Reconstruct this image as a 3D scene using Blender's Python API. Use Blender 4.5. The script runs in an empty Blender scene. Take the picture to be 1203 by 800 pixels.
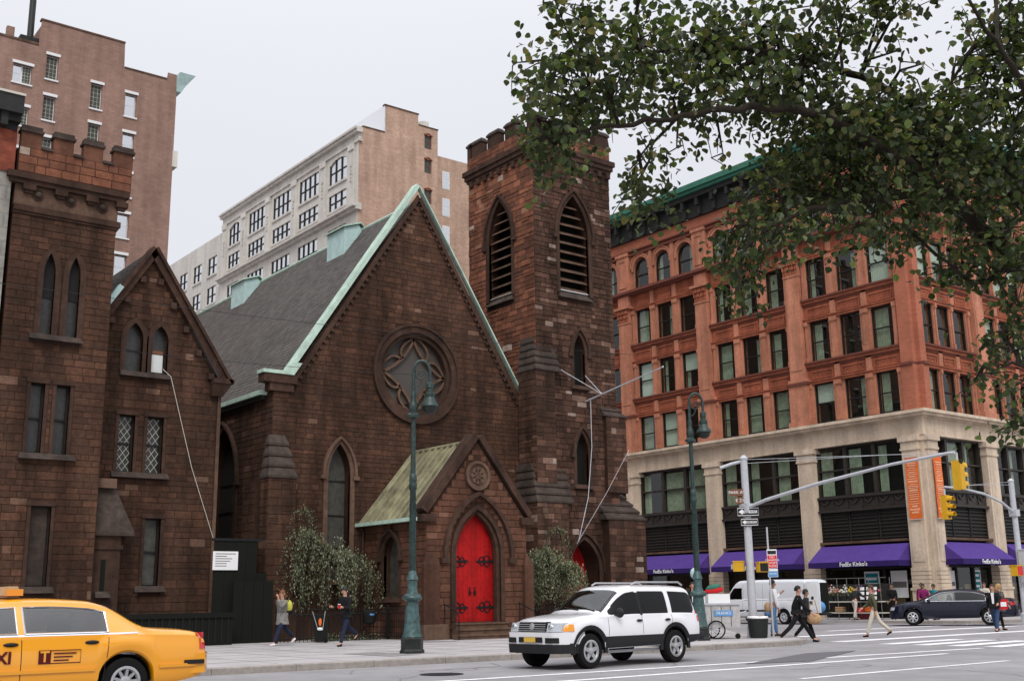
import bpy, bmesh, math, random
from mathutils import Vector, Matrix, noise as mnoise
from mathutils.geometry import tessellate_polygon
R = math.radians
rng = random.Random(7)
S = bpy.context.scene
COL = S.collection

# ------------------------------------------------------------------ camera
cam = bpy.data.cameras.new('camera')
cam_o = bpy.data.objects.new('camera', cam)
COL.objects.link(cam_o)
_yaw, _pitch, _roll = -0.65934937, 0.22422655, -0.01434796
_fw = Vector((-math.sin(_yaw)*math.cos(_pitch), math.cos(_yaw)*math.cos(_pitch), math.sin(_pitch)))
_r0 = Vector((math.cos(_yaw), math.sin(_yaw), 0)); _u0 = _r0.cross(_fw)
_r = _r0*math.cos(_roll) + _u0*math.sin(_roll); _u = _u0*math.cos(_roll) - _r0*math.sin(_roll)
cam_o.matrix_world = Matrix(((_r.x, _u.x, -_fw.x, 0), (_r.y, _u.y, -_fw.y, 0), (_r.z, _u.z, -_fw.z, 1.4), (0, 0, 0, 1)))
cam.sensor_width = 36
cam.lens = 1325.7/1203*36
cam.clip_end = 3000
S.camera = cam_o

# ------------------------------------------------------------------ sky and sun (overcast day)
SUN_EL, SUN_AZ = R(46), R(212)
W = bpy.data.worlds.new('World'); S.world = W; W.use_nodes = True
nt = W.node_tree; nt.nodes.clear()
out = nt.nodes.new('ShaderNodeOutputWorld'); bg = nt.nodes.new('ShaderNodeBackground'); bg.inputs['Strength'].default_value = 0.1
sky = nt.nodes.new('ShaderNodeTexSky'); sky.sky_type = 'NISHITA'; sky.sun_disc = False
sky.sun_elevation = SUN_EL; sky.sun_rotation = SUN_AZ; sky.dust_density = 3
tc = nt.nodes.new('ShaderNodeTexCoord'); sep = nt.nodes.new('ShaderNodeSeparateXYZ')
nt.links.new(tc.outputs['Generated'], sep.inputs[0])
mx = nt.nodes.new('ShaderNodeMath'); mx.operation = 'MAXIMUM'; mx.inputs[1].default_value = 0; nt.links.new(sep.outputs['Z'], mx.inputs[0])
pw = nt.nodes.new('ShaderNodeMath'); pw.operation = 'POWER'; pw.inputs[1].default_value = 4; nt.links.new(mx.outputs[0], pw.inputs[0])
cn = nt.nodes.new('ShaderNodeTexNoise'); cn.inputs['Scale'].default_value = 2.2; cn.inputs['Detail'].default_value = 4
nt.links.new(tc.outputs['Generated'], cn.inputs['Vector'])
ma = nt.nodes.new('ShaderNodeMath'); ma.operation = 'MULTIPLY_ADD'; ma.inputs[1].default_value = 15; ma.inputs[2].default_value = 7.05
nt.links.new(pw.outputs[0], ma.inputs[0])
mb_ = nt.nodes.new('ShaderNodeMath'); mb_.operation = 'MULTIPLY_ADD'; mb_.inputs[1].default_value = 0.7
nt.links.new(cn.outputs['Fac'], mb_.inputs[0]); nt.links.new(ma.outputs[0], mb_.inputs[2])
cc = nt.nodes.new('ShaderNodeMix'); cc.data_type = 'RGBA'; cc.blend_type = 'MULTIPLY'; cc.inputs['Factor'].default_value = 1
cc.inputs['B'].default_value = (1.0, 1.015, 1.085, 1)
nt.links.new(mb_.outputs[0], cc.inputs['A'])
mixs = nt.nodes.new('ShaderNodeMix'); mixs.data_type = 'RGBA'; mixs.inputs['Factor'].default_value = 0.05
nt.links.new(cc.outputs['Result'], mixs.inputs['A']); nt.links.new(sky.outputs['Color'], mixs.inputs['B'])
nt.links.new(mixs.outputs['Result'], bg.inputs['Color']); nt.links.new(bg.outputs[0], out.inputs[0])
sl = bpy.data.lights.new('sun', 'SUN'); sl.energy = 1.5; sl.angle = R(24); sl.color = (1, .96, .9)
so = bpy.data.objects.new('sun', sl); COL.objects.link(so)
# the sun (behind thick cloud) stands behind the camera
_sd = Vector((math.sin(SUN_AZ)*math.cos(SUN_EL), math.cos(SUN_AZ)*math.cos(SUN_EL), math.sin(SUN_EL)))
so.rotation_euler = _sd.to_track_quat('Z', 'Y').to_euler()
S.view_settings.view_transform = 'Standard'; S.view_settings.look = 'None'
S.view_settings.exposure = .12; S.view_settings.gamma = 1
S.cycles.max_bounces = 6; S.cycles.transparent_max_bounces = 12

# ------------------------------------------------------------------ materials
MATS = {}
def mat(name, col, rough=.85, spec=.25, n=None, bump=None, metal=0, ramp=None, streak=0, coat=0, brick=None, emit=None):
    """col: base colour; n=(scale, amount) mottling; bump=(scale, strength, distance); ramp: colours picked by the mesh attribute 'tint';
    streak: how strongly old dirt runs down; brick=(width, height, mortar colour, colour two)"""
    m = bpy.data.materials.new(name); m.use_nodes = True; MATS[name] = m
    t = m.node_tree; N = t.nodes; L = t.links; b = N['Principled BSDF']
    b.inputs['Roughness'].default_value = rough; b.inputs['Specular IOR Level'].default_value = spec; b.inputs['Metallic'].default_value = metal
    if coat: b.inputs['Coat Weight'].default_value = coat; b.inputs['Coat Roughness'].default_value = .05
    geo = N.new('ShaderNodeNewGeometry')
    cur = None
    def rgb(c):
        q = N.new('ShaderNodeRGB'); q.outputs[0].default_value = (*c, 1); return q.outputs[0]
    if ramp:
        at = N.new('ShaderNodeAttribute'); at.attribute_name = 'tint'
        cr = N.new('ShaderNodeValToRGB'); L.new(at.outputs['Fac'], cr.inputs[0])
        e = cr.color_ramp.elements
        while len(e) < len(ramp): e.new(0.5)
        for i, (p, c) in enumerate(ramp): e[i].position = p; e[i].color = (*c, 1)
        cur = cr.outputs[0]
    elif brick:
        sp = N.new('ShaderNodeSeparateXYZ'); L.new(geo.outputs['Position'], sp.inputs[0])
        ad = N.new('ShaderNodeMath'); L.new(sp.outputs['X'], ad.inputs[0]); L.new(sp.outputs['Y'], ad.inputs[1])
        cb = N.new('ShaderNodeCombineXYZ'); L.new(ad.outputs[0], cb.inputs['X']); L.new(sp.outputs['Z'], cb.inputs['Y'])
        bt = N.new('ShaderNodeTexBrick'); L.new(cb.outputs[0], bt.inputs['Vector'])
        bt.inputs['Scale'].default_value = 1; bt.inputs['Brick Width'].default_value = brick[0]; bt.inputs['Row Height'].default_value = brick[1]
        bt.inputs['Mortar Size'].default_value = brick[1]*.09
        bt.inputs['Color1'].default_value = (*col, 1); bt.inputs['Color2'].default_value = (*brick[3], 1); bt.inputs['Mortar'].default_value = (*brick[2], 1)
        cur = bt.outputs['Color']
    else:
        cur = rgb(col)
    if n:
        for sc, am in (n if isinstance(n[0], tuple) else (n,)):
            nz = N.new('ShaderNodeTexNoise'); nz.inputs['Scale'].default_value = sc; nz.inputs['Detail'].default_value = 5; nz.inputs['Roughness'].default_value = .65
            L.new(geo.outputs['Position'], nz.inputs['Vector'])
            mr = N.new('ShaderNodeMapRange'); mr.inputs['From Min'].default_value = .3; mr.inputs['From Max'].default_value = .7
            mr.inputs['To Min'].default_value = 1-am; mr.inputs['To Max'].default_value = 1+am; L.new(nz.outputs['Fac'], mr.inputs['Value'])
            mm = N.new('ShaderNodeMix'); mm.data_type = 'RGBA'; mm.blend_type = 'MULTIPLY'; mm.inputs['Factor'].default_value = 1
            L.new(cur, mm.inputs['A']); L.new(mr.outputs[0], mm.inputs['B']); cur = mm.outputs['Result']
    if streak:
        mp = N.new('ShaderNodeMapping'); mp.inputs['Scale'].default_value = (1.1, 1.1, .13); L.new(geo.outputs['Position'], mp.inputs[0])
        nz = N.new('ShaderNodeTexNoise'); nz.inputs['Scale'].default_value = 1.6; nz.inputs['Detail'].default_value = 6; L.new(mp.outputs[0], nz.inputs['Vector'])
        mr = N.new('ShaderNodeMapRange'); mr.inputs['From Min'].default_value = .35; mr.inputs['From Max'].default_value = .62
        mr.inputs['To Min'].default_value = 1-streak; mr.inputs['To Max'].default_value = 1.06; L.new(nz.outputs['Fac'], mr.inputs['Value'])
        mm = N.new('ShaderNodeMix'); mm.data_type = 'RGBA'; mm.blend_type = 'MULTIPLY'; mm.inputs['Factor'].default_value = 1
        L.new(cur, mm.inputs['A']); L.new(mr.outputs[0], mm.inputs['B']); cur = mm.outputs['Result']
    L.new(cur, b.inputs['Base Color'])
    if bump:
        nz = N.new('ShaderNodeTexNoise'); nz.inputs['Scale'].default_value = bump[0]; nz.inputs['Detail'].default_value = 4
        L.new(geo.outputs['Position'], nz.inputs['Vector'])
        bp = N.new('ShaderNodeBump'); bp.inputs['Strength'].default_value = bump[1]; bp.inputs['Distance'].default_value = bump[2]
        L.new(nz.outputs['Fac'], bp.inputs['Height']); L.new(bp.outputs[0], b.inputs['Normal'])
    if emit: b.inputs['Emission Color'].default_value = (*emit[:3], 1); b.inputs['Emission Strength'].default_value = emit[3]
    return m
def glass_mat(name, tr, base=.06, gl=1.0, rough=.02):
    m = bpy.data.materials.new(name); m.use_nodes = True; MATS[name] = m
    t = m.node_tree; N = t.nodes; L = t.links; N.clear()
    o = N.new('ShaderNodeOutputMaterial'); mi = N.new('ShaderNodeMixShader'); tr_ = N.new('ShaderNodeBsdfTransparent'); g = N.new('ShaderNodeBsdfGlossy')
    tr_.inputs[0].default_value = (*tr, 1); g.inputs['Roughness'].default_value = rough; g.inputs['Color'].default_value = (gl, gl, gl, 1)
    lw = N.new('ShaderNodeLayerWeight'); p5 = N.new('ShaderNodeMath'); p5.operation = 'POWER'; p5.inputs[1].default_value = 5; L.new(lw.outputs['Facing'], p5.inputs[0])
    ad = N.new('ShaderNodeMath'); ad.operation = 'MULTIPLY_ADD'; ad.inputs[1].default_value = .9; ad.inputs[2].default_value = base+.04; L.new(p5.outputs[0], ad.inputs[0]); ad.use_clamp = True
    L.new(ad.outputs[0], mi.inputs[0]); L.new(tr_.outputs[0], mi.inputs[1]); L.new(g.outputs[0], mi.inputs[2]); L.new(mi.outputs[0], o.inputs[0])
    return m
BS = [(0, (.056, .0315, .0215)), (.30, (.069, .037, .0245)), (.60, (.080, .041, .0268)), (.84, (.097, .047, .0295)), (.97, (.12, .059, .037)), (1, (.16, .092, .064))]
mat('brownstone', (0, 0, 0), .92, .15, n=((7, .28), (.5, .25), (2.2, .15)), ramp=BS, streak=.5, bump=(14, .6, .02))
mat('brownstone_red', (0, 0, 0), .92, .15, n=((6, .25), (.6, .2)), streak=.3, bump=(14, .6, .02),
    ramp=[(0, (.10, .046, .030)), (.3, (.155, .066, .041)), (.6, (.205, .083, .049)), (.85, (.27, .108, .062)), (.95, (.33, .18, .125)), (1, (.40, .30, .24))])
mat('brownstone_porch', (0, 0, 0), .92, .15, n=((6, .2), (.6, .2)), streak=.35, bump=(14, .5, .015),
    ramp=[(0, (.085, .041, .027)), (.4, (.115, .053, .034)), (.8, (.14, .063, .040)), (1, (.175, .088, .058))])
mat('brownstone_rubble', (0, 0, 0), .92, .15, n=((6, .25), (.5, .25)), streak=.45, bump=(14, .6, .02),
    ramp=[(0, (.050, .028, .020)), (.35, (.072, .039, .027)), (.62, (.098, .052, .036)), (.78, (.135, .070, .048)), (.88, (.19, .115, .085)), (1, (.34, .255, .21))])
mat('mortar', (.050, .027, .018), .95, .1, n=(3, .3), streak=.3)
mat('dressed_stone', (.062, .034, .024), .9, .2, n=((5, .3), (.7, .2)), streak=.4, bump=(20, .4, .01))
mat('dressed_stone_pale', (.13, .078, .054), .9, .2, n=((5, .25), (.7, .2)), streak=.35, bump=(20, .4, .01))
mat('dark_cap_stone', (.062, .046, .038), .9, .2, n=((5, .35), (.7, .2)), streak=.3, bump=(20, .4, .01))
mat('slate', (0, 0, 0), .8, .25, ramp=[(0, (.072, .064, .058)), (.5, (.088, .079, .072)), (1, (.108, .097, .088))], n=(.7, .14))
mat('copper_green', (.42, .55, .46), .7, .3, n=((3, .22), (.6, .15)))
mat('copper_blue', (.44, .60, .58), .7, .3, n=((3, .15),))
mat('copper_olive', (.27, .25, .155), .7, .3, n=((3, .3), (.9, .25)), streak=.4)
mat('red_paint', (.38, .007, .007), .6, .2, n=((2.2, .25), (9, .22)), streak=.25)
mat('black_iron', (.010, .010, .011), .7, .25, n=(9, .3))
mat('green_iron_base', (.040, .082, .082), .45, .45, n=((12, .45), (3, .3)))
mat('green_iron', (.016, .036, .032), .45, .45, n=((12, .45), (3, .3)))
mat('green_iron_dark', (.016, .020, .018), .5, .4, n=(12, .3))
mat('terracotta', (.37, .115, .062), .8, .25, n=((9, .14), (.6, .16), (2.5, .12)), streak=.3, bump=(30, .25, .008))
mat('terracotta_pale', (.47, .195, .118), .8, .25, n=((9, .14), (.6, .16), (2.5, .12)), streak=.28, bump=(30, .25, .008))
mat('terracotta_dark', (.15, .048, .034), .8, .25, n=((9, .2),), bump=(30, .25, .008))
mat('terracotta_brick', (.36, .12, .068), .85, .2, brick=(.24, .085, (.31, .11, .07), (.42, .15, .088)), n=(.7, .15))
mat('limestone', (.60, .485, .37), .85, .25, n=((7, .12), (.8, .12)), streak=.2, bump=(25, .2, .008))
mat('bronze_green', (.030, .024, .020), .5, .4, n=(6, .3))
mat('frame_dark', (.014, .013, .012), .6, .25)
mat('frame_white', (.72, .72, .72), .6, .3)
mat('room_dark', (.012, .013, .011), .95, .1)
mat('curtain', (.36, .385, .325), .95, .1, n=(4, .25))
mat('blind', (.62, .64, .62), .9, .1)
glass_mat('window_glass', (.74, .82, .74), .02)
glass_mat('bright_glass', (.55, .6, .65), .62)
glass_mat('car_glass', (.07, .07, .065), -.01)
glass_mat('clear_car_glass', (.55, .61, .60), .05)
mat('leaded_glass', (.030, .030, .028), .35, .5, n=(9, .5))
mat('stone_glass', (.060, .058, .048), .5, .4, n=((5, .4),))
mat('green_cornice', (.032, .145, .098), .65, .3, n=(3, .2))
mat('cornice_dark', (.020, .020, .019), .7, .3, n=(5, .3))
mat('white_terracotta', (.60, .57, .52), .75, .3, n=((3, .08), (.35, .08)), streak=.12)
mat('white_terracotta_trim', (.56, .53, .485), .75, .3, n=((3, .12),), streak=.15)
mat('tan_brick', (.44, .285, .21), .9, .15, brick=(.5, .16, (.40, .28, .22), (.50, .33, .25)), n=((.5, .14), (4, .12)), streak=.15)
mat('brown_brick', (.265, .165, .13), .9, .15, brick=(.45, .15, (.235, .15, .125), (.305, .19, .15)), n=((.4, .12), (3, .12)), streak=.15)
mat('red_brick', (.24, .060, .036), .9, .15, brick=(.22, .08, (.17, .075, .05), (.18, .045, .028)), n=(3, .3))
mat('grey_stucco', (.23, .215, .19), .9, .15, brick=(.9, .42, (.19, .18, .16), (.25, .235, .21)), n=((2, .2), (.5, .15)), streak=.3)
mat('asphalt', (.26, .25, .255), .85, .3, n=((90, .16), (1.1, .14), (.22, .14)), bump=(160, .35, .006))
mat('pavement', (.40, .375, .375), .85, .25, n=((60, .10), (1.2, .12), (.3, .1)), bump=(120, .2, .004))
mat('pavement_joint', (.24, .225, .22), .9, .2, n=(3, .3))
mat('kerb_stone', (.29, .26, .235), .85, .25, n=((9, .2), (1, .15)), bump=(50, .3, .006))
mat('road_paint', (.76, .75, .77), .7, .3, n=((20, .22), (2.2, .2)))
mat('patch_asphalt', (.12, .115, .125), .85, .25, n=((50, .2),))
mat('steel', (.46, .47, .50), .4, .5, n=(6, .1))
mat('brushed_steel', (.50, .48, .47), .42, .5, n=(8, .2), metal=.5)
mat('signal_yellow', (.62, .34, .012), .5, .4, n=(9, .1))
mat('sign_black', (.012, .012, .012), .5, .4)
mat('sign_white', (.78, .78, .78), .5, .3)
mat('sign_brown', (.16, .065, .03), .5, .35)
mat('sign_red', (.62, .03, .035), .5, .35)
mat('sign_blue', (.10, .28, .55), .5, .35)
mat('orange_cloth', (.72, .15, .03), .8, .2, n=(2, .1))
mat('orange_pale', (.80, .38, .22), .8, .2)
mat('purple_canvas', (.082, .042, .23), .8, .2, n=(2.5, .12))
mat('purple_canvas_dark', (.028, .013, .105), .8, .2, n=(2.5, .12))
mat('bark', (.035, .028, .022), .9, .15, n=(7, .35), bump=(25, .6, .02))
mat('ivory', (.55, .53, .46), .8, .2)
LEAF = [(0, (.018, .026, .012)), (.45, (.038, .054, .021)), (.8, (.070, .098, .034)), (.93, (.14, .175, .065)), (1, (.12, .085, .045))]
def leaf_mat(name, ramp, trans=.4):
    m = mat(name, (0, 0, 0), .40, .38, ramp=ramp)
    t = m.node_tree; N = t.nodes; L = t.links; b = N['Principled BSDF']; o = N['Material Output']
    tl = N.new('ShaderNodeBsdfTranslucent'); mi = N.new('ShaderNodeMixShader'); mi.inputs[0].default_value = trans
    src = b.inputs['Base Color'].links[0].from_socket
    g = N.new('ShaderNodeMix'); g.data_type = 'RGBA'; g.blend_type = 'MULTIPLY'; g.inputs['Factor'].default_value = 1; g.inputs['B'].default_value = (1.9, 2.0, .9, 1)
    L.new(src, g.inputs['A']); L.new(g.outputs['Result'], tl.inputs[0])
    L.new(b.outputs[0], mi.inputs[1]); L.new(tl.outputs[0], mi.inputs[2]); L.new(mi.outputs[0], o.inputs[0])
leaf_mat('plane_leaf', LEAF)
leaf_mat('weeping_leaf', [(0, (.07, .08, .05)), (.5, (.155, .17, .105)), (.9, (.28, .295, .20)), (1, (.40, .41, .30))], .25)
for nm, c, ro in (('white_paint', (.74, .74, .76), .3), ('taxi_yellow', (.80, .325, .006), .26), ('navy_paint', (.006, .007, .020), .25), ('van_white', (.74, .76, .80), .35)):
    mat(nm, c, ro, .5 if nm != 'navy_paint' else .3, coat=1.0 if nm != 'navy_paint' else .35)
mat('grey_cladding', (.016, .016, .018), .6, .25)
mat('tyre', (.010, .010, .010), .9, .15)
mat('alloy', (.42, .42, .43), .35, .5, metal=.6)
mat('chrome', (.62, .62, .64), .15, .6, metal=.9)
mat('lamp_clear', (.40, .43, .46), .12, .7, n=(30, .25))
mat('lamp_amber', (.75, .28, .02), .2, .6)
mat('lamp_red', (.55, .012, .012), .2, .6, coat=.5)
mat('plate_yellow', (.62, .40, .06), .5, .3)
mat('car_interior', (.05, .045, .04), .9, .1)
mat('skin_light', (.50, .27, .19), .55, .35)
mat('skin_tan', (.33, .17, .11), .55, .35)
mat('skin_dark', (.10, .05, .033), .5, .35)
mat('eye_dark', (.012, .009, .008), .3, .5)
def cloth(name, c, n=(14, .15)): return mat('cloth_'+name, c, .9, .15, n=n)
for nm, c in dict(black=(.012, .012, .013), charcoal=(.03, .03, .032), jeans=(.035, .06, .12), blue_jeans=(.10, .19, .34), white=(.72, .72, .74), cream=(.55, .50, .42), khaki=(.50, .45, .40),
                  plum=(.20, .02, .11), teal=(.02, .22, .26), navy=(.02, .025, .05), olive=(.09, .085, .05), red=(.50, .02, .025), yellow=(.50, .48, .08), tan=(.42, .27, .15), grey=(.16, .15, .145), maroon=(.09, .012, .015)).items():
    cloth(nm, c)
mat('cloth_tweed', (.20, .19, .18), .95, .1, n=((38, .75), (9, .3)))
for nm, c in dict(black=(.010, .008, .007), brown=(.045, .022, .012), ginger=(.16, .055, .02), grey=(.22, .20, .18), blond=(.36, .22, .09)).items():
    mat('hair_'+nm, c, .6, .35, n=(40, .3))
# ------------------------------------------------------------------ mesh helpers
class Frame:
    """a wall's own axes: u along it, v up it, w out of it"""
    def __init__(s, o, u, v, w): s.o, s.u, s.v, s.w = Vector(o), Vector(u), Vector(v), Vector(w)
    def __call__(s, u, v, w=0): return s.o + s.u*u + s.v*v + s.w*w
WORLD = Frame((0, 0, 0), (1, 0, 0), (0, 1, 0), (0, 0, 1))
def facing_south(y): return Frame((0, y, 0), (1, 0, 0), (0, 0, 1), (0, -1, 0))      # u = x
def facing_west(x): return Frame((x, 0, 0), (0, 1, 0), (0, 0, 1), (-1, 0, 0))       # u = y
class MB:
    def __init__(s): s.v, s.f, s.t, s.m, s.tint = [], [], [], [], 0.0
    def add(s, pts, faces, mi=0):
        b = len(s.v); s.v += [tuple(p) for p in pts]
        for f in faces: s.f.append(tuple(b+i for i in f)); s.t.append(s.tint); s.m.append(mi)
    def box(s, F, u0, u1, v0, v1, w0, w1, mi=0):
        p = [F(u, v, w) for w in (w0, w1) for v in (v0, v1) for u in (u0, u1)]
        s.add(p, [(0, 2, 3, 1), (4, 5, 7, 6), (0, 1, 5, 4), (2, 6, 7, 3), (0, 4, 6, 2), (1, 3, 7, 5)], mi)
    def block(s, F, u0, u1, v0, v1, w0, w1, c=.012, mi=0):
        """a stone: open at the back, arrises worn off the front"""
        p = [F(u0, v0, w0), F(u1, v0, w0), F(u1, v1, w0), F(u0, v1, w0), F(u0+c, v0+c, w1), F(u1-c, v0+c, w1), F(u1-c, v1-c, w1), F(u0+c, v1-c, w1)]
        s.add(p, [(4, 5, 6, 7), (0, 1, 5, 4), (1, 2, 6, 5), (2, 3, 7, 6), (3, 0, 4, 7)], mi)
    def frustum(s, F, a, b, v0, v1, mi=0):
        """a=(u0,u1,w0,w1) at v0, b at v1"""
        p = [F(u, v, w) for v, q in ((v0, a), (v1, b)) for w in q[2:] for u in q[:2]]
        s.add(p, [(0, 1, 3, 2), (4, 6, 7, 5), (0, 4, 5, 1), (2, 3, 7, 6), (0, 2, 6, 4), (1, 5, 7, 3)], mi)
    def prism(s, F, poly, w0, w1, mi=0, back=True):
        n = len(poly); p = [F(u, v, w0) for u, v in poly] + [F(u, v, w1) for u, v in poly]
        tris = tessellate_polygon([[Vector((u, v, 0)) for u, v in poly]])
        fs = [tuple(i+n for i in t) for t in tris] + ([tuple(t) for t in tris] if back else [])
        fs += [(i, (i+1) % n, (i+1) % n+n, i+n) for i in range(n)]
        s.add(p, fs, mi)
    def holed(s, F, outline, holes, w, depth, mi=0, rim=0):
        """a wall face with openings; each opening has reveals going back by depth"""
        loops = [outline]+holes
        tris = tessellate_polygon([[Vector((u, v, 0)) for u, v in l] for l in loops])
        flat = [q for l in loops for q in l]
        s.add([F(u, v, w) for u, v in flat], [tuple(t) for t in tris], mi)
        for h in holes:
            n = len(h); s.add([F(u, v, w) for u, v in h]+[F(u, v, w-depth) for u, v in h], [(i, (i+1) % n, (i+1) % n+n, i+n) for i in range(n)], mi)
        if rim:
            n = len(outline); s.add([F(u, v, w) for u, v in outline]+[F(u, v, w-rim) for u, v in outline], [(i, (i+1) % n, (i+1) % n+n, i+n) for i in range(n)], mi)
    def band(s, F, path, width, w0, w1, closed=False, mi=0, side=1):
        """a moulding of rectangular section that follows a path lying in the wall; it grows to one side of the path"""
        n = len(path); offs = []
        for i in range(n):
            a = path[(i-1) % n] if closed or i > 0 else path[i]; b = path[(i+1) % n] if closed or i < n-1 else path[i]
            du, dv = b[0]-a[0], b[1]-a[1]; l = math.hypot(du, dv) or 1
            offs.append((path[i][0]-side*dv/l*width, path[i][1]+side*du/l*width))
        p = []
        for (a, b) in zip(path, offs): p += [F(a[0], a[1], w0), F(a[0], a[1], w1), F(b[0], b[1], w1), F(b[0], b[1], w0)]
        fs = []
        for i in range(n if closed else n-1):
            j = (i+1) % n
            for k in range(4): fs.append((i*4+k, i*4+(k+1) % 4, j*4+(k+1) % 4, j*4+k))
        if not closed: fs += [(0, 1, 2, 3), tuple((n-1)*4+k for k in (3, 2, 1, 0))]
        s.add(p, fs, mi)
    def tube(s, pts, r, n=8, cap=True, mi=0):
        pts = [Vector(p) for p in pts]; rs = r if isinstance(r, (list, tuple)) else [r]*len(pts)
        up = Vector((0, 0, 1)); rings = []
        a = None
        for i, p in enumerate(pts):
            d = (pts[min(i+1, len(pts)-1)]-pts[max(i-1, 0)]).normalized()
            if a is None: a = d.cross(up if abs(d.z) < .95 else Vector((1, 0, 0))).normalized()
            else:
                a = (a-d*a.dot(d)); a = a.normalized() if a.length > 1e-6 else d.orthogonal().normalized()
            b = d.cross(a)
            rings += [p+(a*math.cos(2*math.pi*k/n)+b*math.sin(2*math.pi*k/n))*rs[i] for k in range(n)]
        fs = [(i*n+k, i*n+(k+1) % n, (i+1)*n+(k+1) % n, (i+1)*n+k) for i in range(len(pts)-1) for k in range(n)]
        if cap: fs += [tuple(range(n))[::-1], tuple((len(pts)-1)*n+k for k in range(n))]
        s.add(rings, fs, mi)
    def lathe(s, c, prof, n=16, axis=None, mi=0, cap=True):
        """prof: (radius, height) pairs turned round the vertical through c (or round axis)"""
        c = Vector(c); ax = Vector(axis or (0, 0, 1)).normalized(); a = ax.orthogonal().normalized(); b = ax.cross(a)
        p = [c+ax*h+(a*math.cos(2*math.pi*k/n)+b*math.sin(2*math.pi*k/n))*r for r, h in prof for k in range(n)]
        fs = [(i*n+k, i*n+(k+1) % n, (i+1)*n+(k+1) % n, (i+1)*n+k) for i in range(len(prof)-1) for k in range(n)]
        if cap: fs += [tuple(range(n))[::-1], tuple((len(prof)-1)*n+k for k in range(n))]
        s.add(p, fs, mi)
    def ball(s, c, rx, ry, rz, n=10, m=7, mi=0, M=None):
        p = []
        for j in range(m+1):
            th = math.pi*j/m
            for k in range(n):
                q = Vector((rx*math.sin(th)*math.cos(2*math.pi*k/n), ry*math.sin(th)*math.sin(2*math.pi*k/n), rz*math.cos(th)))
                p.append(Vector(c)+(M @ q if M else q))
        s.add(p, [(j*n+k, (j+1)*n+k, (j+1)*n+(k+1) % n, j*n+(k+1) % n) for j in range(m) for k in range(n)], mi)
    def mesh(s, name, mats, smooth=False, recalc=True):
        me = bpy.data.meshes.new(name); me.from_pydata(s.v, [], s.f)
        for m in (mats if isinstance(mats, (list, tuple)) else [mats]): me.materials.append(MATS[m])
        if any(s.m): me.polygons.foreach_set('material_index', s.m)
        if any(s.t):
            at = me.attributes.new('tint', 'FLOAT', 'FACE'); at.data.foreach_set('value', s.t)
        if recalc:
            bm = bmesh.new(); bm.from_mesh(me); bmesh.ops.recalc_face_normals(bm, faces=bm.faces); bm.to_mesh(me); bm.free()
        if smooth:
            me.polygons.foreach_set('use_smooth', [True]*len(me.polygons)); me.set_sharp_from_angle(angle=R(smooth if smooth > 1 else 38))
        return me
    def build(s, name, mats, parent=None, smooth=False, label=None, kind=None, recalc=True):
        return put(name, s.mesh(name, mats, smooth, recalc), parent, label, kind)
def put(name, me, parent=None, label=None, kind=None):
    o = bpy.data.objects.new(name, me); COL.objects.link(o)
    if parent is not None: o.parent = parent
    if label: o['label'] = label
    if kind: o['kind'] = kind
    return o
def tag(o, label=None, cat=None, group=None, kind=None):
    for k, v in (('label', label), ('category', cat), ('group', group), ('kind', kind)):
        if v: o[k] = v
    return o
def thing(name, label, cat, loc=(0, 0, 0), rz=0, group=None):
    o = bpy.data.objects.new(name, None); COL.objects.link(o); o.location = loc; o.rotation_euler = (0, 0, rz); o.empty_display_size = .3
    return tag(o, label, cat, group)
def copy_tree(o, parent=None):
    c = o.copy(); COL.objects.link(c); c.parent = parent
    for ch in KIDS.get(o.name, []): copy_tree(ch, c)
    return c
KIDS = {}
TEXTS = []
def text(name, s, size, mat_, parent, M, align='CENTER', ext=.004, bold=0.0):
    cu = bpy.data.curves.new(name, 'FONT'); cu.body = s; cu.size = size; cu.align_x = align; cu.align_y = 'CENTER'; cu.extrude = ext; cu.offset = bold; cu.resolution_u = 3
    f = bpy.data.objects.new('font', cu); COL.objects.link(f)
    o = bpy.data.objects.new(name, bpy.data.meshes.new(name)); COL.objects.link(o); o.parent = parent; o.matrix_local = M; TEXTS.append((f, o, mat_)); return o
def finish_texts():
    dg = bpy.context.evaluated_depsgraph_get()
    new = [(f, o, bpy.data.meshes.new_from_object(f.evaluated_get(dg)), m) for f, o, m in TEXTS]
    for f, o, me, m in new:
        me.name = o.name; me.materials.clear(); me.materials.append(MATS[m]); o.data = me
        cu = f.data; bpy.data.objects.remove(f); bpy.data.curves.remove(cu)
def basis(o, x, y, z): return Matrix(((x[0], y[0], z[0], o[0]), (x[1], y[1], z[1], o[1]), (x[2], y[2], z[2], o[2]), (0, 0, 0, 1)))
SOUTH = lambda p: basis(p, (1, 0, 0), (0, 0, 1), (0, -1, 0))     # lettering that faces -y
WEST = lambda p: basis(p, (0, -1, 0), (0, 0, 1), (-1, 0, 0))     # lettering that faces -x
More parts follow.
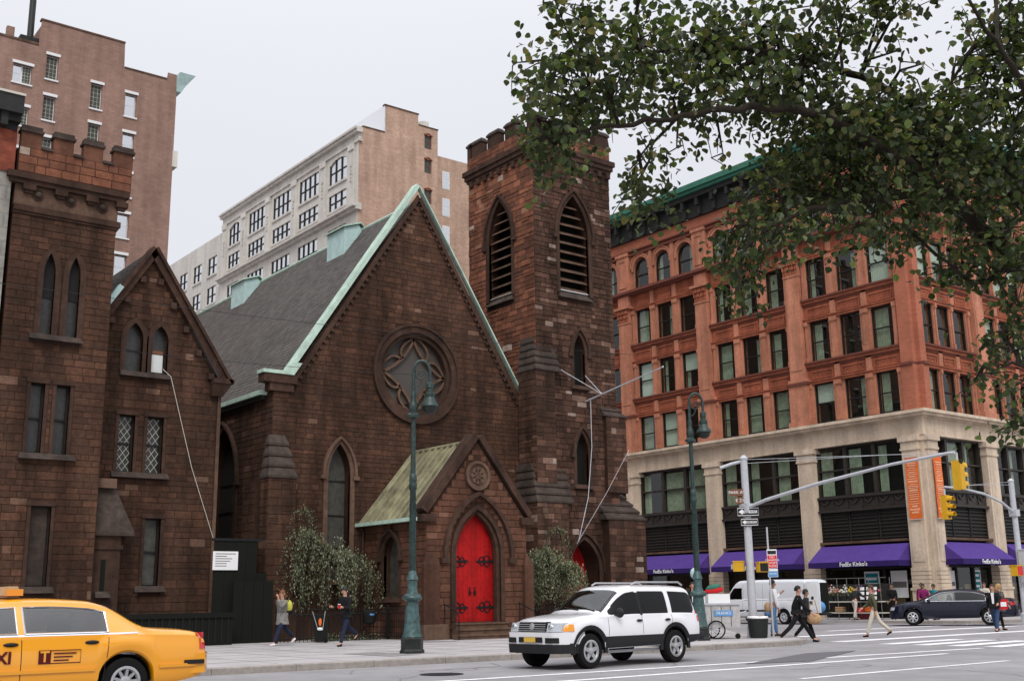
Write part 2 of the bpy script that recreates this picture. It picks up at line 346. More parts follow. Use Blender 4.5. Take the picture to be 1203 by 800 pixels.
# outlines of openings
def arch(c, half, v0, vs, va, n=7):
    """pointed arch: springs at vs, apex at va, foot at v0"""
    h = va-vs; cx = (half*half-h*h)/(2*half); rr = half-cx
    a1 = math.atan2(h, -cx)
    r = [(c+cx+rr*math.cos(a1*i/n), vs+rr*math.sin(a1*i/n)) for i in range(n+1)]
    l = [(2*c-u, v) for u, v in r[:-1]][::-1]
    return [(c+half, v0)]+r+l+[(c-half, v0)]
def arch_curve(c, half, vs, va, n=9): return arch(c, half, vs, vs, va, n)[1:-1]
def round_arch(c, half, v0, vs, n=10): return [(c+half, v0)]+[(c+half*math.cos(math.pi*i/n), vs+half*math.sin(math.pi*i/n)) for i in range(n+1)]+[(c-half, v0)]
def rect(u0, u1, v0, v1): return [(u0, v0), (u1, v0), (u1, v1), (u0, v1)]
def circle(c, v, r, n=40): return [(c+r*math.cos(2*math.pi*i/n), v+r*math.sin(2*math.pi*i/n)) for i in range(n)]
# stone facings
def crossings(poly, v):
    xs = []
    for i in range(len(poly)):
        (a, b), (c, d) = poly[i], poly[(i+1) % len(poly)]
        if (b <= v) != (d <= v): xs.append(a+(v-b)/(d-b)*(c-a))
    xs.sort(); return list(zip(xs[::2], xs[1::2]))
def spans(outline, holes, v0, v1, inset=0):
    lo, hi = v0+.004, v1-.004
    A, B = crossings(outline, lo), crossings(outline, hi)
    res = []
    for a in A:
        for b in B:
            l, r = max(a[0], b[0]), min(a[1], b[1])
            if r-l > .06: res.append((l, r))
    for h in holes:
        cut = []
        for q in (lo, (lo+hi)/2, hi): cut += crossings(h, q)
        if not cut: 
            vs = [p[1] for p in h]
            if min(vs) > lo and max(vs) < hi: cut = [(min(p[0] for p in h), max(p[0] for p in h))]
            else: continue
        cl, cr = min(c[0] for c in cut), max(c[1] for c in cut)
        nr = []
        for l, r in res:
            if cr <= l or cl >= r: nr.append((l, r)); continue
            if cl-l > .06: nr.append((l, cl))
            if r-cr > .06: nr.append((cr, r))
        res = nr
    return res
def ashlar(F, outline, holes, course=(.2, .34), length=(.3, .75), joint=.007, proud=(.006, .018), w=0, tint=None, rnd=rng, rough=.0, seen=None):
    """lays stones over a wall; gives back a list of (u0,u1,v0,v1,w0,w1,tint) in the frame F"""
    out_ = []
    vmin, vmax = min(p[1] for p in outline), max(p[1] for p in outline); v = vmin
    while v < vmax-.03:
        h = rnd.uniform(*course); v1 = min(v+h, vmax)
        if vmax-v1 < course[0]*.5: v1 = vmax
        for l, r in spans(outline, holes, v, v1):
            u = l
            while u < r-.01:
                d = rnd.uniform(*length); e = u+d
                if r-e < length[0]*.6: e = r
                rows = [(v, v1)]
                if v1-v > .27 and rnd.random() < .35: m = v+(v1-v)*rnd.uniform(.4, .6); rows = [(v, m), (m, v1)]
                for a, b in rows:
                    t = rnd.random()**1.2*.72+.28*max(0, min(1, .5+mnoise.noise(F((u+e)/2, v, 0)*.55)*1.3)) if tint is None else tint(u, a)
                    if rnd.random() < .012: t = 1
                    out_.append((u+joint/2, e-joint/2, a+joint/2, b-joint/2, w-.01, w+rnd.uniform(*proud), t))
                u = e
        v = v1
    return [(F, q) for q in out_]
EYE = Vector((0, 0, 1.4))
def lay_stones(stones, mats, parent, keep=300, part='stone', rest='stone_facing', single_filter=None):
    """the stones that show largest become parts of their own, the others one mesh"""
    sc = []
    for i, (F, q) in enumerate(stones):
        c = F((q[0]+q[1])/2, (q[2]+q[3])/2, q[5]); d = c-EYE
        px = d.dot(_r)/d.dot(_fw); py = d.dot(_u)/d.dot(_fw)
        vis = abs(px) < .44 and abs(py) < .295 and (single_filter is None or single_filter(c))
        facing = abs(d.normalized().dot(F.w))
        sc.append(((q[1]-q[0])*(q[3]-q[2])*facing/d.length_squared if vis else 0, i))
    sc.sort(reverse=True); single = {i for a, i in sc[:keep] if a > 0}
    many = MB()
    for i, (F, q) in enumerate(stones):
        b = MB() if i in single else many
        b.tint = max(.001, min(1, q[6]))
        b.block(F, *q[:6], c=min(.010, (q[3]-q[2])*.12))
        if i in single: b.build(part, mats, parent, recalc=False)
    if many.f: many.build(rest, mats, parent, kind='stuff', recalc=False)
def smooth_steps(keys):
    """monotone cubic through (x, y) keys"""
    keys = sorted(keys); xs = [k[0] for k in keys]; ys = [k[1] for k in keys]; n = len(xs)
    d = [(ys[i+1]-ys[i])/(xs[i+1]-xs[i]) for i in range(n-1)]
    m = [d[0]]+[0 if d[i-1]*d[i] <= 0 else 2*d[i-1]*d[i]/(d[i-1]+d[i]) for i in range(1, n-1)]+[d[-1]]
    def f(x):
        if x <= xs[0]: return ys[0]
        if x >= xs[-1]: return ys[-1]
        i = max(k for k in range(n-1) if xs[k] <= x); h = xs[i+1]-xs[i]; t = (x-xs[i])/h
        return (2*t**3-3*t*t+1)*ys[i]+(t**3-2*t*t+t)*h*m[i]+(-2*t**3+3*t*t)*ys[i+1]+(t**3-t*t)*h*m[i+1]
    return f
# ------------------------------------------------------------------ ground
mb = MB(); mb.box(WORLD, -900, 900, -900, 900, -.5, 0); mb.build('road', 'asphalt', kind='structure')
def corner_arc(cx, cy, r, a0, a1, n=8): return [(cx+r*math.cos(R(a0+(a1-a0)*i/n)), cy+r*math.sin(R(a0+(a1-a0)*i/n))) for i in range(n+1)]
PAV = [(-60, 22.1), (9.4, 21.95), (16.6, 21.6), (25.2, 21.0)]+corner_arc(25.4, 24.6, 3.6, -85, -10)+[(30.2, 26.5), (33.5, 30), (36.6, 35), (36.6, 110), (-60, 110)]
PAV2 = [(47.3, 110), (47.3, 33)]+corner_arc(50.3, 31, 3, 180, 270)+[(160, 28), (160, 110)]
def inset(poly, d):
    r = []; n = len(poly)
    for i in range(n):
        a, b, c = Vector(poly[i-1]), Vector(poly[i]), Vector(poly[(i+1) % n])
        d1, d2 = (b-a).normalized(), (c-b).normalized(); n1, n2 = Vector((-d1.y, d1.x)), Vector((-d2.y, d2.x))
        m = (n1+n2).normalized(); r.append(tuple(b+m*(d/max(.5, m.dot(n1)))))
    return r
for P_ in (PAV, PAV2):
    I_ = inset(P_, .16)
    mb = MB(); mb.prism(WORLD, I_, -.1, .14); mb.build('pavement', 'pavement', kind='structure')
    # the kerb: stone by stone, rounded arris
    k = MB(); n = len(P_)
    for i in range(n):
        a, b = Vector(P_[i]), Vector(P_[(i+1) % n]); c, d = Vector(I_[i]), Vector(I_[(i+1) % n])
        if (b-a).length > 60 and a.y > 60: continue
        m = max(1, int((b-a).length/1.8))
        for j in range(m):
            t0, t1 = j/m, (j+1)/m; g = .006/(b-a).length
            q = [a.lerp(b, t0+g), a.lerp(b, t1-g), c.lerp(d, t1-g), c.lerp(d, t0+g)]
            z = .143+rng.uniform(-.004, .005)
            e = [q[0].lerp(q[3], .15), q[1].lerp(q[2], .15)]
            k.add([(p.x, p.y, -.1) for p in q]+[(q[0].x, q[0].y, z-.02), (q[1].x, q[1].y, z-.02), (q[2].x, q[2].y, z), (q[3].x, q[3].y, z), (e[0].x, e[0].y, z), (e[1].x, e[1].y, z)],
                  [(0, 1, 5, 4), (4, 5, 9, 8), (8, 9, 6, 7), (1, 2, 6, 9, 5), (3, 0, 4, 8, 7), (2, 3, 7, 6)])
    k.build('kerb', 'kerb_stone', kind='structure')
# paving flags: shallow joints cut as thin dark strips just proud of the bed
j = MB()
for i in range(-6, 22):
    x = i*1.52+.4
    if x < 30: j.box(WORLD, x-.008, x+.008, 22.4, 33.2, .141, .1435)
for i in range(0, 7): y = 23.6+i*1.52; j.box(WORLD, -9, 30 if y > 25 else 27, y-.008, y+.008, .1412, .1440)
j.build('pavement_joints', 'pavement_joint', kind='structure')
def sheet(pts, z=.004): 
    s = MB(); s.add([(x, y, z) for x, y in pts], [tuple(range(len(pts)))]); return s
def stripe(a, b, w, z=.004):
    a, b = Vector(a), Vector(b); d = (b-a).normalized(); n = Vector((-d.y, d.x))*w/2
    return [tuple(a+n), tuple(a-n), tuple(b-n), tuple(b+n)]
m = MB()
def add_paint(pts, z): m.add([(x, y, z) for x, y in pts], [tuple(range(len(pts)))])
for (a, b, w) in (((9.5, 15.45), (24.6, 15.4), .2), ((9.6, 17.15), (27.5, 16.2), .2), 
                  ((28.8, 21.6), (49, 22.0), .55), ((30.5, 25.2), (47.2, 25.2), .55), ((36.8, 28), (47.2, 28.2), .4),
                  ((16, 12.8), (22.8, 12.9), .14), ((4, 9.1), (12, 9.1), .14), ((29, 15.4), (70, 15.4), .14), ((52, 22), (90, 22), .14)): add_paint(stripe(a, b, w), .0052)
for k_ in range(7): y = 13.2+k_*1.05; add_paint(stripe((28.2, y), (32.2, y+.25), .5), .0045)
m.build('road_markings', 'road_paint', kind='structure', recalc=False)
for pts in ([(18.6, 16.3), (22.9, 18.1), (24.6, 17.9), (20.3, 15.9)],): sheet(pts, .0085).build('road_patch', 'patch_asphalt', kind='structure')
for pts in ([(14.0, 24.9), (15.0, 25.0), (15.0, 23.0), (14.1, 22.9)], [(19.3, 30.4), (20.4, 30.4), (20.4, 29.2), (19.3, 29.2)]): sheet(pts, .1455).build('pavement_patch', 'pavement_joint', kind='structure')
cr = MB(); cg = random.Random(41)
for k in range(26):
    p = Vector((cg.uniform(6, 42), cg.uniform(12.5, 21.3))); a = cg.choice((0, math.pi/2, .6, 2.4))+cg.gauss(0, .3); w0 = cg.uniform(.010, .028)
    for i in range(cg.randint(5, 14)):
        a += cg.gauss(0, .35); n_ = p+Vector((math.cos(a), math.sin(a)))*cg.uniform(.2, .45)
        if n_.y < 21.2: cr.add([(x, y, .0030) for x, y in stripe(p, n_, w0)], [(0, 1, 2, 3)])
        p = n_
cr.build('road_cracks', 'patch_asphalt', kind='structure', recalc=False)
mb = MB(); mb.lathe((12.6, 18.6, 0), [(.42, .004), (.42, .010), (.36, .013), (.36, .009), (.05, .009)], 24); tag(mb.build('manhole_cover', 'black_iron'), 'round iron manhole cover set in the asphalt in front of the white car', 'manhole cover')
# ------------------------------------------------------------------ the brownstone church
church = thing('church', 'dark brownstone gothic church with steep gable, rose window, red porch door and square bell tower', 'church', (22.5, 35, .14))
church_inv = Matrix.Translation((-22.5, -35, -.14))
ROOTS = []
def root_shift(root):
    """parts are written in world coordinates; hang them so they stay there"""
    for o in bpy.data.objects:
        if o.parent is root: o.matrix_parent_inverse = Matrix.Translation(-Vector(root.location))
F = facing_south(35)
gable = [(16.8, 0), (27.6, 0), (27.6, 8.9), (22.6, 16.75), (17.25, 8.75), (16.8, 8.75)]
RC, RV, RR = 22.55, 9.62, 1.72
lanc = arch(19.38, .44, 2.1, 5.70, 6.78)
porch_gap = [(20.42, 0), (24.54, 0), (24.54, 4.0), (22.47, 6.5), (20.42, 4.0)]
rose_hole = circle(RC, RV, 1.56, 40)
w = MB(); w.holed(F, gable, [rose_hole, lanc], 0, .42)
w.holed(facing_west(16.8), [(35.01, 0), (57, 0), (57, 8.6), (35.01, 8.6)], [arch(39.0, 1.2, 2.4, 5.6, 7.6), arch(44.5, 1.2, 2.4, 5.6, 7.6), arch(50, 1.2, 2.4, 5.6, 7.6)], 0, .5)
w.box(WORLD, 27.2, 28.2, 35.2, 57, 0, 8.4); w.prism(facing_south(57), [(16.8, 0), (28.2, 0), (28.2, 8.5), (22.5, 16), (16.8, 8.5)], -.4, 0)
w.build('nave_wall', 'mortar', church)
stones = ashlar(F, gable, [circle(RC, RV, 1.84), arch(19.38, .62, 2.0, 5.70, 6.98), porch_gap], (.13, .24), (.20, .55), proud=(.005, .018))
FW = facing_west(16.8)
stones += ashlar(FW, [(35, 0), (46, 0), (46, 8.4), (35, 8.4)], [arch(39.0, 1.4, 2.2, 5.6, 7.85), arch(44.5, 1.4, 2.2, 5.6, 7.85)], (.15, .26), (.25, .6))
# corner buttress with its weathered cap
def stepped_cap(F, u0, u1, w0, w1, v0, v1, n, uin, win, parent, left=True, right=True):
    """sloped courses, each over-sailing the one above; front goes back from w1 by win, sides come in by uin"""
    for k in range(n):
        t0, t1 = k/n, (k+1)/n; h = (v1-v0)/n; va, vb = v0+k*h, v0+k*h+h
        a = (u0+uin*t0*left-.04, u1-uin*t0*right+.04, w0, w1-win*t0+.05); b = (u0+uin*t1*left, u1-uin*t1*right, w0, w1-win*t1)
        q = MB(); q.frustum(F, a, a, va, va+h*.22); q.frustum(F, a, b, va+h*.22, vb-.002); q.build('weathering_course', 'dark_cap_stone', parent)
q = MB(); q.box(F, 16.42, 17.42, 0, 5.4, 0, .62); q.box(F, 16.3, 17.5, 0, 1.5, 0, .78); q.box(FW, 35.1, 36.0, 0, 5.3, 0, .5); q.build('corner_buttress', 'mortar', church)
FB = facing_south(34.38); stones += ashlar(FB, rect(16.42, 17.42, 1.5, 5.4), [], (.2, .32), (.28, .6))
stones += ashlar(facing_west(16.42), rect(34.4, 35.0, 1.5, 5.4), [], (.2, .32), (.28, .6)); stones += ashlar(facing_west(16.3), rect(35.1, 36, 0, 5.3), [], (.2, .32), (.28, .6))
stepped_cap(F, 16.42, 17.42, .0, .62, 5.4, 6.9, 4, .22, .5, church)
# kneeler and coping of the gable
q = MB(); q.box(F, 16.35, 17.6, 8.7, 9.0, -.3, .16); q.box(F, 16.6, 17.5, 8.42, 8.7, -.3, .10); q.build('kneeler', 'dressed_stone', church)
q = MB(); q.prism(F, [(16.3, 9.0), (17.45, 9.0), (17.75, 9.45), (17.4, 9.45), (17.2, 9.12), (16.3, 9.12)], -.32, .2); q.build('kneeler_cap', 'copper_green', church)
q = MB(); q.band(F, [(17.3, 9.02), (22.6, 17.02)], .16, -.24, .16, side=1); q.build('rake_coping', 'copper_green', church, label='broad pale green copper coping on the left slope of the gable')
q = MB(); q.band(F, [(22.6, 17.02), (27.75, 8.98)], .05, -.10, .13, side=1); q.box(F, 27.55, 27.95, 8.75, 9.2, -.35, .16); q.build('rake_coping', 'copper_green', church, label='thin green copper coping on the right slope of the gable')
for (p0, p1, nn, sgn) in (((17.35, 8.75), (22.5, 16.6), 34, -1), ((22.7, 16.6), (27.5, 8.95), 34, -1)):
    c = MB(); c.band(F, [p0, p1], .16, .0, .10, side=-1)
    d = Vector(p1)-Vector(p0); L_ = d.length; d.normalize(); nn_ = Vector((d.y, -d.x))
    for i in range(nn):
        m0 = Vector(p0)+d*(L_*(i+.3)/nn)+nn_*.16; m1 = m0+d*(L_*.42/nn)
        c.prism(F, [tuple(m0), tuple(m1), tuple(m1+nn_*.12), tuple(m0+nn_*.12)], 0, .09, back=False)
    c.build('corbel_table', 'dressed_stone', church)
# roof
def slope_frame(x0, z0, x1, z1, y0):
    d = Vector((x1-x0, 0, z1-z0)); L_ = d.length; d.normalize()
    return Frame((x0, y0, z0), (0, 1, 0), d, (-d.z, 0, d.x)) if x1 > x0 else Frame((x0, y0, z0), (0, 1, 0), d, (d.z if d.z < 0 else d.z, 0, -d.x)), L_
RFL, RL = slope_frame(16.75, 8.52, 22.5, 16.35, 35.3)
q = MB(); q.prism(facing_south(35.3), [(16.75, 8.5), (22.5, 16.33), (28.25, 8.5)], -21.7, 0); roof = q.build('roof', 'slate', church)
def slates(F, outline, holes, rh, sw, parent, name='slates'):
    s = MB(); v = min(p[1] for p in outline); top = max(p[1] for p in outline); k = 0
    while v < top-.02:
        v1 = min(v+rh, top)
        for l, r in spans(outline, holes, v, v1):
            u = l-(k % 2)*sw/2
            while u < r:
                a, b = max(u, l)+.004, min(u+sw*rng.uniform(.93, 1), r)-.002
                if b-a > .02:
                    s.tint = max(.001, rng.random()); t = rng.uniform(.010, .018)
                    s.add([F(a, v-.01, t), F(b, v-.01, t), F(b, v1, .006), F(a, v1, .006), F(a, v-.01, 0), F(b, v-.01, 0)], [(0, 1, 2, 3), (4, 5, 1, 0), (0, 3, 4), (1, 5, 2)])
                u += sw
        v = v1; k += 1
    return s.build(name, 'slate', parent, kind='stuff', recalc=False)
slates(RFL, [(0, 0), (21.6, 0), (21.6, RL), (0, RL)], [], .2, .27, roof)
q = MB(); q.tube([(22.5, 35.2, 16.36), (22.5, 57, 16.36)], .09, 8); q.build('ridge_roll', 'copper_green', roof)
q = MB(); q.band(facing_south(57), [(16.75, 8.6), (22.5, 16.45)], .2, -.1, .25); q.build('back_coping', 'ivory', church)
q = MB(); q.box(WORLD, 16.50, 16.82, 35.5, 57, 8.34, 8.50); q.build('gutter', 'copper_green', church)
q = MB(); q.box(WORLD, 16.60, 16.84, 35.5, 57, 8.18, 8.335); q.build('eaves_board', 'frame_dark', church)
# copper ventilator dormers close under the ridge
for y0 in (39.0, 48.6):
    z0 = 8.52+(21.65-16.75)*(16.35-8.52)/(22.5-16.75)
    d = MB(); d.add([(21.62, y0, z0-.05), (21.62, y0+1.45, z0-.05), (21.62, y0+1.45, z0+1.12), (21.62, y0, z0+1.12), (22.46, y0, 16.32), (22.46, y0+1.45, 16.32), (22.3, y0, z0+1.35), (22.3, y0+1.45, z0+1.35)],
              [(0, 1, 2, 3), (0, 3, 6, 4), (1, 5, 7, 2), (4, 6, 7, 5)])
    o = d.build('dormer', 'copper_blue', roof)
    e = MB(); e.add([(21.5, y0-.1, z0+1.10), (21.5, y0+1.55, z0+1.10), (22.35, y0+1.55, z0+1.40), (22.35, y0-.1, z0+1.40), (22.62, y0-.1, 16.36), (22.62, y0+1.55, 16.36),
                     (21.5, y0-.1, z0+1.16), (21.5, y0+1.55, z0+1.16), (22.35, y0+1.55, z0+1.47), (22.35, y0-.1, z0+1.47)],
                    [(6, 7, 8, 9), (0, 3, 9, 6), (1, 7, 8, 2), (0, 6, 7, 1), (0, 1, 2, 3), (9, 8, 5, 4), (3, 4, 9), (2, 8, 5)])
    e.build('dormer_roof', 'copper_green', roof)
# rose window
rw = MB(); 
ring = circle(RC, RV, 1.56, 48)[::-1]
rw.band(F, ring, .28, -.05, .10, closed=True); rw.band(F, circle(RC, RV, 1.80, 48)[::-1], .10, -.02, .16, closed=True)
rw.band(F, circle(RC, RV, 1.40, 48)[::-1], .16, -.30, -.02, closed=True)
rose = rw.build('rose_window', 'dressed_stone', church, smooth=40)
g = MB(); g.prism(F, circle(RC, RV, 1.58, 40), -.42, -.36); g.build('glazing', 'stone_glass', rose)
def curve_band(mb, pts, r=.055, w0=-.36, w1=-.16): mb.band(F, [(RC+a+0, RV+b) for a, b in pts], r, w0, w1)
tr = MB()
def qarc(p0, c, p1, n=9): return [((1-t)**2*p0[0]+2*t*(1-t)*c[0]+t*t*p1[0], (1-t)**2*p0[1]+2*t*(1-t)*c[1]+t*t*p1[1]) for t in [i/n for i in range(n+1)]]
for k in range(4):
    a = k*math.pi/2; ca, sa = math.cos(a), math.sin(a); rt = lambda p: (p[0]*ca-p[1]*sa, p[0]*sa+p[1]*ca)
    # concave diamond and pointed loops in the four quarters
    curve_band(tr, [rt(p) for p in qarc((1.45, 0), (.42, .42), (0, 1.45), 12)], .10)
    curve_band(tr, [rt(p) for p in qarc((1.38, .12), (1.0, .80), (.56, .50), 9)], .085)
    curve_band(tr, [rt(p) for p in qarc((.12, 1.38), (.80, 1.0), (.50, .56), 9)], .085)
tr.build('tracery', 'dressed_stone_pale', rose, smooth=40)
# lancet in the gable wall
def lancet(F, c, half, v0, vs, va, parent, depth=.42, glass='stone_glass', hood=True, frame='dressed_stone', name='lancet_window', sill=True, mull=None):
    q = MB(); q.band(F, arch(c, half, v0, vs, va), .17, -.10, .05, side=-1)
    if hood:
        hp = [(c+half+.15, vs-.05)]+arch_curve(c, half+.15, vs, va+.17)[0:]+[(c-half-.15, vs-.05)]
        q.band(F, hp, .09, 0, .14, side=-1)
        for sg in (-1, 1): q.box(F, c+sg*(half+.20)-.11, c+sg*(half+.20)+.11, vs-.18, vs-.051, 0, .15)
    o = q.build(name, frame, parent)
    g = MB(); g.prism(F, arch(c, half+.01, v0, vs, va), -depth-.06, -depth+.04); g.build('glazing', glass, o)
    if mull:
        b = MB()
        for vv in mull: b.box(F, c-half, c+half, vv-.02, vv+.02, -depth+.041, -depth+.08)
        b.build('glazing_bar', 'frame_dark', o)
    if sill:
        q = MB(); q.frustum(F, (c-half-.2, c+half+.2, -.3, .18), (c-half-.14, c+half+.14, -.3, .02), v0-.16, v0+.02); q.build('sill', frame, o)
    return o
lancet(F, 19.38, .44, 2.1, 5.70, 6.78, church, frame='dressed_stone_pale', mull=(3.2, 4.3, 5.5))
for y in (39.0, 44.5): lancet(FW, y, 1.2, 2.4, 5.6, 7.6, church, .5, 'leaded_glass', hood=True, mull=(3.5, 4.6, 5.6))
# plinth
for a, b in ((17.5, 20.3), (24.6, 27.0)): q = MB(); q.frustum(F, (a, b, 0, .2), (a, b, 0, .02), .14, .9); q.build('plinth', 'dressed_stone', church)

# ---- porch
FP = facing_south(31); PX0, PX1, PC = 20.4, 24.52, 22.45
pg = [(PX0, .14), (PX1, .14), (PX1, 4.02), (PC, 6.62), (PX0, 4.02)]
DC, DH = 22.45, .94
dhole = arch(DC, DH, .66, 2.85, 4.32)
q = MB(); q.holed(FP, pg, [dhole], 0, .40)
FPW = facing_west(PX0); pw_ = arch(33.12, .48, 1.48, 2.85, 3.5)
q.holed(FPW, [(31.01, .14), (35, .14), (35, 3.95), (31.01, 3.95)], [pw_], 0, .3); q.box(WORLD, PX1-.3, PX1, 31.05, 35, .14, 3.9)
q.build('porch_wall', 'mortar', church)
st = ashlar(FP, pg, [arch(DC, DH+.17, .6, 2.83, 4.55), circle(PC, 5.45, .52)], (.17, .27), (.25, .6), joint=.010, proud=(.010, .02))
st += ashlar(FPW, [(31.0, .14), (35, .14), (35, 3.9), (31.0, 3.9)], [arch(33.12, .62, 1.4, 2.85, 3.68)], (.17, .27), (.25, .6), joint=.010, proud=(.010, .02))
lay_stones(st, 'brownstone_porch', church, 260, 'porch_stone', 'porch_stone_facing')
q = MB(); q.band(FP, arch(DC, DH, .66, 2.85, 4.32), .15, -.02, .045, side=-1); q.band(FP, arch(DC, DH, .66, 2.85, 4.32), .12, -.25, -.06); q.build('door_surround', 'dressed_stone', church)
q = MB(); q.band(FP, [(DC+DH+.36, 2.72)]+arch_curve(DC, DH+.36, 2.8, 4.78)+[(DC-DH-.36, 2.72)], .13, 0, .17, side=-1)
for sg in (-1, 1): q.box(FP, DC+sg*(DH+.44)-.15, DC+sg*(DH+.44)+.15, 2.55, 2.72, 0, .18)
q.build('hood_mould', 'dressed_stone', church)
q = MB(); q.band(FP, circle(PC, 5.45, .40, 28)[::-1], .10, -.02, .09, closed=True); q.prism(FP, circle(PC, 5.45, .42, 28), -.05, .02); md = q.build('medallion', 'dressed_stone_pale', church, smooth=40)
q = MB()
for k in range(8):
    a = k*math.pi/4; c0 = (PC+.2*math.cos(a), 5.45+.2*math.sin(a)); q.prism(FP, circle(c0[0], c0[1], .10, 10), .015, .06, back=False)
q.prism(FP, circle(PC, 5.45, .11, 12), .015, .08, back=False); q.build('carving', 'dressed_stone_pale', md, smooth=40)
# porch coping, kneelers, buttress strips
q = MB(); q.band(FP, [(PX0-.02, 4.12), (PC, 6.72)], .26, -.42, .12); q.build('porch_coping', 'dressed_stone', church)
q = MB(); q.band(FP, [(PC, 6.72), (PX1+.02, 4.12)], .22, -.42, .12); q.build('porch_coping', 'dressed_stone', church)
q = MB(); q.box(FP, PX0-.22, PX0+.3, 3.86, 4.1, -.4, .16); q.build('porch_kneeler', 'dressed_stone', church)
q = MB(); q.box(FP, PX1-.3, PX1+.25, 3.86, 4.1, -.4, .16); q.build('porch_kneeler', 'dressed_stone', church)
for x in (PX0, PX1-.02):
    q = MB(); q.box(FP, x-.18, x+.42 if x < 22 else x+.2, .14, 2.5, 0, .16); q.frustum(FP, (x-.18, (x+.42 if x < 22 else x+.2), 0, .16), (x-.02, (x+.3 if x < 22 else x+.02), 0, .02), 2.5, 2.9); q.build('porch_buttress', 'brownstone_porch', church)
for a, b in ((PX0-.2, DC-DH-.35), (DC+DH+.35, PX1+.25)): q = MB(); q.frustum(FP, (a, b, 0, .24), (a, b, 0, .17), .14, .62); q.build('porch_plinth', 'dressed_stone_pale', church)
lancet(FPW, 33.12, .48, 1.48, 2.85, 3.5, church, .3, 'stone_glass', frame='dressed_stone')
# porch roof of standing-seam copper
pr_, pl_ = slope_frame(PX0-.16, 3.98, PC, 6.62, 31.38)
q = MB(); q.box(pr_, 0, 3.62, 0, pl_, -.06, 0); q.add([(PX1+.16, 31.38, 3.98), (PX1+.16, 35, 3.98), (PC, 35, 6.62), (PC, 31.38, 6.62)], [(0, 1, 2, 3)]); proof = q.build('porch_roof', 'copper_olive', church)
for k in range(10):
    u = .06+k*.388
    q = MB(); q.box(pr_, u-.03, u+.03, .02, pl_+.03, 0, .085); q.build('seam', 'copper_olive', proof)
q = MB(); q.tube([(PC, 31.4, 6.66), (PC, 35, 6.66)], .07, 8); q.build('ridge_roll', 'copper_olive', proof)
q = MB(); q.box(WORLD, PX0-.36, PX0-.13, 31.2, 35, 3.90, 4.02); q.build('porch_gutter', 'copper_green', church)
q = MB(); q.tube([(PX0-.2, 34.85, 3.9), (PX0-.1, 34.85, 3.7), (PX0-.1, 34.85, .2)], .05, 8); q.build('downpipe', 'dressed_stone', church)
# the red door
FD = facing_south(31.40)
dl = arch(DC, DH-.01, .66, 2.85, 4.30, 10)
left = [p for p in dl if p[0] <= DC+1e-6]; right_ = [p for p in dl if p[0] >= DC-1e-6]
for side, poly in ((-1, left+[(DC-.006, .66)]), (1, [(DC+.006, .66)]+right_)):
    q = MB(); q.prism(FD, poly, 0, .06); leaf = q.build('porch_door', 'red_paint', church)
    for k in range(1, 5):
        u = DC+side*k*.18; top = 2.85+1.44*math.sqrt(max(0, 1-(abs(u-DC)/DH)**1.9)); b = MB(); b.box(FD, u-.007, u+.007, .70, top-.06, .06, .068); b.build('door_board', 'red_paint', leaf)
    for v in (1.12, 2.62):
        h = MB(); u0 = DC+side*(DH-.03)
        h.box(FD, min(u0, u0-side*.62), max(u0, u0-side*.62), v-.035, v+.035, .069, .088)
        h.prism(FD, [(u0-side*.62, v-.06), (u0-side*.76, v), (u0-side*.62, v+.06)], .069, .088, back=False)
        for s2 in (-1, 1):
            for cu, cr in ((.30, .13), (.50, .10)):
                h.band(FD, [(u0-side*(cu+cr*math.cos(t)), v+s2*(.02+cr*1.25*math.sin(t))) for t in [i*math.pi*1.25/8 for i in range(9)]], .032, .069, .086)
        h.box(FD, min(u0, u0+side*.02), max(u0, u0+side*.02), v-.12, v+.12, .069, .1)
        h.build('hinge', 'black_iron', leaf)
    h = MB(); h.box(FD, DC+side*.10-.025, DC+side*.10+.025, 1.50, 1.78, .069, .082); h.band(FD, circle(DC+side*.10, 1.60, .055, 12), .014, .082, .1, closed=True); h.build('handle', 'black_iron', leaf)
for k, (a, b, y, z) in enumerate(((21.35, 23.45, 30.98, .64), (21.25, 23.85, 30.72, .46), (21.05, 24.05, 30.42, .29))):
    q = MB(); q.box(WORLD, a, b, y-.28, 31.38 if k == 0 else y+.05, z-.19, z); q.box(WORLD, a-.03, b+.03, y-.32, y-.281, z-.05, z+.002); q.build('step', 'dressed_stone_pale', church)
for x in (21.02, 24.08):
    q = MB(); q.tube([(x, 30.9, 1.25), (x, 30.1, .98), (x, 30.05, .9), (x, 30.05, .14)], .02, 6); q.tube([(x, 30.85, 1.22), (x, 30.85, .14)], .02, 6); q.build('handrail', 'black_iron', church)

# ---- bell tower
TX0, TX1, TY0, TY1 = 27.55, 31.78, 34.0, 38.5
FT, FTW = facing_south(TY0), facing_west(TX0)
lv = arch(29.66, .80, 13.55, 16.1, 17.85); lvw = arch(36.25, .80, 13.55, 16.1, 17.85)
sl1 = arch(29.80, .30, 9.75, 11.1, 11.9); sl2 = arch(29.82, .32, 5.75, 7.0, 7.85); tdoor = arch(29.78, .76, .14, 2.45, 3.6)
t = MB(); t.holed(FT, rect(TX0, TX1, 0, 19.3), [lv, sl1, sl2, tdoor], 0, .95); t.holed(FTW, [(TY0, 0), (TY1, 0), (TY1, 19.3), (TY0, 19.3)], [lvw], 0, .5)
t.box(WORLD, TX1-.02, TX1, TY0+.01, TY1, 0, 19.3); t.box(WORLD, TX0+.01, TX1, TY1-.02, TY1, 0, 19.3); t.box(WORLD, TX0+.1, TX1-.1, TY0+.1, TY1-.1, 19.0, 19.28)
t.build('tower_wall', 'mortar', church)
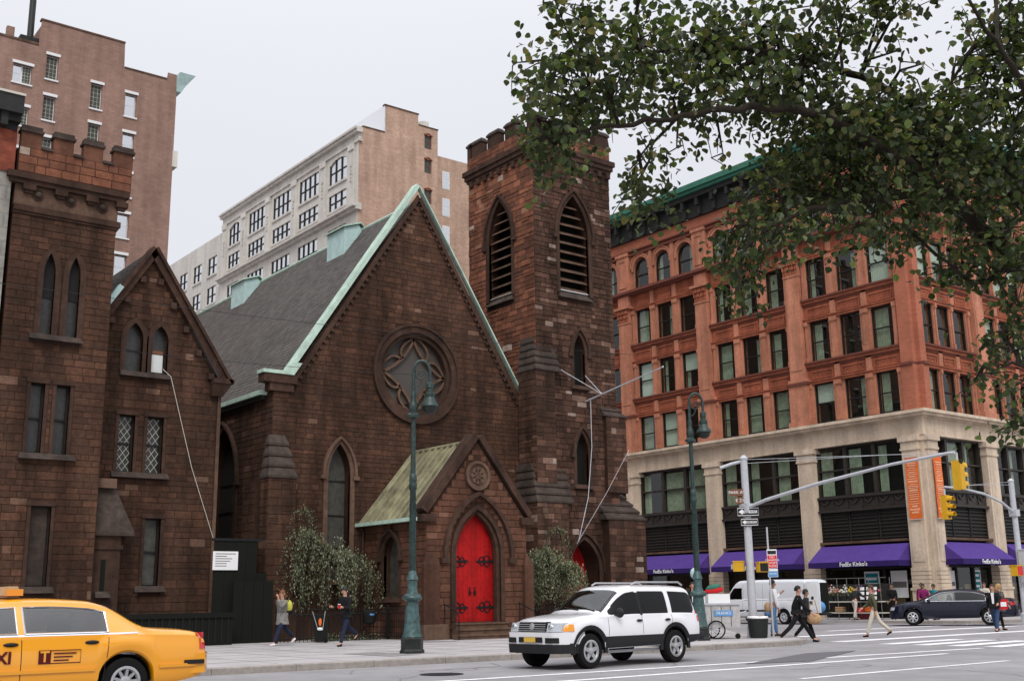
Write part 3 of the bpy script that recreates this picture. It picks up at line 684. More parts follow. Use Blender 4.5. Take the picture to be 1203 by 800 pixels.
st1 = ashlar(FT, rect(TX0, TX1, .14, 19.3), [arch(29.66, .96, 13.3, 16.1, 18.1), arch(29.8, .42, 9.6, 11.1, 12.1), arch(29.82, .44, 5.6, 7.0, 8.05), arch(29.78, .9, .1, 2.45, 3.8)], (.14, .27), (.20, .56), proud=(.010, .05))
st2 = ashlar(FTW, rect(TY0, TY1, 8.6, 19.3), [arch(36.25, .96, 13.3, 16.1, 18.1)], (.16, .30), (.22, .62), proud=(.012, .05))
# clasping buttresses at the two front corners
for (x0, x1, y0, y1, z0, z1, zc, n, sideL) in ((27.33, 28.30, 33.78, 34.9, 5.2, 10.15, 11.6, 5, 1), (27.10, 28.66, 33.55, 35.2, .14, 4.95, 6.5, 5, 1), (31.0, 32.1, 33.8, 34.9, 5.5, 8.6, 9.6, 4, 0), (30.75, 32.75, 33.55, 35.2, .14, 4.4, 5.6, 4, 0)):
    q = MB(); q.box(WORLD, x0, x1, y0, y1, z0, z1); q.build('tower_buttress', 'mortar', church)
    st1 += ashlar(facing_south(y0), rect(x0, x1, z0, z1), [], (.18, .3), (.25, .55)); 
    if sideL: st1 += ashlar(facing_west(x0), rect(y0, y1, z0, z1), [], (.18, .3), (.25, .55))
    D = y1-y0; FBt = facing_south(y1)
    if sideL: stepped_cap(FBt, x0, x1+.25, 0, D, z1, zc, n, .2, D*.35, church, True, False)
    else: stepped_cap(FBt, x0-.1, x1, 0, D, z1, zc, n, .55, D*.55, church, False, True)
def louvre(F, c, v0, vs, va, half, parent):
    q = MB(); q.band(F, arch(c, half, v0, vs, va), .17, -.12, .06, side=-1); q.band(F, [(c+half+.18, vs-.1)]+arch_curve(c, half+.18, vs, va+.2)+[(c-half-.18, vs-.1)], .10, 0, .15, side=-1)
    for sg in (-1, 1): q.box(F, c+sg*(half+.24)-.12, c+sg*(half+.24)+.12, vs-.25, vs-.11, 0, .16)
    o = q.build('louvre_window', 'dressed_stone', parent)
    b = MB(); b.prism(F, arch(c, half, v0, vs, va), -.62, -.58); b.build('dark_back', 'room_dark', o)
    v = v0+.22
    while v < va-.3:
        hw = half if v < vs else half*max(.12, 1-((v-vs)/(va-vs))**1.6)
        s = MB(); s.add([F(c-hw, v, -.10), F(c+hw, v, -.10), F(c+hw, v+.22, -.45), F(c-hw, v+.22, -.45), F(c-hw, v-.05, -.10), F(c+hw, v-.05, -.10), F(c+hw, v+.17, -.45), F(c-hw, v+.17, -.45)],
                        [(0, 1, 2, 3), (4, 5, 1, 0), (7, 6, 5, 4)]); s.build('slat', 'ivory' if False else 'dressed_stone_pale', o); v += .40
    s = MB(); s.box(F, c-half+.02, c+half-.02, v0+.125, v0+.15, -.3, -.02); s.build('sill_flashing', 'van_white' if F is FT else 'ivory', o)
    s = MB(); s.frustum(F, (c-half-.1, c+half+.1, -.4, .16), (c-half-.05, c+half+.05, -.4, -.1), v0-.2, v0+.12); s.build('sill', 'dark_cap_stone', o)
louvre(FT, 29.66, 13.55, 16.1, 17.85, .80, church); louvre(FTW, 36.25, 13.55, 16.1, 17.85, .80, church)
lancet(FT, 29.80, .30, 9.75, 11.1, 11.9, church, .3, 'room_dark'); lancet(FT, 29.82, .32, 5.75, 7.0, 7.85, church, .3, 'room_dark')
q = MB(); q.prism(facing_south(34.85), arch(29.78, .76, .14, 2.45, 3.6), 0, .05); td = q.build('tower_door', 'red_paint', church)
for v in (1.0, 2.3):
    h = MB(); h.box(facing_south(34.79), 29.1, 29.75, v-.03, v+.03, .0, .02); h.build('hinge', 'black_iron', td)
q = MB(); q.band(FT, arch(29.78, .76, .14, 2.45, 3.6), .16, -.05, .06, side=-1); q.band(FT, [(29.78+.94, 2.3)]+arch_curve(29.78, .94, 2.4, 3.82)+[(29.78-.94, 2.3)], .1, 0, .15, side=-1); q.build('door_surround', 'dressed_stone', church)
# parapet: corbelled cornice, wall and merlons
for (a, b, z0, z1) in ((.08, 0, 19.30, 19.42), (.15, 0, 19.42, 19.62), (.22, 0, 19.62, 19.84)):
    q = MB(); q.box(WORLD, TX0-a, TX1+a, TY0-a, TY1+a, z0, z1-.002); q.build('tower_cornice', 'dressed_stone', church)
q = MB()
for k in range(9): u = TX0+.1+k*.49; q.box(FT, u, u+.2, 19.05, 19.298, 0, .14)
for k in range(9): u = TY0+.1+k*.5; q.box(FTW, u, u+.2, 19.05, 19.298, 0, .14)
q.build('corbel_table', 'dressed_stone', church)
q = MB(); q.box(WORLD, TX0-.05, TX1+.05, TY0-.05, TY0+.3, 19.84, 20.45); q.box(WORLD, TX0-.05, TX0+.3, TY0+.3, TY1+.05, 19.84, 20.45); q.box(WORLD, TX1-.3, TX1+.05, TY0+.3, TY1+.05, 19.84, 20.45); q.box(WORLD, TX0+.3, TX1-.3, TY1-.3, TY1+.05, 19.84, 20.45); q.build('parapet', 'mortar', church)
st2 += ashlar(facing_south(TY0-.05), rect(TX0-.05, TX1+.05, 19.85, 20.45), [], (.2, .3), (.3, .6)); st2 += ashlar(facing_west(TX0-.05), rect(TY0-.05, TY1+.05, 19.85, 20.45), [], (.2, .3), (.3, .6))
def merlon(x0, x1, y0, y1):
    q = MB(); q.box(WORLD, x0, x1, y0, y1, 20.45, 21.0); mo = q.build('merlon', 'dressed_stone', church)
    q = MB(); q.box(WORLD, x0-.05, x1+.05, y0-.05, y1+.05, 21.0, 21.08); q.frustum(Frame((0, 0, 0), (1, 0, 0), (0, 0, 1), (0, 1, 0)), (x0-.05, x1+.05, y0-.05, y1+.05), (x0+.05, x1-.05, y0+.05, y1-.05), 21.082, 21.22); q.build('merlon_cap', 'dark_cap_stone', mo)
for k in range(4): x = TX0-.05+k*1.17; merlon(x, x+.78, TY0-.05, TY0+.28); merlon(x, x+.78, TY1-.28, TY1+.05)
for k in range(1, 4): y = TY0-.05+k*1.25; merlon(TX0-.05, TX0+.28, y-.2, y+.58); merlon(TX1-.28, TX1+.05, y-.2, y+.58)
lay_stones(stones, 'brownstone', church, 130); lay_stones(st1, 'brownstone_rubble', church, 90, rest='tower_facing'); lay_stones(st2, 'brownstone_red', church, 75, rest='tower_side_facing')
root_shift(church)
# flagpole bracketed off the tower, with its halyard
fp = thing('flagpole', 'bare white flagpole slanting out from the bell tower face', 'flagpole', (30.1, 33.95, 9.2)); 
q = MB(); q.tube([(30.1, 34.0, 9.15), (30.1, 29.6, 9.82)], [.04, .022], 8); q.ball((30.1, 29.56, 9.83), .04, .04, .04); q.build('pole', 'steel', fp)
for a in ((28.75, 33.93, 10.3), (30.05, 33.93, 10.2)):
    q = MB(); q.tube([a, (30.1, 33.0, 9.3)], .016, 6); q.build('stay', 'steel', fp)
q = MB(); q.tube([(30.1, 33.7, 9.2), (30.0, 33.6, 7.2), (29.6, 33.45, 5.2), (29.0, 33.4, 3.5)], .015, 6); q.build('halyard', 'steel', fp)
q = MB(); q.tube([(32.2, 33.75, 7.3), (30.6, 33.5, 5.4), (28.9, 33.4, 3.4)], .009, 6); q.build('halyard', 'steel', fp)
root_shift(fp)
# ------------------------------------------------------------------ parish house (left of the church)
house = thing('parish_house', 'brownstone parish house with a battlemented stair tower and a small steep gable', 'house', (11.2, 34.5, .14))
HT, HG = facing_south(34), facing_south(35)
TA, TB = 7.75, 10.79
lc = [arch(8.93, .17, 9.16, 11.0, 11.65), arch(9.66, .17, 9.16, 11.0, 11.65)]
sq = [rect(8.66, 9.06, 5.66, 7.70), rect(9.38, 9.78, 5.66, 7.70)]; low = [rect(8.93, 9.50, 1.90, 4.16)]
t = MB(); t.holed(HT, rect(TA, TB, 0, 12.72), lc+sq+low, 0, .28); t.box(WORLD, TB-.02, TB, 34.01, 37, 0, 12.7); t.box(WORLD, TA, TA+.02, 34.01, 37, 0, 12.7); t.box(WORLD, TA+.02, TB-.02, 36.8, 37, 0, 12.7)
t.build('tower_wall', 'mortar', house)
grow = lambda r, d: [(min(p[0] for p in r)-d, min(p[1] for p in r)-d), (max(p[0] for p in r)+d, min(p[1] for p in r)-d), (max(p[0] for p in r)+d, max(p[1] for p in r)+d), (min(p[0] for p in r)-d, max(p[1] for p in r)+d)]
hs = ashlar(HT, rect(TA, TB, .14, 12.72), [arch(8.93, .27, 8.85, 11.0, 11.8), arch(9.66, .27, 8.85, 11.0, 11.8)]+[grow(r, .1) for r in sq+low], (.16, .27), (.22, .6))
gb = [(9.9, 0), (14.78, 0), (14.78, 8.5), (12.34, 12.35), (9.9, 8.5)]
gl_ = [arch(11.93, .27, 8.56, 9.6, 10.12), arch(12.76, .27, 8.56, 9.6, 10.12)]; g2 = [rect(11.60, 12.10, 5.38, 7.16), rect(12.50, 13.02, 5.38, 7.16)]; g3 = [rect(12.60, 13.10, 1.92, 3.98)]
t = MB(); t.holed(HG, gb, gl_+g2+g3, 0, .30); t.box(WORLD, 14.76, 14.78, 35.01, 44, 0, 8.5); t.build('gable_wall', 'mortar', house)
hs += ashlar(HG, [(10.79, .14), (14.78, .14), (14.78, 8.5), (12.34, 12.35), (10.79, 9.9)], [arch(11.93, .37, 8.4, 9.6, 10.27), arch(12.76, .37, 8.4, 9.6, 10.27)]+[grow(r, .1) for r in g2+g3], (.16, .27), (.22, .6))
hs += ashlar(HG, [(10.79, .14), (11.9, .14), (11.9, 3.4), (10.79, 3.4)], [grow(r, .1) for r in g3], (.2, .3), (.25, .6))[:0]
lay_stones(hs, 'brownstone', house, 300)
def plain_window(F, r, depth, parent, glass='leaded_glass', frame='frame_dark', mid=True, surround='dressed_stone', lattice=0, panel=None):
    u0, u1, v0, v1 = min(p[0] for p in r), max(p[0] for p in r), min(p[1] for p in r), max(p[1] for p in r)
    q = MB(); q.box(F, u0-.10, u0, v0, v1, -.08, .03); q.box(F, u1, u1+.10, v0, v1, -.08, .03); q.box(F, u0-.12, u1+.12, v1, v1+.14, -.08, .06); o = q.build('window', surround, parent)
    q = MB(); b = .045
    for a in ((u0, u0+b, v0, v1), (u1-b, u1, v0, v1), (u0+b, u1-b, v0, v0+b), (u0+b, u1-b, v1-b, v1)): q.box(F, *a, -depth+.02, -depth+.09)
    if mid: m_ = (v0+v1)/2; q.box(F, u0+b, u1-b, m_-.03, m_+.03, -depth+.03, -depth+.10)
    q.build('sash', frame, o)
    if panel: g = MB(); g.box(F, u0, u1, v0, v1, -depth-.02, -depth+.03); g.build('board', panel, o)
    else: g = MB(); g.box(F, u0, u1, v0, v1, -depth-.02, -depth+.03); g.build('pane', glass, o)
    if lattice:
        l = MB(); s_ = (u1-u0)/2.5
        for sg in (-1, 1):
            for k in range(-6, 14):
                a = Vector((u0 if sg > 0 else u1, v0+k*s_*1.35)); d = Vector((sg*(u1-u0), (u1-u0)*1.35)); e = a+d
                t0 = max(0, (v0-a.y)/d.y); t1 = min(1, (v1-a.y)/d.y)
                if t1 > t0:
                    p, q_ = a+d*t0, a+d*t1; l.tube([F(p.x, p.y, -depth+.04), F(q_.x, q_.y, -depth+.04)], .009, 4)
        l.build('leading', 'ivory', o)
    return o
for r in sq: plain_window(HT, r, .26, house)
plain_window(HT, low[0], .24, house, panel='dark_cap_stone', mid=False)
for r in g2: plain_window(HG, r, .26, house, lattice=1)
plain_window(HG, g3[0], .26, house, glass='stone_glass')
for c in (8.93, 9.66):
    o = lancet(HT, c, .17, 9.16, 11.0, 11.65, house, .24, 'leaded_glass', hood=False, sill=False); b = MB(); b.box(HT, c-.17, c+.17, 10.3, 11.5, -.22, -.17); b.build('upper_sash', 'frame_dark', o)
for c in (11.93, 12.76): lancet(HG, c, .27, 8.56, 9.6, 10.12, house, .26, 'leaded_glass', hood=False, sill=False, mull=(9.25,))
q = MB(); q.box(HG, 12.56, 12.92, 8.62, 9.2, -.2, -.12); q.box(HG, 12.56, 12.92, 9.202, 9.33, -.2, -.11, 1); q.build('window_unit', ['blind', 'sign_brown'], house, label='small white unit wedged in the gable window')
def sill(F, u0, u1, v, parent, m='dark_cap_stone'):
    q = MB(); q.frustum(F, (u0, u1, -.2, .2), (u0+.02, u1-.02, -.2, .05), v-.16, v+.02); q.build('sill', m, parent)
sill(HT, 8.47, 10.0, 9.14, house); sill(HT, 8.45, 10.03, 5.64, house); sill(HT, 8.75, 9.7, 1.88, house); sill(HG, 11.50, 13.14, 8.54, house); sill(HG, 11.42, 13.24, 5.36, house); sill(HG, 12.35, 13.32, 1.90, house)
# tower top: string courses, corbels with balls, battlements
for z0, z1, d in ((12.72, 12.80, .06), (12.80, 12.98, .11), (13.62, 13.75, .20), (13.75, 13.94, .28)):
    q = MB(); q.box(WORLD, TA-(d if z0 > 13 else 0), TB+d, 34-d, 37+d, z0, z1-.002); q.build('string_course', 'dressed_stone', house)
q = MB(); q.box(WORLD, TA, TB+.02, 33.98, 37, 12.98, 13.62); q.build('frieze', 'brownstone_porch' if False else 'dressed_stone_pale', house)
for u in (8.41, 9.37, 10.33):
    q = MB(); q.lathe(HT(u, 13.36, .02), [(.17, 0), (.17, .03), (.12, .035)], 16, axis=(0, -1, 0)); o = q.build('roundel', 'dressed_stone', house, smooth=40)
    q = MB(); q.ball(HT(u, 13.36, .08), .10, .10, .10); q.build('stone_ball', 'dark_cap_stone', o, smooth=80)
for k in range(4):
    u = 7.95+k*.92; q = MB(); q.box(HT, u, u+.36, 13.45, 13.62, 0, .20); q.box(HT, u+.06, u+.3, 13.36, 13.45, 0, .14); q.build('corbel', 'dressed_stone', house)
PT = facing_south(33.72)
q = MB(); q.box(WORLD, TA-.02, TB+.3, 33.74, 34.0, 13.94, 14.72); q.box(WORLD, TB, TB+.3, 34.0, 37.2, 13.94, 14.72); q.box(WORLD, TA-.02, TA+.24, 34.0, 37.2, 13.94, 14.72); q.box(WORLD, TA-.02, TB+.3, 37.0, 37.2, 13.94, 14.72); q.build('parapet', 'mortar', house)
lay_stones(ashlar(facing_south(33.74), rect(TA-.02, TB+.3, 13.95, 14.72), [], (.24, .27), (.3, .6), joint=.008, proud=(.010, .016), tint=lambda u, v: .25+.4*rng.random()), 'brownstone_red', house, 30, part='parapet_stone', rest='parapet_facing')
for (a, b) in ((7.76, 8.34), (8.69, 9.28), (9.58, 10.17), (10.50, 11.10)):
    q = MB(); q.box(WORLD, a, b, 33.73, 34.0, 14.72, 15.20); mo = q.build('merlon', 'brownstone_porch', house)
    m_ = mo.data; at = m_.attributes.new('tint', 'FLOAT', 'FACE'); at.data.foreach_set('value', [.75]*len(m_.polygons))
    q = MB(); q.box(WORLD, a-.04, b+.04, 33.66, 34.05, 15.20, 15.28); q.box(WORLD, a, b, 33.70, 34.02, 15.282, 15.40); q.build('merlon_cap', 'dark_cap_stone', mo)
for (a, b) in ((8.34, 8.69), (9.28, 9.58), (10.17, 10.50)):
    q = MB(); q.box(WORLD, a+.01, b-.01, 33.66, 34.04, 14.72, 14.80); q.build('crenel_sill', 'dark_cap_stone', house)
for y in (34.9, 35.9): q = MB(); q.box(WORLD, TB+.02, TB+.29, y, y+.55, 14.72, 15.3); q.build('merlon', 'dressed_stone_pale', house)
# gable roof and bargeboards
q = MB(); q.prism(facing_south(34.8), [(9.6, 8.3), (12.34, 12.62), (15.1, 8.3), (14.9, 8.3), (12.34, 12.35), (9.8, 8.3)], -9, 0); rf = q.build('roof', 'slate', house)
HRF, hl_ = slope_frame(9.58, 8.32, 12.34, 12.66, 34.75)
slates(HRF, [(0, 0), (9, 0), (9, hl_), (0, hl_)], [], .2, .27, rf)
for p0, p1, lab in (((9.7, 8.4), (12.34, 12.62), 0), ((12.34, 12.62), (15.12, 8.42), 0)):
    q = MB(); q.band(HG, [p0, p1], .10, -.2, .34); q.band(HG, [p0, p1], .20, -.0, .22, side=-1); q.build('bargeboard', 'dressed_stone', house)
q = MB(); q.band(HG, [(10.85, 10.32), (11.35, 11.12)], .16, .2, .45); q.build('flashing', 'copper_blue', house)
for k in range(5):
    for sg in (-1, 1):
        a = .12+k*.19; u, v = 12.34+sg*2.44*a, 12.35-3.85*a; q = MB(); q.box(HG, u-.09, u+.09, v-.42, v-.22, 0, .16); q.build('corbel', 'dressed_stone', house)
q = MB(); q.box(HG, 14.5, 15.22, 8.42, 8.58, -.2, .34); q.frustum(HG, (14.5, 14.9, -.1, .18), (14.5, 15.15, -.1, .3), 8.0, 8.42); q.build('kneeler', 'dressed_stone', house)
# stone pent hood in the corner between tower and gable
q = MB(); q.add([(10.80, 35, 5.1), (11.45, 35, 5.1), (11.98, 35, 3.48), (10.80, 35, 3.48), (10.80, 34.62, 5.0), (11.42, 34.62, 5.0), (12.02, 34.18, 3.46), (10.80, 34.18, 3.46), (12.02, 34.18, 3.38), (10.80, 34.18, 3.38), (12.0, 35, 3.38)],
               [(4, 5, 6, 7), (5, 1, 2, 6), (0, 1, 5, 4), (7, 6, 8, 9), (6, 2, 10, 8), (9, 8, 10)]); hd = q.build('hood', 'dark_cap_stone', house)
q = MB(); q.box(WORLD, 10.80, 11.45, 34.36, 35, 4.80, 5.08); q.build('hood_slab', 'dressed_stone_pale', house)
q = MB(); q.box(WORLD, 10.80, 11.66, 34.3, 35, .14, 3.38); q.box(WORLD, 10.80, 11.72, 34.25, 35, 2.98, 3.1); q.build('lobby_wall', 'dressed_stone', house)
q = MB(); q.box(facing_south(34.3), 11.10, 11.24, 1.75, 2.68, -.05, .012); q.build('slit_window', 'room_dark', house); sill(facing_south(34.3), 10.95, 11.4, 1.74, house)
q = MB(); q.box(WORLD, 14.79, 14.9, 34.95, 35.06, .14, 8.4); q.build('downpipe', 'dressed_stone_pale', house)
root_shift(house)

# ------------------------------------------------------------------ grey house at the left edge
gh = thing('town_house', 'grey rendered house front with dark cornice at the left edge of the picture', 'house', (5, 33.9, .14))
q = MB(); q.box(WORLD, -6, 7.62, 33.9, 44, 0, 13.9); q.build('wall', 'grey_stucco', gh)
q = MB(); q.box(WORLD, -6, 7.66, 33.86, 44, 13.9, 15.2); q.build('brick_frieze', 'red_brick', gh)
for a, z0, z1 in ((.10, 15.2, 15.4), (.3, 15.4, 15.6), (.5, 15.6, 16.15)):
    q = MB(); q.box(WORLD, -6, 7.64 if a < .2 else 7.68, 33.9-a, 44, z0, z1-.002); q.build('cornice', 'cornice_dark', gh)
q = MB(); q.box(WORLD, -6, 7.70, 33.36, 44, 16.15, 16.22); q.build('cornice_flashing', 'ivory', gh)
for k in range(6): q = MB(); u = 7.1-k*.62; q.box(WORLD, u, u+.2, 33.52, 33.8, 15.2, 15.598); q.build('bracket', 'cornice_dark', gh)
root_shift(gh)

# ------------------------------------------------------------------ tall brown brick building, back left
bb = thing('apartment_building', 'tall brown brick building with white lintels and a flue pipe on its roof', 'building', (15, 62, .14))
BF = facing_south(62)
bw = []   # windows: (u0,u1,v0,v1)
for (u0, u1, v0, v1) in ((13.5, 14.5, 29.5, 30.62), (15.22, 15.86, 30.15, 31.6), (17.74, 18.39, 29.05, 30.6), (19.72, 20.39, 29.08, 30.52)):
    z = 0
    while v0-z > 1.5: bw.append((u0, u1, v0-z, v1-z)); z += 2.46
holes = [rect(*b) for b in bw]
q = MB(); q.holed(BF, [(-12, 0), (22.75, 0), (22.75, 30.7), (22.70, 32.5), (22.15, 32.5), (22.1, 32.06), (19.55, 32.06), (19.5, 33.6), (14.78, 33.6), (14.74, 32.15), (-12, 32.0)], holes, 0, .25)
q.box(WORLD, -12, 22.74, 62.4, 80, 0, 31.5); q.box(WORLD, 14.9, 19.4, 62.4, 68, 31.5, 33.5); q.build('wall', 'brown_brick', bb)
for b in bw:
    vis = b[2] > 15
    u0, u1, v0, v1 = b
    q = MB(); q.box(BF, u0, u1, v0, v1, -.24, -.2); w_ = q.build('window', 'frame_white', bb)
    if vis:
        n_ = 2 if u1-u0 > .9 else 1
        for i in range(n_):
            a0, a1 = u0+(u1-u0)*i/n_, u0+(u1-u0)*(i+1)/n_; m_ = (v0+v1)/2
            q = MB()
            for (c0, c1) in ((v0+.04, m_-.02), (m_+.02, v1-.04)): q.box(BF, a0+.05, a1-.05, c0, c1, -.199, -.19)
            q.build('pane', 'bright_glass' if (u0 > 19 or (n_ == 2 and i == 0)) else 'stone_glass', w_)
            if u0 < 19 and not (n_ == 2 and i == 0):
                q = MB(); 
                for k in (1, 2): q.box(BF, a0+(a1-a0)*k/3-.012, a0+(a1-a0)*k/3+.012, v0+.04, v1-.04, -.189, -.17)
                for k in range(1, 6): vv = v0+(v1-v0)*k/6; q.box(BF, a0+.05, a1-.05, vv-.012, vv+.012, -.1885, -.171)
                q.build('glazing_bar', 'curtain', w_)
        q = MB(); q.box(BF, u0-.06, u1+.08, v1, v1+.16, -.05, .06); q.build('lintel', 'frame_white', w_)
        q = MB(); q.box(BF, u0-.06, u1+.06, v0-.09, v0, -.05, .08); q.build('sill', 'frame_white', w_)
q = MB(); q.box(WORLD, -12, 14.72, 61.95, 62.3, 32.0, 32.12); q.box(WORLD, 14.75, 19.52, 61.95, 62.3, 33.58, 33.68); q.box(WORLD, 19.56, 22.1, 61.95, 62.3, 32.04, 32.12); q.build('parapet_coping', 'dressed_stone_pale', bb)
q = MB(); q.tube([(14.35, 62.5, 32.0), (14.35, 62.5, 34.9)], .18, 12); q.build('flue', 'green_iron_dark', bb, smooth=50)
q = MB(); q.box(WORLD, 13.8, 14.8, 62.3, 63.0, 32.1, 32.55); q.build('roof_plant', 'cornice_dark', bb)
q = MB(); q.box(WORLD, 13.1, 13.5, 62.4, 62.7, 32.0, 32.9); q.build('chimney', 'brown_brick', bb)
q = MB(); q.frustum(BF, (22.72, 23.2, -8, .2), (22.72, 23.7, -8, .5), 31.8, 32.5); q.frustum(BF, (22.72, 23.0, -8, .1), (22.72, 23.2, -8, .2), 31.4, 31.8); q.build('cornice', 'copper_blue', bb)
q = MB(); q.box(BF, 22.7, 23.0, 26.6, 27.6, -8, .1); q.build('balcony', 'white_terracotta', bb)
root_shift(bb)

# ------------------------------------------------------------------ white terracotta building behind the church
wb = thing('loft_building', 'white terracotta loft building with a tan brick party wall rising behind the church', 'building', (44, 80, .14))
WXF = facing_west(39.9); WSF = facing_south(70)
bays = [(71.8, 74.55, 3), (76.3, 79.6, 4), (81.1, 84.4, 4), (86.0, 89.2, 4), (91.0, 93.4, 3)]
zr = [(32.85, 34.85), (30.7, 32.05), (27.2, 29.25), (24.5, 26.4), (21.5, 23.6)]
holes = []
for (y0, y1, n_) in bays:
    for k, (z0, z1) in enumerate(zr):
        if n_ == 3 and k == 0: holes.append([(y0, z0), (y1, z0), (y1, z1-.3)]+[(y0+(y1-y0)*(1-t/6), z1-.3+.35*math.sin(math.pi*t/6)) for t in range(1, 6)]+[(y0, z1-.3)])
        else: holes.append(rect(y0, y1, z0, z1))
q = MB(); q.holed(WXF, [(70.03, 0), (95, 0), (95, 36.1), (70.03, 36.1)], holes, 0, .22, rim=3); q.box(WORLD, 40.3, 46.9, 70.4, 95, 0, 35.2); q.build('white_wall', 'white_terracotta', wb)
holes2 = [rect(y0, y1, z0, z1) for (y0, y1) in ((96.2, 98.2), (99.75, 101.7), (103.3, 105.2)) for z0, z1 in ((31.2, 32.95), (28.4, 30.05), (25.5, 27.2))]
WX2 = facing_west(40.0)
q = MB(); q.holed(WX2, [(95, 0), (112, 0), (112, 34.8), (95, 34.8)], holes2, 0, .22, rim=3); q.box(WORLD, 40.4, 50, 95.2, 112, 0, 34.2); q.build('white_wall', 'white_terracotta_trim', wb)
for F_, hh in ((WXF, holes), (WX2, holes2)):
    for h in hh:
        y0, y1, z0, z1 = min(p[0] for p in h), max(p[0] for p in h), min(p[1] for p in h), max(p[1] for p in h)
        if z0 < 26 and y0 < 95: 
            pass
        n_ = 2 if F_ is WX2 else (3 if y1-y0 < 2.9 else 4)
        q = MB(); 
        for i in range(n_+1): u = y0+(y1-y0)*i/n_; q.box(F_, u-.055, u+.055, z0, z1, -.20, -.05)
        q.box(F_, y0+.091, y1-.091, (z0+z1)/2-.05, (z0+z1)/2+.05, -.19, -.08); w_ = q.build('window', 'cornice_dark', wb)
        for i in range(n_):
            q = MB(); a0, a1 = y0+(y1-y0)*i/n_+.06, y0+(y1-y0)*(i+1)/n_-.06; q.box(F_, a0, a1, z0+.02, z1-.02, -.16, -.12); q.build('pane', 'bright_glass', w_)
        q = MB(); q.box(F_, y0-.1, y1+.1, z0-.18, z0, -.2, .12); q.build('sill', 'white_terracotta_trim', w_)
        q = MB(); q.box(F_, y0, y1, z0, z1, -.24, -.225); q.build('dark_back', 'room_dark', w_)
for z0, z1, d in ((29.75, 29.95, .3), (29.95, 30.12, .55), (30.12, 30.25, .35), (35.9, 36.12, .3), (36.12, 36.3, .45), (35.2, 35.3, .12)):
    q = MB(); q.box(WXF, 69.8, 95, z0, z1-.003, -.2, d); q.build('cornice', 'white_terracotta_trim', wb)
for u in (70.9, 75.4, 80.35, 85.2, 90.1, 94.2):
    q = MB(); q.box(WXF, u-.35, u+.35, 30.4, 35.15, 0, .14); q.box(WXF, u-.42, u+.42, 34.7, 35.15, .14, .24); q.build('pier', 'white_terracotta', wb)
    q = MB()
    for k in range(5): q.box(WXF, u-.12+.05*(k % 2), u+.12-.05*(k % 2), 32.2+k*.3, 32.4+k*.3, .14, .2)
    q.build('ornament', 'white_terracotta_trim', wb)
pw2 = [rect(45.8, 46.48, z, z+1.15) for z in (36.05, 34.02, 31.5, 29.0, 26.5)]
q = MB(); q.holed(WSF, [(39.9, 0), (47.05, 0), (47.05, 37.85), (45.22, 37.85), (45.2, 38.75), (42.2, 38.7), (42.2, 36.5), (40.2, 36.4), (40.2, 35.5), (39.9, 35.45)], pw2, 0, .2); q.box(WORLD, 42.2, 45.2, 70.3, 76, 35, 38.6); q.build('party_wall', 'tan_brick', wb)
q = MB(); q.box(WORLD, 42.14, 42.24, 70.05, 76, 36.4, 38.74); q.build('penthouse_side', 'van_white', wb)
q = MB(); q.box(WORLD, 47.05, 52, 71.2, 90, 0, 36.3); q.build('rear_wing', 'tan_brick', wb)
q = MB(); q.box(WORLD, 42.1, 45.25, 69.95, 70.3, 38.72, 38.82); q.build('coping', 'dressed_stone_pale', wb)
for a, b, z in ((45.25, 47.1, 37.85), (40.2, 42.15, 36.45)): q = MB(); q.box(WORLD, a, b, 69.95, 70.3, z, z+.09); q.build('coping', 'dressed_stone_pale', wb)
for r in pw2:
    u0, u1, v0, v1 = r[0][0], r[1][0], r[0][1], r[2][1]
    q = MB(); q.box(WSF, u0, u1, v0, v1, -.2, -.14); w_ = q.build('window', 'terracotta_dark', wb)
    q = MB(); m_ = (v0+v1)/2; q.box(WSF, u0+.06, u1-.06, v0+.06, m_-.03, -.139, -.13); q.box(WSF, u0+.06, u1-.06, m_+.03, v1-.06, -.139, -.13); q.build('pane', 'stone_glass', w_)
    q = MB(); q.band(WSF, [(u1+.02, v1-.05), ((u0+u1)/2, v1+.10), (u0-.02, v1-.05)], .1, -.02, .05, side=-1); q.build('lintel', 'red_brick', w_)
RWF = facing_south(71.2)
for z in (33.6, 31.3, 29.0, 26.7, 24.4):
    q = MB(); q.box(RWF, 48.3, 49.0, z, z+1.5, -.05, .02); w_ = q.build('window', 'frame_white', wb); q = MB(); q.box(RWF, 48.36, 48.94, z+.06, z+.7, .021, .03); q.box(RWF, 48.36, 48.94, z+.78, z+1.42, .021, .03); q.build('pane', 'bright_glass', w_)
q = MB(); q.tube([(47.0, 72, 37.0), (47.0, 72, 39.2)], .42, 14); q.build('water_pipe', 'white_terracotta', wb, smooth=50)
root_shift(wb)
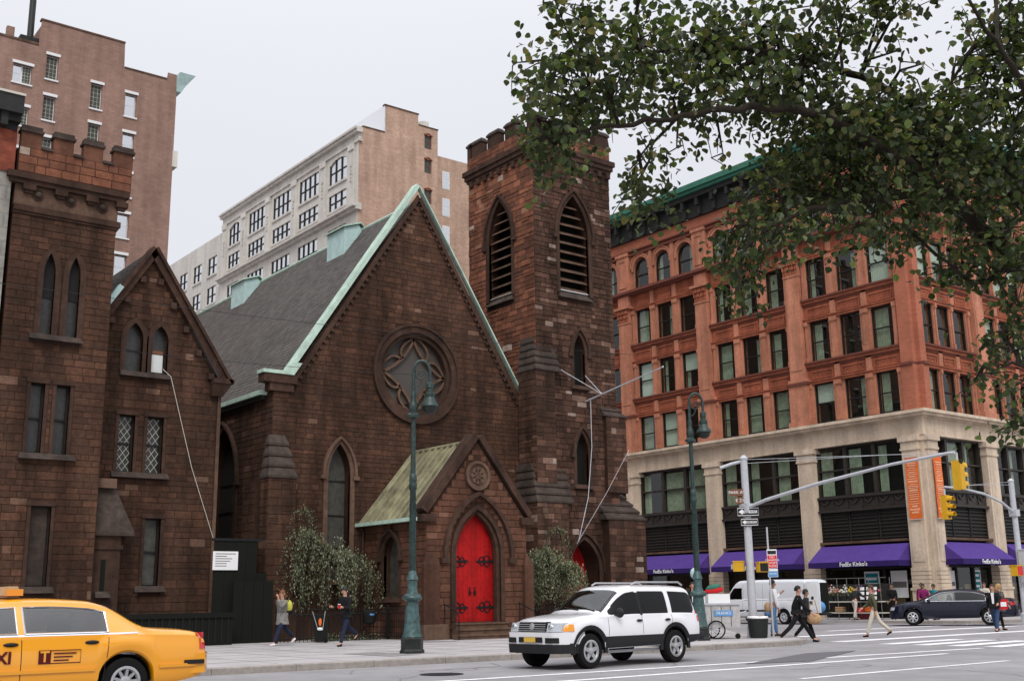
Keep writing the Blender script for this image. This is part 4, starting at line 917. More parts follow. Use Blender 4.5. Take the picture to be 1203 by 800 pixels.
# ------------------------------------------------------------------ red terracotta corner building
cb = thing('corner_building', 'red terracotta and brick commercial block on a limestone base with purple shop awnings', 'building', (51.5, 32.4, .14))
XW, YS = 51.5, 32.4
PITCH = dict(W=(-R(90)), S=0.0)
def place(o, face, u, z, out_=0):
    o.rotation_euler = (0, 0, PITCH[face]); o.location = (XW-out_, u, z) if face == 'W' else (u, YS-out_, z); return o
LF = Frame((0, 0, 0), (1, 0, 0), (0, 0, 1), (0, -1, 0))   # local facade axes: x along, z up, w out of the wall
def lmesh(name, mats, fn, smooth=False):
    q = MB(); fn(q); return q.mesh(name, mats, smooth)
WW = 1.32
def sash_mesh(h, ww, top_round=False):
    def fn(q):
        b = .07
        if top_round:
            vs = h-ww/2; q.band(LF, round_arch(0, ww/2, 0, vs), b, -.22, -.10); q.box(LF, -ww/2, ww/2, 0, b, -.22, -.101)
        else:
            for a in ((-ww/2, -ww/2+b, 0, h), (ww/2-b, ww/2, 0, h), (-ww/2+b, ww/2-b, 0, b), (-ww/2+b, ww/2-b, h-b, h)): q.box(LF, *a, -.22, -.10)
        q.box(LF, -ww/2+b, ww/2-b, h*.47, h*.47+.06, -.21, -.11)
    return lmesh('window', 'frame_dark', fn)
def pane_mesh(h, ww, top_round=False):
    return lmesh('pane', 'window_glass', lambda q: q.add([LF(u, v, -.185) for u, v in (round_arch(0, ww/2-.04, .04, h-ww/2) if top_round else rect(-ww/2+.04, ww/2-.04, .04, h-.04))], [tuple(range(13 if top_round else 4))]))
def curtain_mesh(u0, u1, v0, v1, m='curtain'):
    def fn(q):
        n_ = max(4, int((u1-u0)/.05))
        pts = [LF(u0+(u1-u0)*i/n_, v, -.30-.03*(i % 2)) for v in (v0, v1) for i in range(n_+1)]
        q.add(pts, [(i, i+1, i+n_+2, i+n_+1) for i in range(n_)])
    return lmesh('curtain', m, fn)
FL = [(10.62, 2.2, 0), (14.08, 2.32, 0), (17.70, 2.32, 0), (21.42, 2.05, 1)]
WM = {k: (sash_mesh(h, WW, r), pane_mesh(h, WW, r)) for k, (z, h, r) in enumerate(FL)}
CM = [curtain_mesh(-.42, -.18, .05, 2.15), curtain_mesh(-.5, .0, .05, 2.15), curtain_mesh(-.56, .25, .05, 2.2), curtain_mesh(-.5, -.25, .05, 2.1), curtain_mesh(.2, .5, .05, 2.1)]
BM_ = [curtain_mesh(-.56, .56, 1.15, 2.2, 'blind'), curtain_mesh(-.56, .56, .1, 2.2, 'blind')]
def red_window(face, u, k):
    z = FL[k][0]
    o = place(put('window', WM[k][0], cb), face, u, z)
    p = put('pane', WM[k][1], o); p.rotation_euler = (rng.uniform(-.012, .012), 0, rng.uniform(-.012, .012))
    r = rng.random()
    if r < .8: put('curtain', rng.choice(CM), o).scale = (1, 1, .92 if k == 3 else 1)
    if rng.random() < .3 and k < 3: c = put('blind', rng.choice(BM_), o); c.location = (0, -.06, 0)
def jbox(name, m, dims): 
    def fn(q):
        for d in dims: q.box(LF, *d)
    return lmesh(name, m, fn)
# a mullion between two windows: back pier, round-fronted shaft with base and capital
def mullion(h, wd):
    def fn(q):
        q.box(LF, -wd/2, wd/2, 0, h, -.45, .0)
        q.box(LF, -wd*.22, wd*.22, .32, h-.3, 0, .09); q.box(LF, -wd*.30, wd*.30, 0, .3, 0, .13); q.box(LF, -wd*.27, wd*.27, h-.30, h-.22, 0, .11); q.box(LF, -wd*.32, wd*.32, h-.22, h, 0, .15)
    return lmesh('mullion', 'terracotta_pale', fn)
def spandrel(L_, v0, v1):
    def fn(q):
        q.box(LF, -L_/2, L_/2, v0, v1, -.45, -.02)
        n_ = 3
        for i in range(n_):
            a, b = -L_/2+L_*i/n_+.32, -L_/2+L_*(i+1)/n_-.32
            q.band(LF, rect(a, b, v0+.28, v1-.42), .07, -.02, .05, closed=True)
            for j in range(14): 
                u = a+.10+(b-a-.2)*j/13; q.box(LF, u-.03, u+.03, v0+.36+.05*(j % 2), v0+.46+.05*(j % 2), -.019, .012); q.box(LF, u-.03, u+.03, v1-.62-.05*(j % 2), v1-.52-.05*(j % 2), -.019, .012)
        for i in (1, 2): u = -L_/2+L_*i/n_; q.box(LF, u-.17, u+.17, v0, v1-.1, -.021, .07, 1)
    return lmesh('spandrel', ['terracotta', 'terracotta_pale'], fn)
def sillband(L_):
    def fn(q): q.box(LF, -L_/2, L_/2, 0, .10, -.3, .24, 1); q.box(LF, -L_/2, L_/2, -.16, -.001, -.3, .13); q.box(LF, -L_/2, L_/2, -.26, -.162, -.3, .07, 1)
    return lmesh('sill_band', ['terracotta', 'terracotta_dark'], fn)
def head_band(L_): return jbox('head_band', 'terracotta', [(-L_/2, L_/2, 0, .14, -.3, .09), (-L_/2, L_/2, .14, .2, -.3, .15)])
def pilaster(wd):
    def fn(q):
        q.box(LF, -wd/2, wd/2, 13.2, 19.2, -.5, .30); q.box(LF, -wd/2+.12, wd/2-.12, 13.7, 19.1, .30, .33)
        q.box(LF, -wd/2-.12, wd/2+.12, 10.5, 12.85, -.5, .36); q.box(LF, -wd/2-.2, wd/2+.2, 10.5, 10.8, -.5, .44); q.box(LF, -wd/2-.22, wd/2+.22, 12.85, 13.0, -.5, .46, 1); q.box(LF, -wd/2-.12, wd/2+.12, 13.0, 13.2, -.5, .38)
        q.box(LF, -wd/2-.04, wd/2+.04, 19.2, 19.3, -.5, .35)
        for i in range(6):
            for j in range(3): 
                u = -wd/2+.07+i*(wd-.14)/5; q.box(LF, u-.06, u+.06, 19.32+j*.28, 19.54+j*.28, .0, .33+.06*j+.03*((i+j) % 2), 2)
        q.box(LF, -wd/2, wd/2, 19.3, 20.2, -.5, .30); q.box(LF, -wd/2-.2, wd/2+.2, 20.2, 20.36, -.5, .55); q.box(LF, -wd/2, wd/2, 20.36, 21.1, -.5, .30)
        q.box(LF, -wd/2-.05, wd/2+.05, 21.4, 23.9, -.5, .26); q.band(LF, rect(-wd/2+.15, wd/2-.15, 21.7, 23.6), .07, .26, .31, closed=True); q.box(LF, -wd/2-.1, wd/2+.1, 23.9, 24.1, -.5, .34)
    return lmesh('pilaster', ['terracotta_pale', 'terracotta_dark', 'terracotta'], fn)
def arch_panel(L_, cs):
    def fn(q):
        hs_ = [round_arch(c, WW/2, .0, 1.53) for c in cs]
        pts = [(-L_/2, 0)]
        for c in sorted(cs): h = round_arch(c, WW/2, 0, 1.53)[::-1]; pts += h
        pts += [(L_/2, 0), (L_/2, 2.5), (-L_/2, 2.5)]
        q.prism(LF, pts, -.45, -.0)
        for c in cs:
            q.band(LF, round_arch(c, WW/2+.02, 1.3, 1.53), .17, 0, .09, side=-1); q.band(LF, round_arch(c, WW/2+.2, 1.5, 1.53), .06, 0, .15, side=-1)
        for a, b in zip(sorted(cs)[:-1], sorted(cs)[1:]): m_ = (a+b)/2; q.box(LF, m_-.13, m_+.13, 0, 2.42, .0, .14)
        q.box(LF, -L_/2, L_/2, 2.42, 2.56, -.3, .2, 1)
    return lmesh('arched_panel', ['terracotta_pale', 'terracotta_dark'], fn)
BAYS = {'W': ([(33.15, 39.25, (34.2, 36.2, 38.25)), (40.25, 46.25, (41.18, 43.2, 45.2)), (47.25, 53.25, (48.2, 50.2, 52.2)), (54.25, 60.25, (55.2, 57.2, 59.2))], (39.75, 46.75, 53.75, 60.75)),
        'S': ([(52.1, 57.05, (52.86, 54.42, 56.0)), (58.15, 63.2, (59.0, 60.6, 62.2)), (64.3, 69.3, (65.1, 66.7, 68.3)), (70.4, 75.4, (71.2, 72.8, 74.4))], (57.6, 63.75, 69.85, 75.9))}
cache = {}
def cm(key, fn):
    if key not in cache: cache[key] = fn()
    return cache[key]
for face, (bays_, piers) in BAYS.items():
    for (a, b, cs) in bays_:
        c, L_ = (a+b)/2, b-a; sg = -1 if face == 'W' else 1
        rel = tuple(round(sg*(x-c), 3) for x in cs)
        for k in range(4):
            z, h, r_ = FL[k]
            for u in cs: red_window(face, u, k)
            if k < 3:
                srt = sorted(cs); edges = [a]+[x for w_ in srt for x in (w_-WW/2, w_+WW/2)]+[b]
                for e0, e1 in zip(edges[::2], edges[1::2]):
                    wd = round(e1-e0, 2)
                    place(put('mullion', cm(('m', k, wd), lambda: mullion(h, wd)), cb), face, (e0+e1)/2, z)
                top = FL[k+1][0]-.10
                place(put('spandrel', cm(('s', k, round(L_, 2)), lambda: spandrel(L_, 0, top-z-h)), cb), face, c, z+h)
                place(put('head_band', cm(('h', round(L_, 2)), lambda: head_band(L_)), cb), face, c, z+h+.001)
                if k < 2: place(put('sill_band', cm(('b', round(L_, 2)), lambda: sillband(L_)), cb), face, c, top)
            else:
                place(put('arched_panel', cm(('a', rel), lambda: arch_panel(L_, list(rel))), cb), face, c, z)
    for p in piers: place(put('pilaster', cm('pil', lambda: pilaster(1.0)), cb), face, p, 0)
# corner pier and continuous bands
q = MB()
for z0, z1, o_ in ((10.5, 12.85, .36), (12.85, 13.0, .46), (13.0, 20.2, .28), (20.2, 20.36, .5), (20.36, 24.1, .26)):
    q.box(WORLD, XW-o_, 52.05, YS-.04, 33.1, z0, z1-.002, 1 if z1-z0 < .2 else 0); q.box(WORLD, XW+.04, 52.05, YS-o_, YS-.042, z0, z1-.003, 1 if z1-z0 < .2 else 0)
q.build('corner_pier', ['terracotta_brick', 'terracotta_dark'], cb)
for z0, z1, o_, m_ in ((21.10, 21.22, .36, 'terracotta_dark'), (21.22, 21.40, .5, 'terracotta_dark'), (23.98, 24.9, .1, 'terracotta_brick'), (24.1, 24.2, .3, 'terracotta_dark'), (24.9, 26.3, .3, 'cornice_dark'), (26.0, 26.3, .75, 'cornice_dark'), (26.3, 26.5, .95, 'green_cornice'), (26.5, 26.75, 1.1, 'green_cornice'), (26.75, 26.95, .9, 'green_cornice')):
    q = MB(); q.box(WORLD, XW-o_, 80, YS-o_, 64, z0+.001, z1-.002); q.build('cornice' if z0 > 24.5 else 'string_course', m_, cb)
bm_ = jbox('bracket', 'cornice_dark', [(-.12, .12, 24.95, 26.0, .3, .5), (-.12, .12, 25.5, 26.0, .5, .7)])
for k in range(22): place(put('bracket', bm_, cb), 'W', 32.6+k*1.25, 0)
for k in range(12): place(put('bracket', bm_, cb), 'S', 52.3+k*1.25, 0)
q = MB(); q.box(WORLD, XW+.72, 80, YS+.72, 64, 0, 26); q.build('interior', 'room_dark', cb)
# limestone base
for z0, z1, o_, nm in ((9.23, 9.33, .10, 'architrave'), (9.33, 10.12, .04, 'frieze'), (10.12, 10.2, .18, 'stone_cornice'), (10.2, 10.34, .42, 'stone_cornice'), (10.34, 10.5, .55, 'stone_cornice')):
    q = MB(); q.box(WORLD, XW-o_, 80, YS-o_, 54.4, z0, z1-.002); q.build(nm, 'limestone', cb)
q = MB(); q.prism(facing_west(XW-.02), [(54.25, 9.3), (54.25, 8.3), (53.95, 8.5), (53.6, 9.3)], 0, .35); q.build('scroll_bracket', 'limestone', cb)
def stone_pier(wd):
    def fn(q):
        q.box(LF, -wd/2, wd/2, 2.6, 8.5, -.4, .16); q.box(LF, -wd/2+.18, wd/2-.18, 2.9, 8.3, .16, .19)
        q.box(LF, -wd/2-.06, wd/2+.06, 8.5, 8.62, -.4, .22); q.box(LF, -wd/2-.02, wd/2+.02, 8.62, 8.95, -.4, .19); q.box(LF, -wd/2-.12, wd/2+.12, 8.95, 9.22, -.4, .28)
        q.box(LF, -wd/2-.06, wd/2+.06, .14, 1.5, -.4, .22); q.box(LF, -wd/2-.10, wd/2+.10, 1.5, 1.62, -.4, .28)
        for k in range(5): q.box(LF, -wd/2-.03-.01*(k % 2), wd/2+.03, 1.63+k*.2, 1.81+k*.2, -.4, .22)
    return lmesh('stone_pier', 'limestone', fn)
for p in (39.75, 46.75, 53.75): place(put('stone_pier', cm('sp', lambda: stone_pier(1.05)), cb), 'W', p, 0)
for p in (57.6, 63.75, 69.85): place(put('stone_pier', cm('sp', lambda: stone_pier(1.05)), cb), 'S', p, 0)
place(put('stone_pier', cm('sp2', lambda: stone_pier(.95)), cb), 'W', 33.15, 0); place(put('stone_pier', cm('sp3', lambda: stone_pier(.85)), cb), 'S', 52.0, 0)
q = MB(); q.box(WORLD, XW+.0, 52.3, YS+.0, 33.4, .14, 9.22); q.build('corner_stone', 'limestone', cb)
def shop_bay(face, a, b, seed):
    r_ = random.Random(seed); c, L_ = (a+b)/2, b-a
    def fr(q):
        for i in range(4): u = -L_/2+.05+(L_-.1)*i/3; q.box(LF, u-.10 if 0 < i < 3 else u-.05, u+.10 if 0 < i < 3 else u+.05, 6.5, 9.22, -.5, -.18)
        for v in (6.5, 7.9, 9.12): q.box(LF, -L_/2, L_/2, v, v+.08, -.49, -.2)
    o = place(put('mezzanine_window', lmesh('mezzanine_window', 'bronze_green', fr), cb), face, c, 0)
    for i in range(3):
        u0, u1 = -L_/2+(L_)*i/3+.12, -L_/2+L_*(i+1)/3-.12
        put('pane', lmesh('pane', 'window_glass', lambda q: q.add([LF(u, v, -.36) for u, v in rect(u0, u1, 6.58, 9.12)], [(0, 1, 2, 3)])), o)
        cw = curtain_mesh(u0+.05, u0+(u1-u0)*r_.choice((.35, .5, .9)), 6.6, 9.0); cc_ = put('curtain', cw, o); cc_.location = (0, .1, 0)
    def bal(q):
        q.box(LF, -L_/2, L_/2, 5.72, 6.5, -.5, -.12); q.box(LF, -L_/2, L_/2, 6.40, 6.52, -.12, .02); q.box(LF, -L_/2, L_/2, 5.68, 5.80, -.12, .02)
        n_ = int(L_/.9)
        for i in range(n_):
            u = -L_/2+.45+i*(L_-.9)/(n_-1); q.band(LF, [(u-.3+.6*t/6, 6.28-.22*math.sin(math.pi*t/6)) for t in range(7)], .08, -.12, -.05); q.box(LF, u-.42, u-.36, 5.85, 6.35, -.12, -.06)
    place(put('balustrade', lmesh('balustrade', 'bronze_green', bal), cb), face, c, 0)
    place(put('louvre_panel', jbox('louvre_panel', 'cornice_dark', [(-L_/2, L_/2, 4.1, 5.7, -.5, -.3)]+[(u, u+.06, 4.1, 5.68, -.3, -.2) for u in (-L_/2, -L_/6, L_/6, L_/2-.06)]), cb), face, c, 0)
    lm = jbox('louvre_slat', 'bronze_green', [(-L_/6+.08, L_/6-.08, 0, .05, -.3, -.22)])
    for v in range(8):
        for i in range(3): put_ = place(put('louvre_slat', lm, cb), face, c+(i-1)*L_/3, 4.2+v*.18)
    place(put('ledge', jbox('ledge', 'dressed_stone_pale', [(-L_/2, L_/2, 3.98, 4.1, -.4, .05)]), cb), face, c, 0)
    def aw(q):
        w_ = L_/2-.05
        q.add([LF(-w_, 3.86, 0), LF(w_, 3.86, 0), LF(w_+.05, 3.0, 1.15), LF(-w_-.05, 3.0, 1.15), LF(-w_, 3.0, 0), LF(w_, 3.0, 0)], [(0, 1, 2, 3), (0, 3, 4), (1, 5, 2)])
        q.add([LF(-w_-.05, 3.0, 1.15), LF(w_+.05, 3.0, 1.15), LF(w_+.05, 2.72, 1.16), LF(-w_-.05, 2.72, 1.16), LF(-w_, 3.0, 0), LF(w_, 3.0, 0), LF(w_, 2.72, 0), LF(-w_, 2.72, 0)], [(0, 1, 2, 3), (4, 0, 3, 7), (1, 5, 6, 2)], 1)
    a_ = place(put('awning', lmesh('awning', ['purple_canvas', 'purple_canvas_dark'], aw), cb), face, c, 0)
    text('lettering', "FedEx Kinko's", .30, 'sign_white', a_, basis((.1, -1.172, 2.86), (1, 0, 0), (0, 0, 1), (0, -1, 0)), bold=.006)
    def sh(q):
        for i in range(4): u = -L_/2+.05+(L_-.1)*i/3; q.box(LF, u-.06, u+.06, .14, 3.9, -.45, -.25)
        q.box(LF, -L_/2, L_/2, .14, .75, -.45, -.22); q.box(LF, -L_/2, L_/2, 2.62, 2.72, -.44, -.24)
    s_ = place(put('shopfront', lmesh('shopfront', 'cornice_dark', sh), cb), face, c, 0)
    put('pane', lmesh('pane', 'window_glass', lambda q: q.add([LF(u, v, -.36) for u, v in rect(-L_/2, L_/2, .75, 2.65)], [(0, 1, 2, 3)])), s_)
    def back(q):
        q.box(LF, -L_/2, L_/2, .2, .9, -.6, -.5); 
        for i in range(6): u = -L_/2+.3+i*L_/6; q.box(LF, u, u+L_/9, .9, 1.2+r_.random()*.9, -.62, -.55)
    put('window_display', lmesh('window_display', 'cloth_tan', back), s_)
    return s_
for face, (bays_, piers) in BAYS.items():
    for i, (a, b, cs) in enumerate(bays_[:3]):
        s_ = shop_bay(face, a+(.55 if i == 0 and face == 'W' else .03)*1, b, i*7+(face == 'S'))
        L_ = b-a
        posters = {('W', 0): ((-.35, .55, 1.0, 2.5, 0), (1.25, 2.2, 1.15, 2.5, 1)), ('S', 0): ((-1.4, -.9, 1.2, 2.45, 1), (.75, 1.5, 1.1, 2.5, 0)), ('W', 1): ((.2, .9, 1.0, 2.2, 1),)}.get((face, i), ())
        for (u0, u1, v0, v1, kind_) in posters:
            q = MB(); q.box(LF, u0, u1, v0, v1, -.35, -.335); p_ = put('poster', q.mesh('poster', 'sign_white'), s_)
            q = MB(); q.box(LF, u0+.06, u1-.06, v0+(.12 if kind_ == 0 else .5), v1-(.1 if kind_ == 0 else .55), -.334, -.331)
            put('picture', q.mesh('picture', 'cloth_teal' if kind_ == 0 else 'cloth_grey'), p_)
            if kind_ == 0:
                q = MB(); 
                for k in range(4): q.box(LF, u0+.1, u1-.12-.05*(k % 2), v0+.25+k*.27, v0+.37+k*.27, -.3305, -.328)
                put('print', q.mesh('print', 'sign_white'), p_)
root_shift(cb)
# two orange banners hung down the corner piers
for face, u, lab in (('W', 33.05, 'orange banner on the side street face of the corner pier, nearest the shop awning'), ('S', 52.02, 'orange banner on the avenue side of the corner pier, half behind the yellow signal')):
    M_ = (XW-.27, u, 5.0) if face == 'W' else (u, YS-.34, 5.0)
    bn = thing('banner', ' '.join(lab.split()), 'banner', M_, PITCH[face], 'orange banners on the corner piers')
    q = MB(); n_ = 10; pts = [LF(u_, 3.1*i/n_, .012*math.sin(i*1.3)) for i in range(n_+1) for u_ in (-.36, .36)]
    q.add(pts, [(2*i, 2*i+1, 2*i+3, 2*i+2) for i in range(n_)]); q.build('cloth', 'orange_cloth', bn)
    q = MB(); q.tube([(-.42, 0, 3.12), (.42, 0, 3.12)], .02, 6); q.tube([(-.42, 0, -.02), (.42, 0, -.02)], .02, 6); q.build('rod', 'steel', bn)
    rr_ = random.Random(5); q = MB(); v = .28
    while v < 2.85:
        h = rr_.choice((.05, .07, .10)); w_ = rr_.uniform(.16, .29); q.box(LF, -w_, w_, v, v+h, .014, .020); v += h+rr_.uniform(.035, .07)
    q.build('print', 'orange_pale', bn)
# ------------------------------------------------------------------ street furniture
def street_lamp(x, y, label, turn):
    t = thing('street_lamp', label, 'street lamp', (x, y, .14), turn, 'green cast iron bishop crook street lamps')
    q = MB(); q.lathe((0, 0, 0), [(.30, 0), (.30, .06), (.27, .10), (.27, .30), (.29, .34), (.24, .38)], 8); q.build('plinth', 'green_iron_dark', t, smooth=30)
    q = MB(); q.lathe((0, 0, 0), [(.25, .38), (.22, .46), (.185, .75), (.16, 1.1), (.15, 1.22), (.23, 1.26), (.25, 1.30), (.23, 1.36), (.15, 1.40), (.12, 1.5), (.12, 1.7), (.15, 1.74), (.13, 1.8), (.085, 1.95)], 12); q.build('base', 'green_iron_base', t, smooth=30)
    q = MB(); q.lathe((0, 0, 0), [(.078, 1.95), (.075, 3.9), (.10, 3.95), (.10, 4.05), (.085, 4.1), (.10, 4.15), (.085, 4.3), (.066, 4.32), (.058, 5.6), (.062, 6.0)], 12)
    for k in range(8):
        a = k*math.pi/4; q.tube([(.075*math.cos(a+z*.9), .075*math.sin(a+z*.9), 1.98+z) for z in [i*.32 for i in range(6)]], .012, 4)
    q.build('shaft', 'green_iron', t, smooth=40)
    q = MB(); q.lathe((0, 0, 0), [(.062, 5.7), (.16, 5.74), (.16, 5.80), (.09, 5.86), (.12, 5.98), (.10, 6.08), (.06, 6.2), (.075, 6.3), (.05, 6.4)], 12); q.build('collar', 'green_iron', t, smooth=40)
    # crook, scroll and lantern hang over towards local +x
    cr = [(0, 0, 6.2), (0, 0, 6.75)]+[(.21-.21*math.cos(math.pi*i/10), 0, 6.9+.30*math.sin(math.pi*i/10)) for i in range(1, 11)]+[(.42, 0, 6.62)]
    q = MB(); q.tube(cr, [.05, .045]+[.04]*(len(cr)-2), 8); q.build('crook', 'green_iron', t, smooth=50)
    q = MB(); sp = [(.2+.17*(1-i/26)*math.cos(2.6+i*.42), 0, 6.86+.17*(1-i/26)*math.sin(2.6+i*.42)) for i in range(24)]; q.tube(sp, .018, 6)
    q.tube([(.04, 0, 6.5), (.16, 0, 6.58), (.2, 0, 6.7)], .016, 6); q.build('scroll', 'green_iron', t, smooth=50)
    q = MB(); q.lathe((.42, 0, 0), [(.03, 6.66), (.09, 6.62), (.10, 6.50), (.085, 6.48), (.085, 6.40), (.12, 6.38), (.13, 6.28), (.12, 6.26), (.15, 6.16), (.22, 6.06), (.225, 6.02), (.20, 6.01)], 16); q.build('lantern_hood', 'green_iron', t, smooth=35)
    q = MB(); q.lathe((.42, 0, 0), [(.195, 6.01), (.17, 5.92), (.10, 5.85), (.03, 5.83)], 14); q.build('lantern_bowl', 'green_iron_dark', t, smooth=60)
    return t
street_lamp(15.29, 23.84, 'green bishop crook street lamp in front of the red porch and the rose window', -R(28))
street_lamp(24.75, 23.29, 'green bishop crook street lamp just behind the white car, in front of the corner building', -R(32))
# ---- signal poles
def signal_head(sc_, label, loc, rz, group='yellow three light signal heads'):
    t = thing('traffic_light', label, 'traffic light', loc, rz, group)
    t.scale = (sc_,)*3
    q = MB(); q.box(WORLD, -.13, .13, -.17, .17, -.52, .52); q.build('housing', 'signal_yellow', t)
    for k, m in enumerate(('sign_red', 'signal_yellow', 'green_cornice')):
        z = .33-k*.33
        q = MB(); q.lathe((.131, 0, z), [(.12, 0), (.12, .02), (.05, .035)], 14, axis=(1, 0, 0)); q.build('lens', 'frame_dark' if k != 2 else 'frame_dark', t, smooth=50)
        q = MB(); n_ = 12; pts = []
        for w_, zz in ((.13, 0), (.40, 0)):
            for i in range(n_+1): a = -.35+(math.pi+.7)*i/n_; pts.append((w_, .14*math.cos(a), z+.14*math.sin(a)))
        q.add(pts, [(i, i+1, i+n_+2, i+n_+1) for i in range(n_)]); q.build('visor', 'signal_yellow', t, smooth=60)
    q = MB(); q.tube([(0, 0, .52), (0, 0, .8)], .04, 8); q.build('hanger', 'steel', t)
    return t
def mast(label, x, y, ht, arm, light_cat='traffic pole'):
    t = thing('traffic_pole', label, light_cat, (x, y, .14), 0, 'grey steel traffic poles')
    q = MB(); q.lathe((0, 0, 0), [(.20, 0), (.20, .35), (.13, .4), (.11, ht), (.13, ht+.01), (.13, ht+.05), (.05, ht+.14)], 12); q.build('pole', 'steel', t, smooth=40)
    q = MB(); q.tube(arm, [.055]*3+[.042]*(len(arm)-3), 8); q.build('mast_arm', 'steel', t, smooth=60)
    q = MB(); q.tube([(0, 0, ht), arm[-1]], .008, 5); a = Vector(arm[-1]); q.tube([(0, 0, ht-.12), tuple(a*.7+Vector((0, 0, ht*.3)))], .008, 5); q.build('stay_wire', 'steel', t)
    q = MB(); q.box(WORLD, -.16, .16, -.16, .16, arm[0][2]-.14, arm[0][2]+.14); q.build('clamp', 'steel', t)
    return t
mp_ = mast('tall grey traffic pole behind the litter bin, its long arm reaching out over the avenue', 27.58, 23.72, 5.42, [(0, 0, 3.9), (0, -.8, 4.1), (0, -2.74, 4.42), (0, -5.3, 4.74), (0, -7.0, 4.86), (0, -7.25, 4.86)])
q = MB(); q.tube([(0, 0, 5.38), (-.25, .3, 5.3), (-.5, .55, 5.18)], .05, 8); q.build('bracket', 'steel', mp_)
signal_head(.74, 'yellow traffic light hung from the tip of the longer arm', (27.58, 16.42, 4.40), 0)
mast('grey traffic pole at the right edge of the picture carrying a curved arm', 45.95, 25.0, 5.75, [(0, 0, 4.45), (-.9, 0, 4.85), (-2.2, 0, 5.15), (-3.6, 0, 5.28), (-4.9, 0, 5.3), (-5.1, 0, 5.3)])
signal_head(.9, 'yellow traffic light on the lower curved arm, in front of the orange banner', (40.85, 25.0, 4.64), -R(90))
# pedestrian signals
def walk_signal(label, loc, rz, lit=None, sc_=.72):
    t = thing('pedestrian_signal', label, 'pedestrian signal', loc, rz, 'yellow pedestrian signals'); t.scale = (sc_,)*3
    q = MB(); q.box(WORLD, -.22, .22, -.15, .15, -.20, .20); q.box(WORLD, -.24, .24, -.17, .17, .20, .24); q.build('housing', 'signal_yellow', t)
    q = MB(); q.box(WORLD, -.19, .19, -.165, -.151, -.17, .17); q.build('screen', lit or 'frame_dark', t)
    q = MB(); q.box(WORLD, .221, .32, -.05, .05, -.1, .1); q.build('bracket', 'steel', t); return t
walk_signal('yellow pedestrian signal strapped to the left of the tall grey pole', (27.22, 23.86, 2.25), R(120))
walk_signal('yellow pedestrian signal strapped to the right of the tall grey pole', (27.80, 23.42, 2.22), -R(20))
walk_signal('pedestrian signal with a red hand screen at the right edge of the picture', (45.35, 24.85, 2.2), 0, 'sign_red', 1)
q_ = thing('control_box', 'grey signal control cabinet on the pole at the right edge', 'cabinet', (46.05, 24.7, .14)); q = MB(); q.box(WORLD, -.35, .35, -.2, .2, 1.6, 2.9); q.box(WORLD, -.30, .30, -.22, -.2, 1.65, 2.85); q.build('cabinet', 'steel', q_)
q = MB(); q.box(WORLD, -.37, .37, -.24, .22, 2.9, 2.95); q.build('lid', 'steel', q_)
# one way signs: face the avenue (towards the camera)
TOWARDS = lambda p, a: basis(p, (math.cos(a), math.sin(a), 0), (0, 0, 1), (math.sin(a), -math.cos(a), 0))
def one_way(label, p, a, w, h, invert, words):
    t = thing('one_way_sign', label, 'sign', p, a, 'one way arrow signs')
    q = MB(); q.box(LF, -w/2, w/2, -h/2, h/2, 0, .012); q.build('plate', 'sign_black', t)
    q = MB(); q.band(LF, rect(-w/2+.02, w/2-.02, -h/2+.02, h/2-.02), .018, .012, .015, closed=True); q.build('border', 'sign_white', t)
    q = MB(); e = h*.5-.055
    q.prism(LF, [(-w/2+.05, 0), (-w/2+.05+e*1.5, e), (-w/2+.05+e*1.5, e*.5), (w/2-.06, e*.5), (w/2-.06, -e*.5), (-w/2+.05+e*1.5, -e*.5), (-w/2+.05+e*1.5, -e)], .012, .016, back=False); q.build('arrow', 'sign_white', t)
    text('lettering', words, e*.95, 'sign_black', t, basis((.05, -.0175, 0), (1, 0, 0), (0, 0, 1), (0, -1, 0)), ext=.001, bold=.002)
    return t
one_way('black one way sign with a white left arrow, upper of the pair on the pole', (27.50, 23.60, 3.92), -R(48), .68, .28, 0, 'ONE WAY')
one_way('black one way sign with a white left arrow, lower of the pair on the pole', (27.52, 23.58, 3.60), -R(48), .55, .24, 0, 'ONE WAY')
t = thing('street_sign', 'brown street name sign above the one way arrows on the tall pole', 'sign', (27.50, 23.70, 4.52), -R(48))
q = MB(); q.prism(LF, [(-.44, -.10), (0, -.10), (0, .12), (-.40, .12), (-.48, .04)], 0, .012); q.build('plate', 'sign_brown', t)
text('lettering', 'PARK AV', .13, 'sign_white', t, basis((-.23, -.014, .01), (1, 0, 0), (0, 0, 1), (0, -1, 0)), ext=.001)
t = thing('street_sign', 'smaller brown street number sign below the brown name sign', 'sign', (27.50, 23.70, 4.28), -R(48))
q = MB(); q.box(LF, -.30, 0, -.11, .11, 0, .012); q.build('plate', 'sign_brown', t)
text('lettering', 'E 21', .15, 'sign_white', t, basis((-.15, -.014, 0), (1, 0, 0), (0, 0, 1), (0, -1, 0)), ext=.001)
t = thing('parking_sign', 'red and white parking sign over a blue plate on a thin post', 'sign', (28.02, 23.20, .14), -R(48))
q = MB(); q.tube([(-.1, .03, 0), (-.1, .03, 3.3)], .03, 6); q.build('post', 'steel', t)
q = MB(); q.box(LF, -.15, .15, 2.05, 2.62, 0, .01); q.build('red_plate', 'sign_white', t)
q = MB(); q.box(LF, -.13, .13, 2.47, 2.58, .01, .013, 1); q.box(LF, -.14, .14, 2.06, 2.44, .01, .0125); o = q.build('print', ['sign_red', 'sign_black'], t)
for k, s_ in enumerate(('NO', 'STANDING', 'EXCEPT', 'TRUCKS')): text('lettering', s_, .085 if k else .1, 'sign_white', t, basis((0, -.0145, 2.38-k*.088), (1, 0, 0), (0, 0, 1), (0, -1, 0)), ext=.001)
q = MB(); q.box(LF, -.15, .15, 1.78, 2.03, 0, .01); q.build('blue_plate', 'sign_white', t)
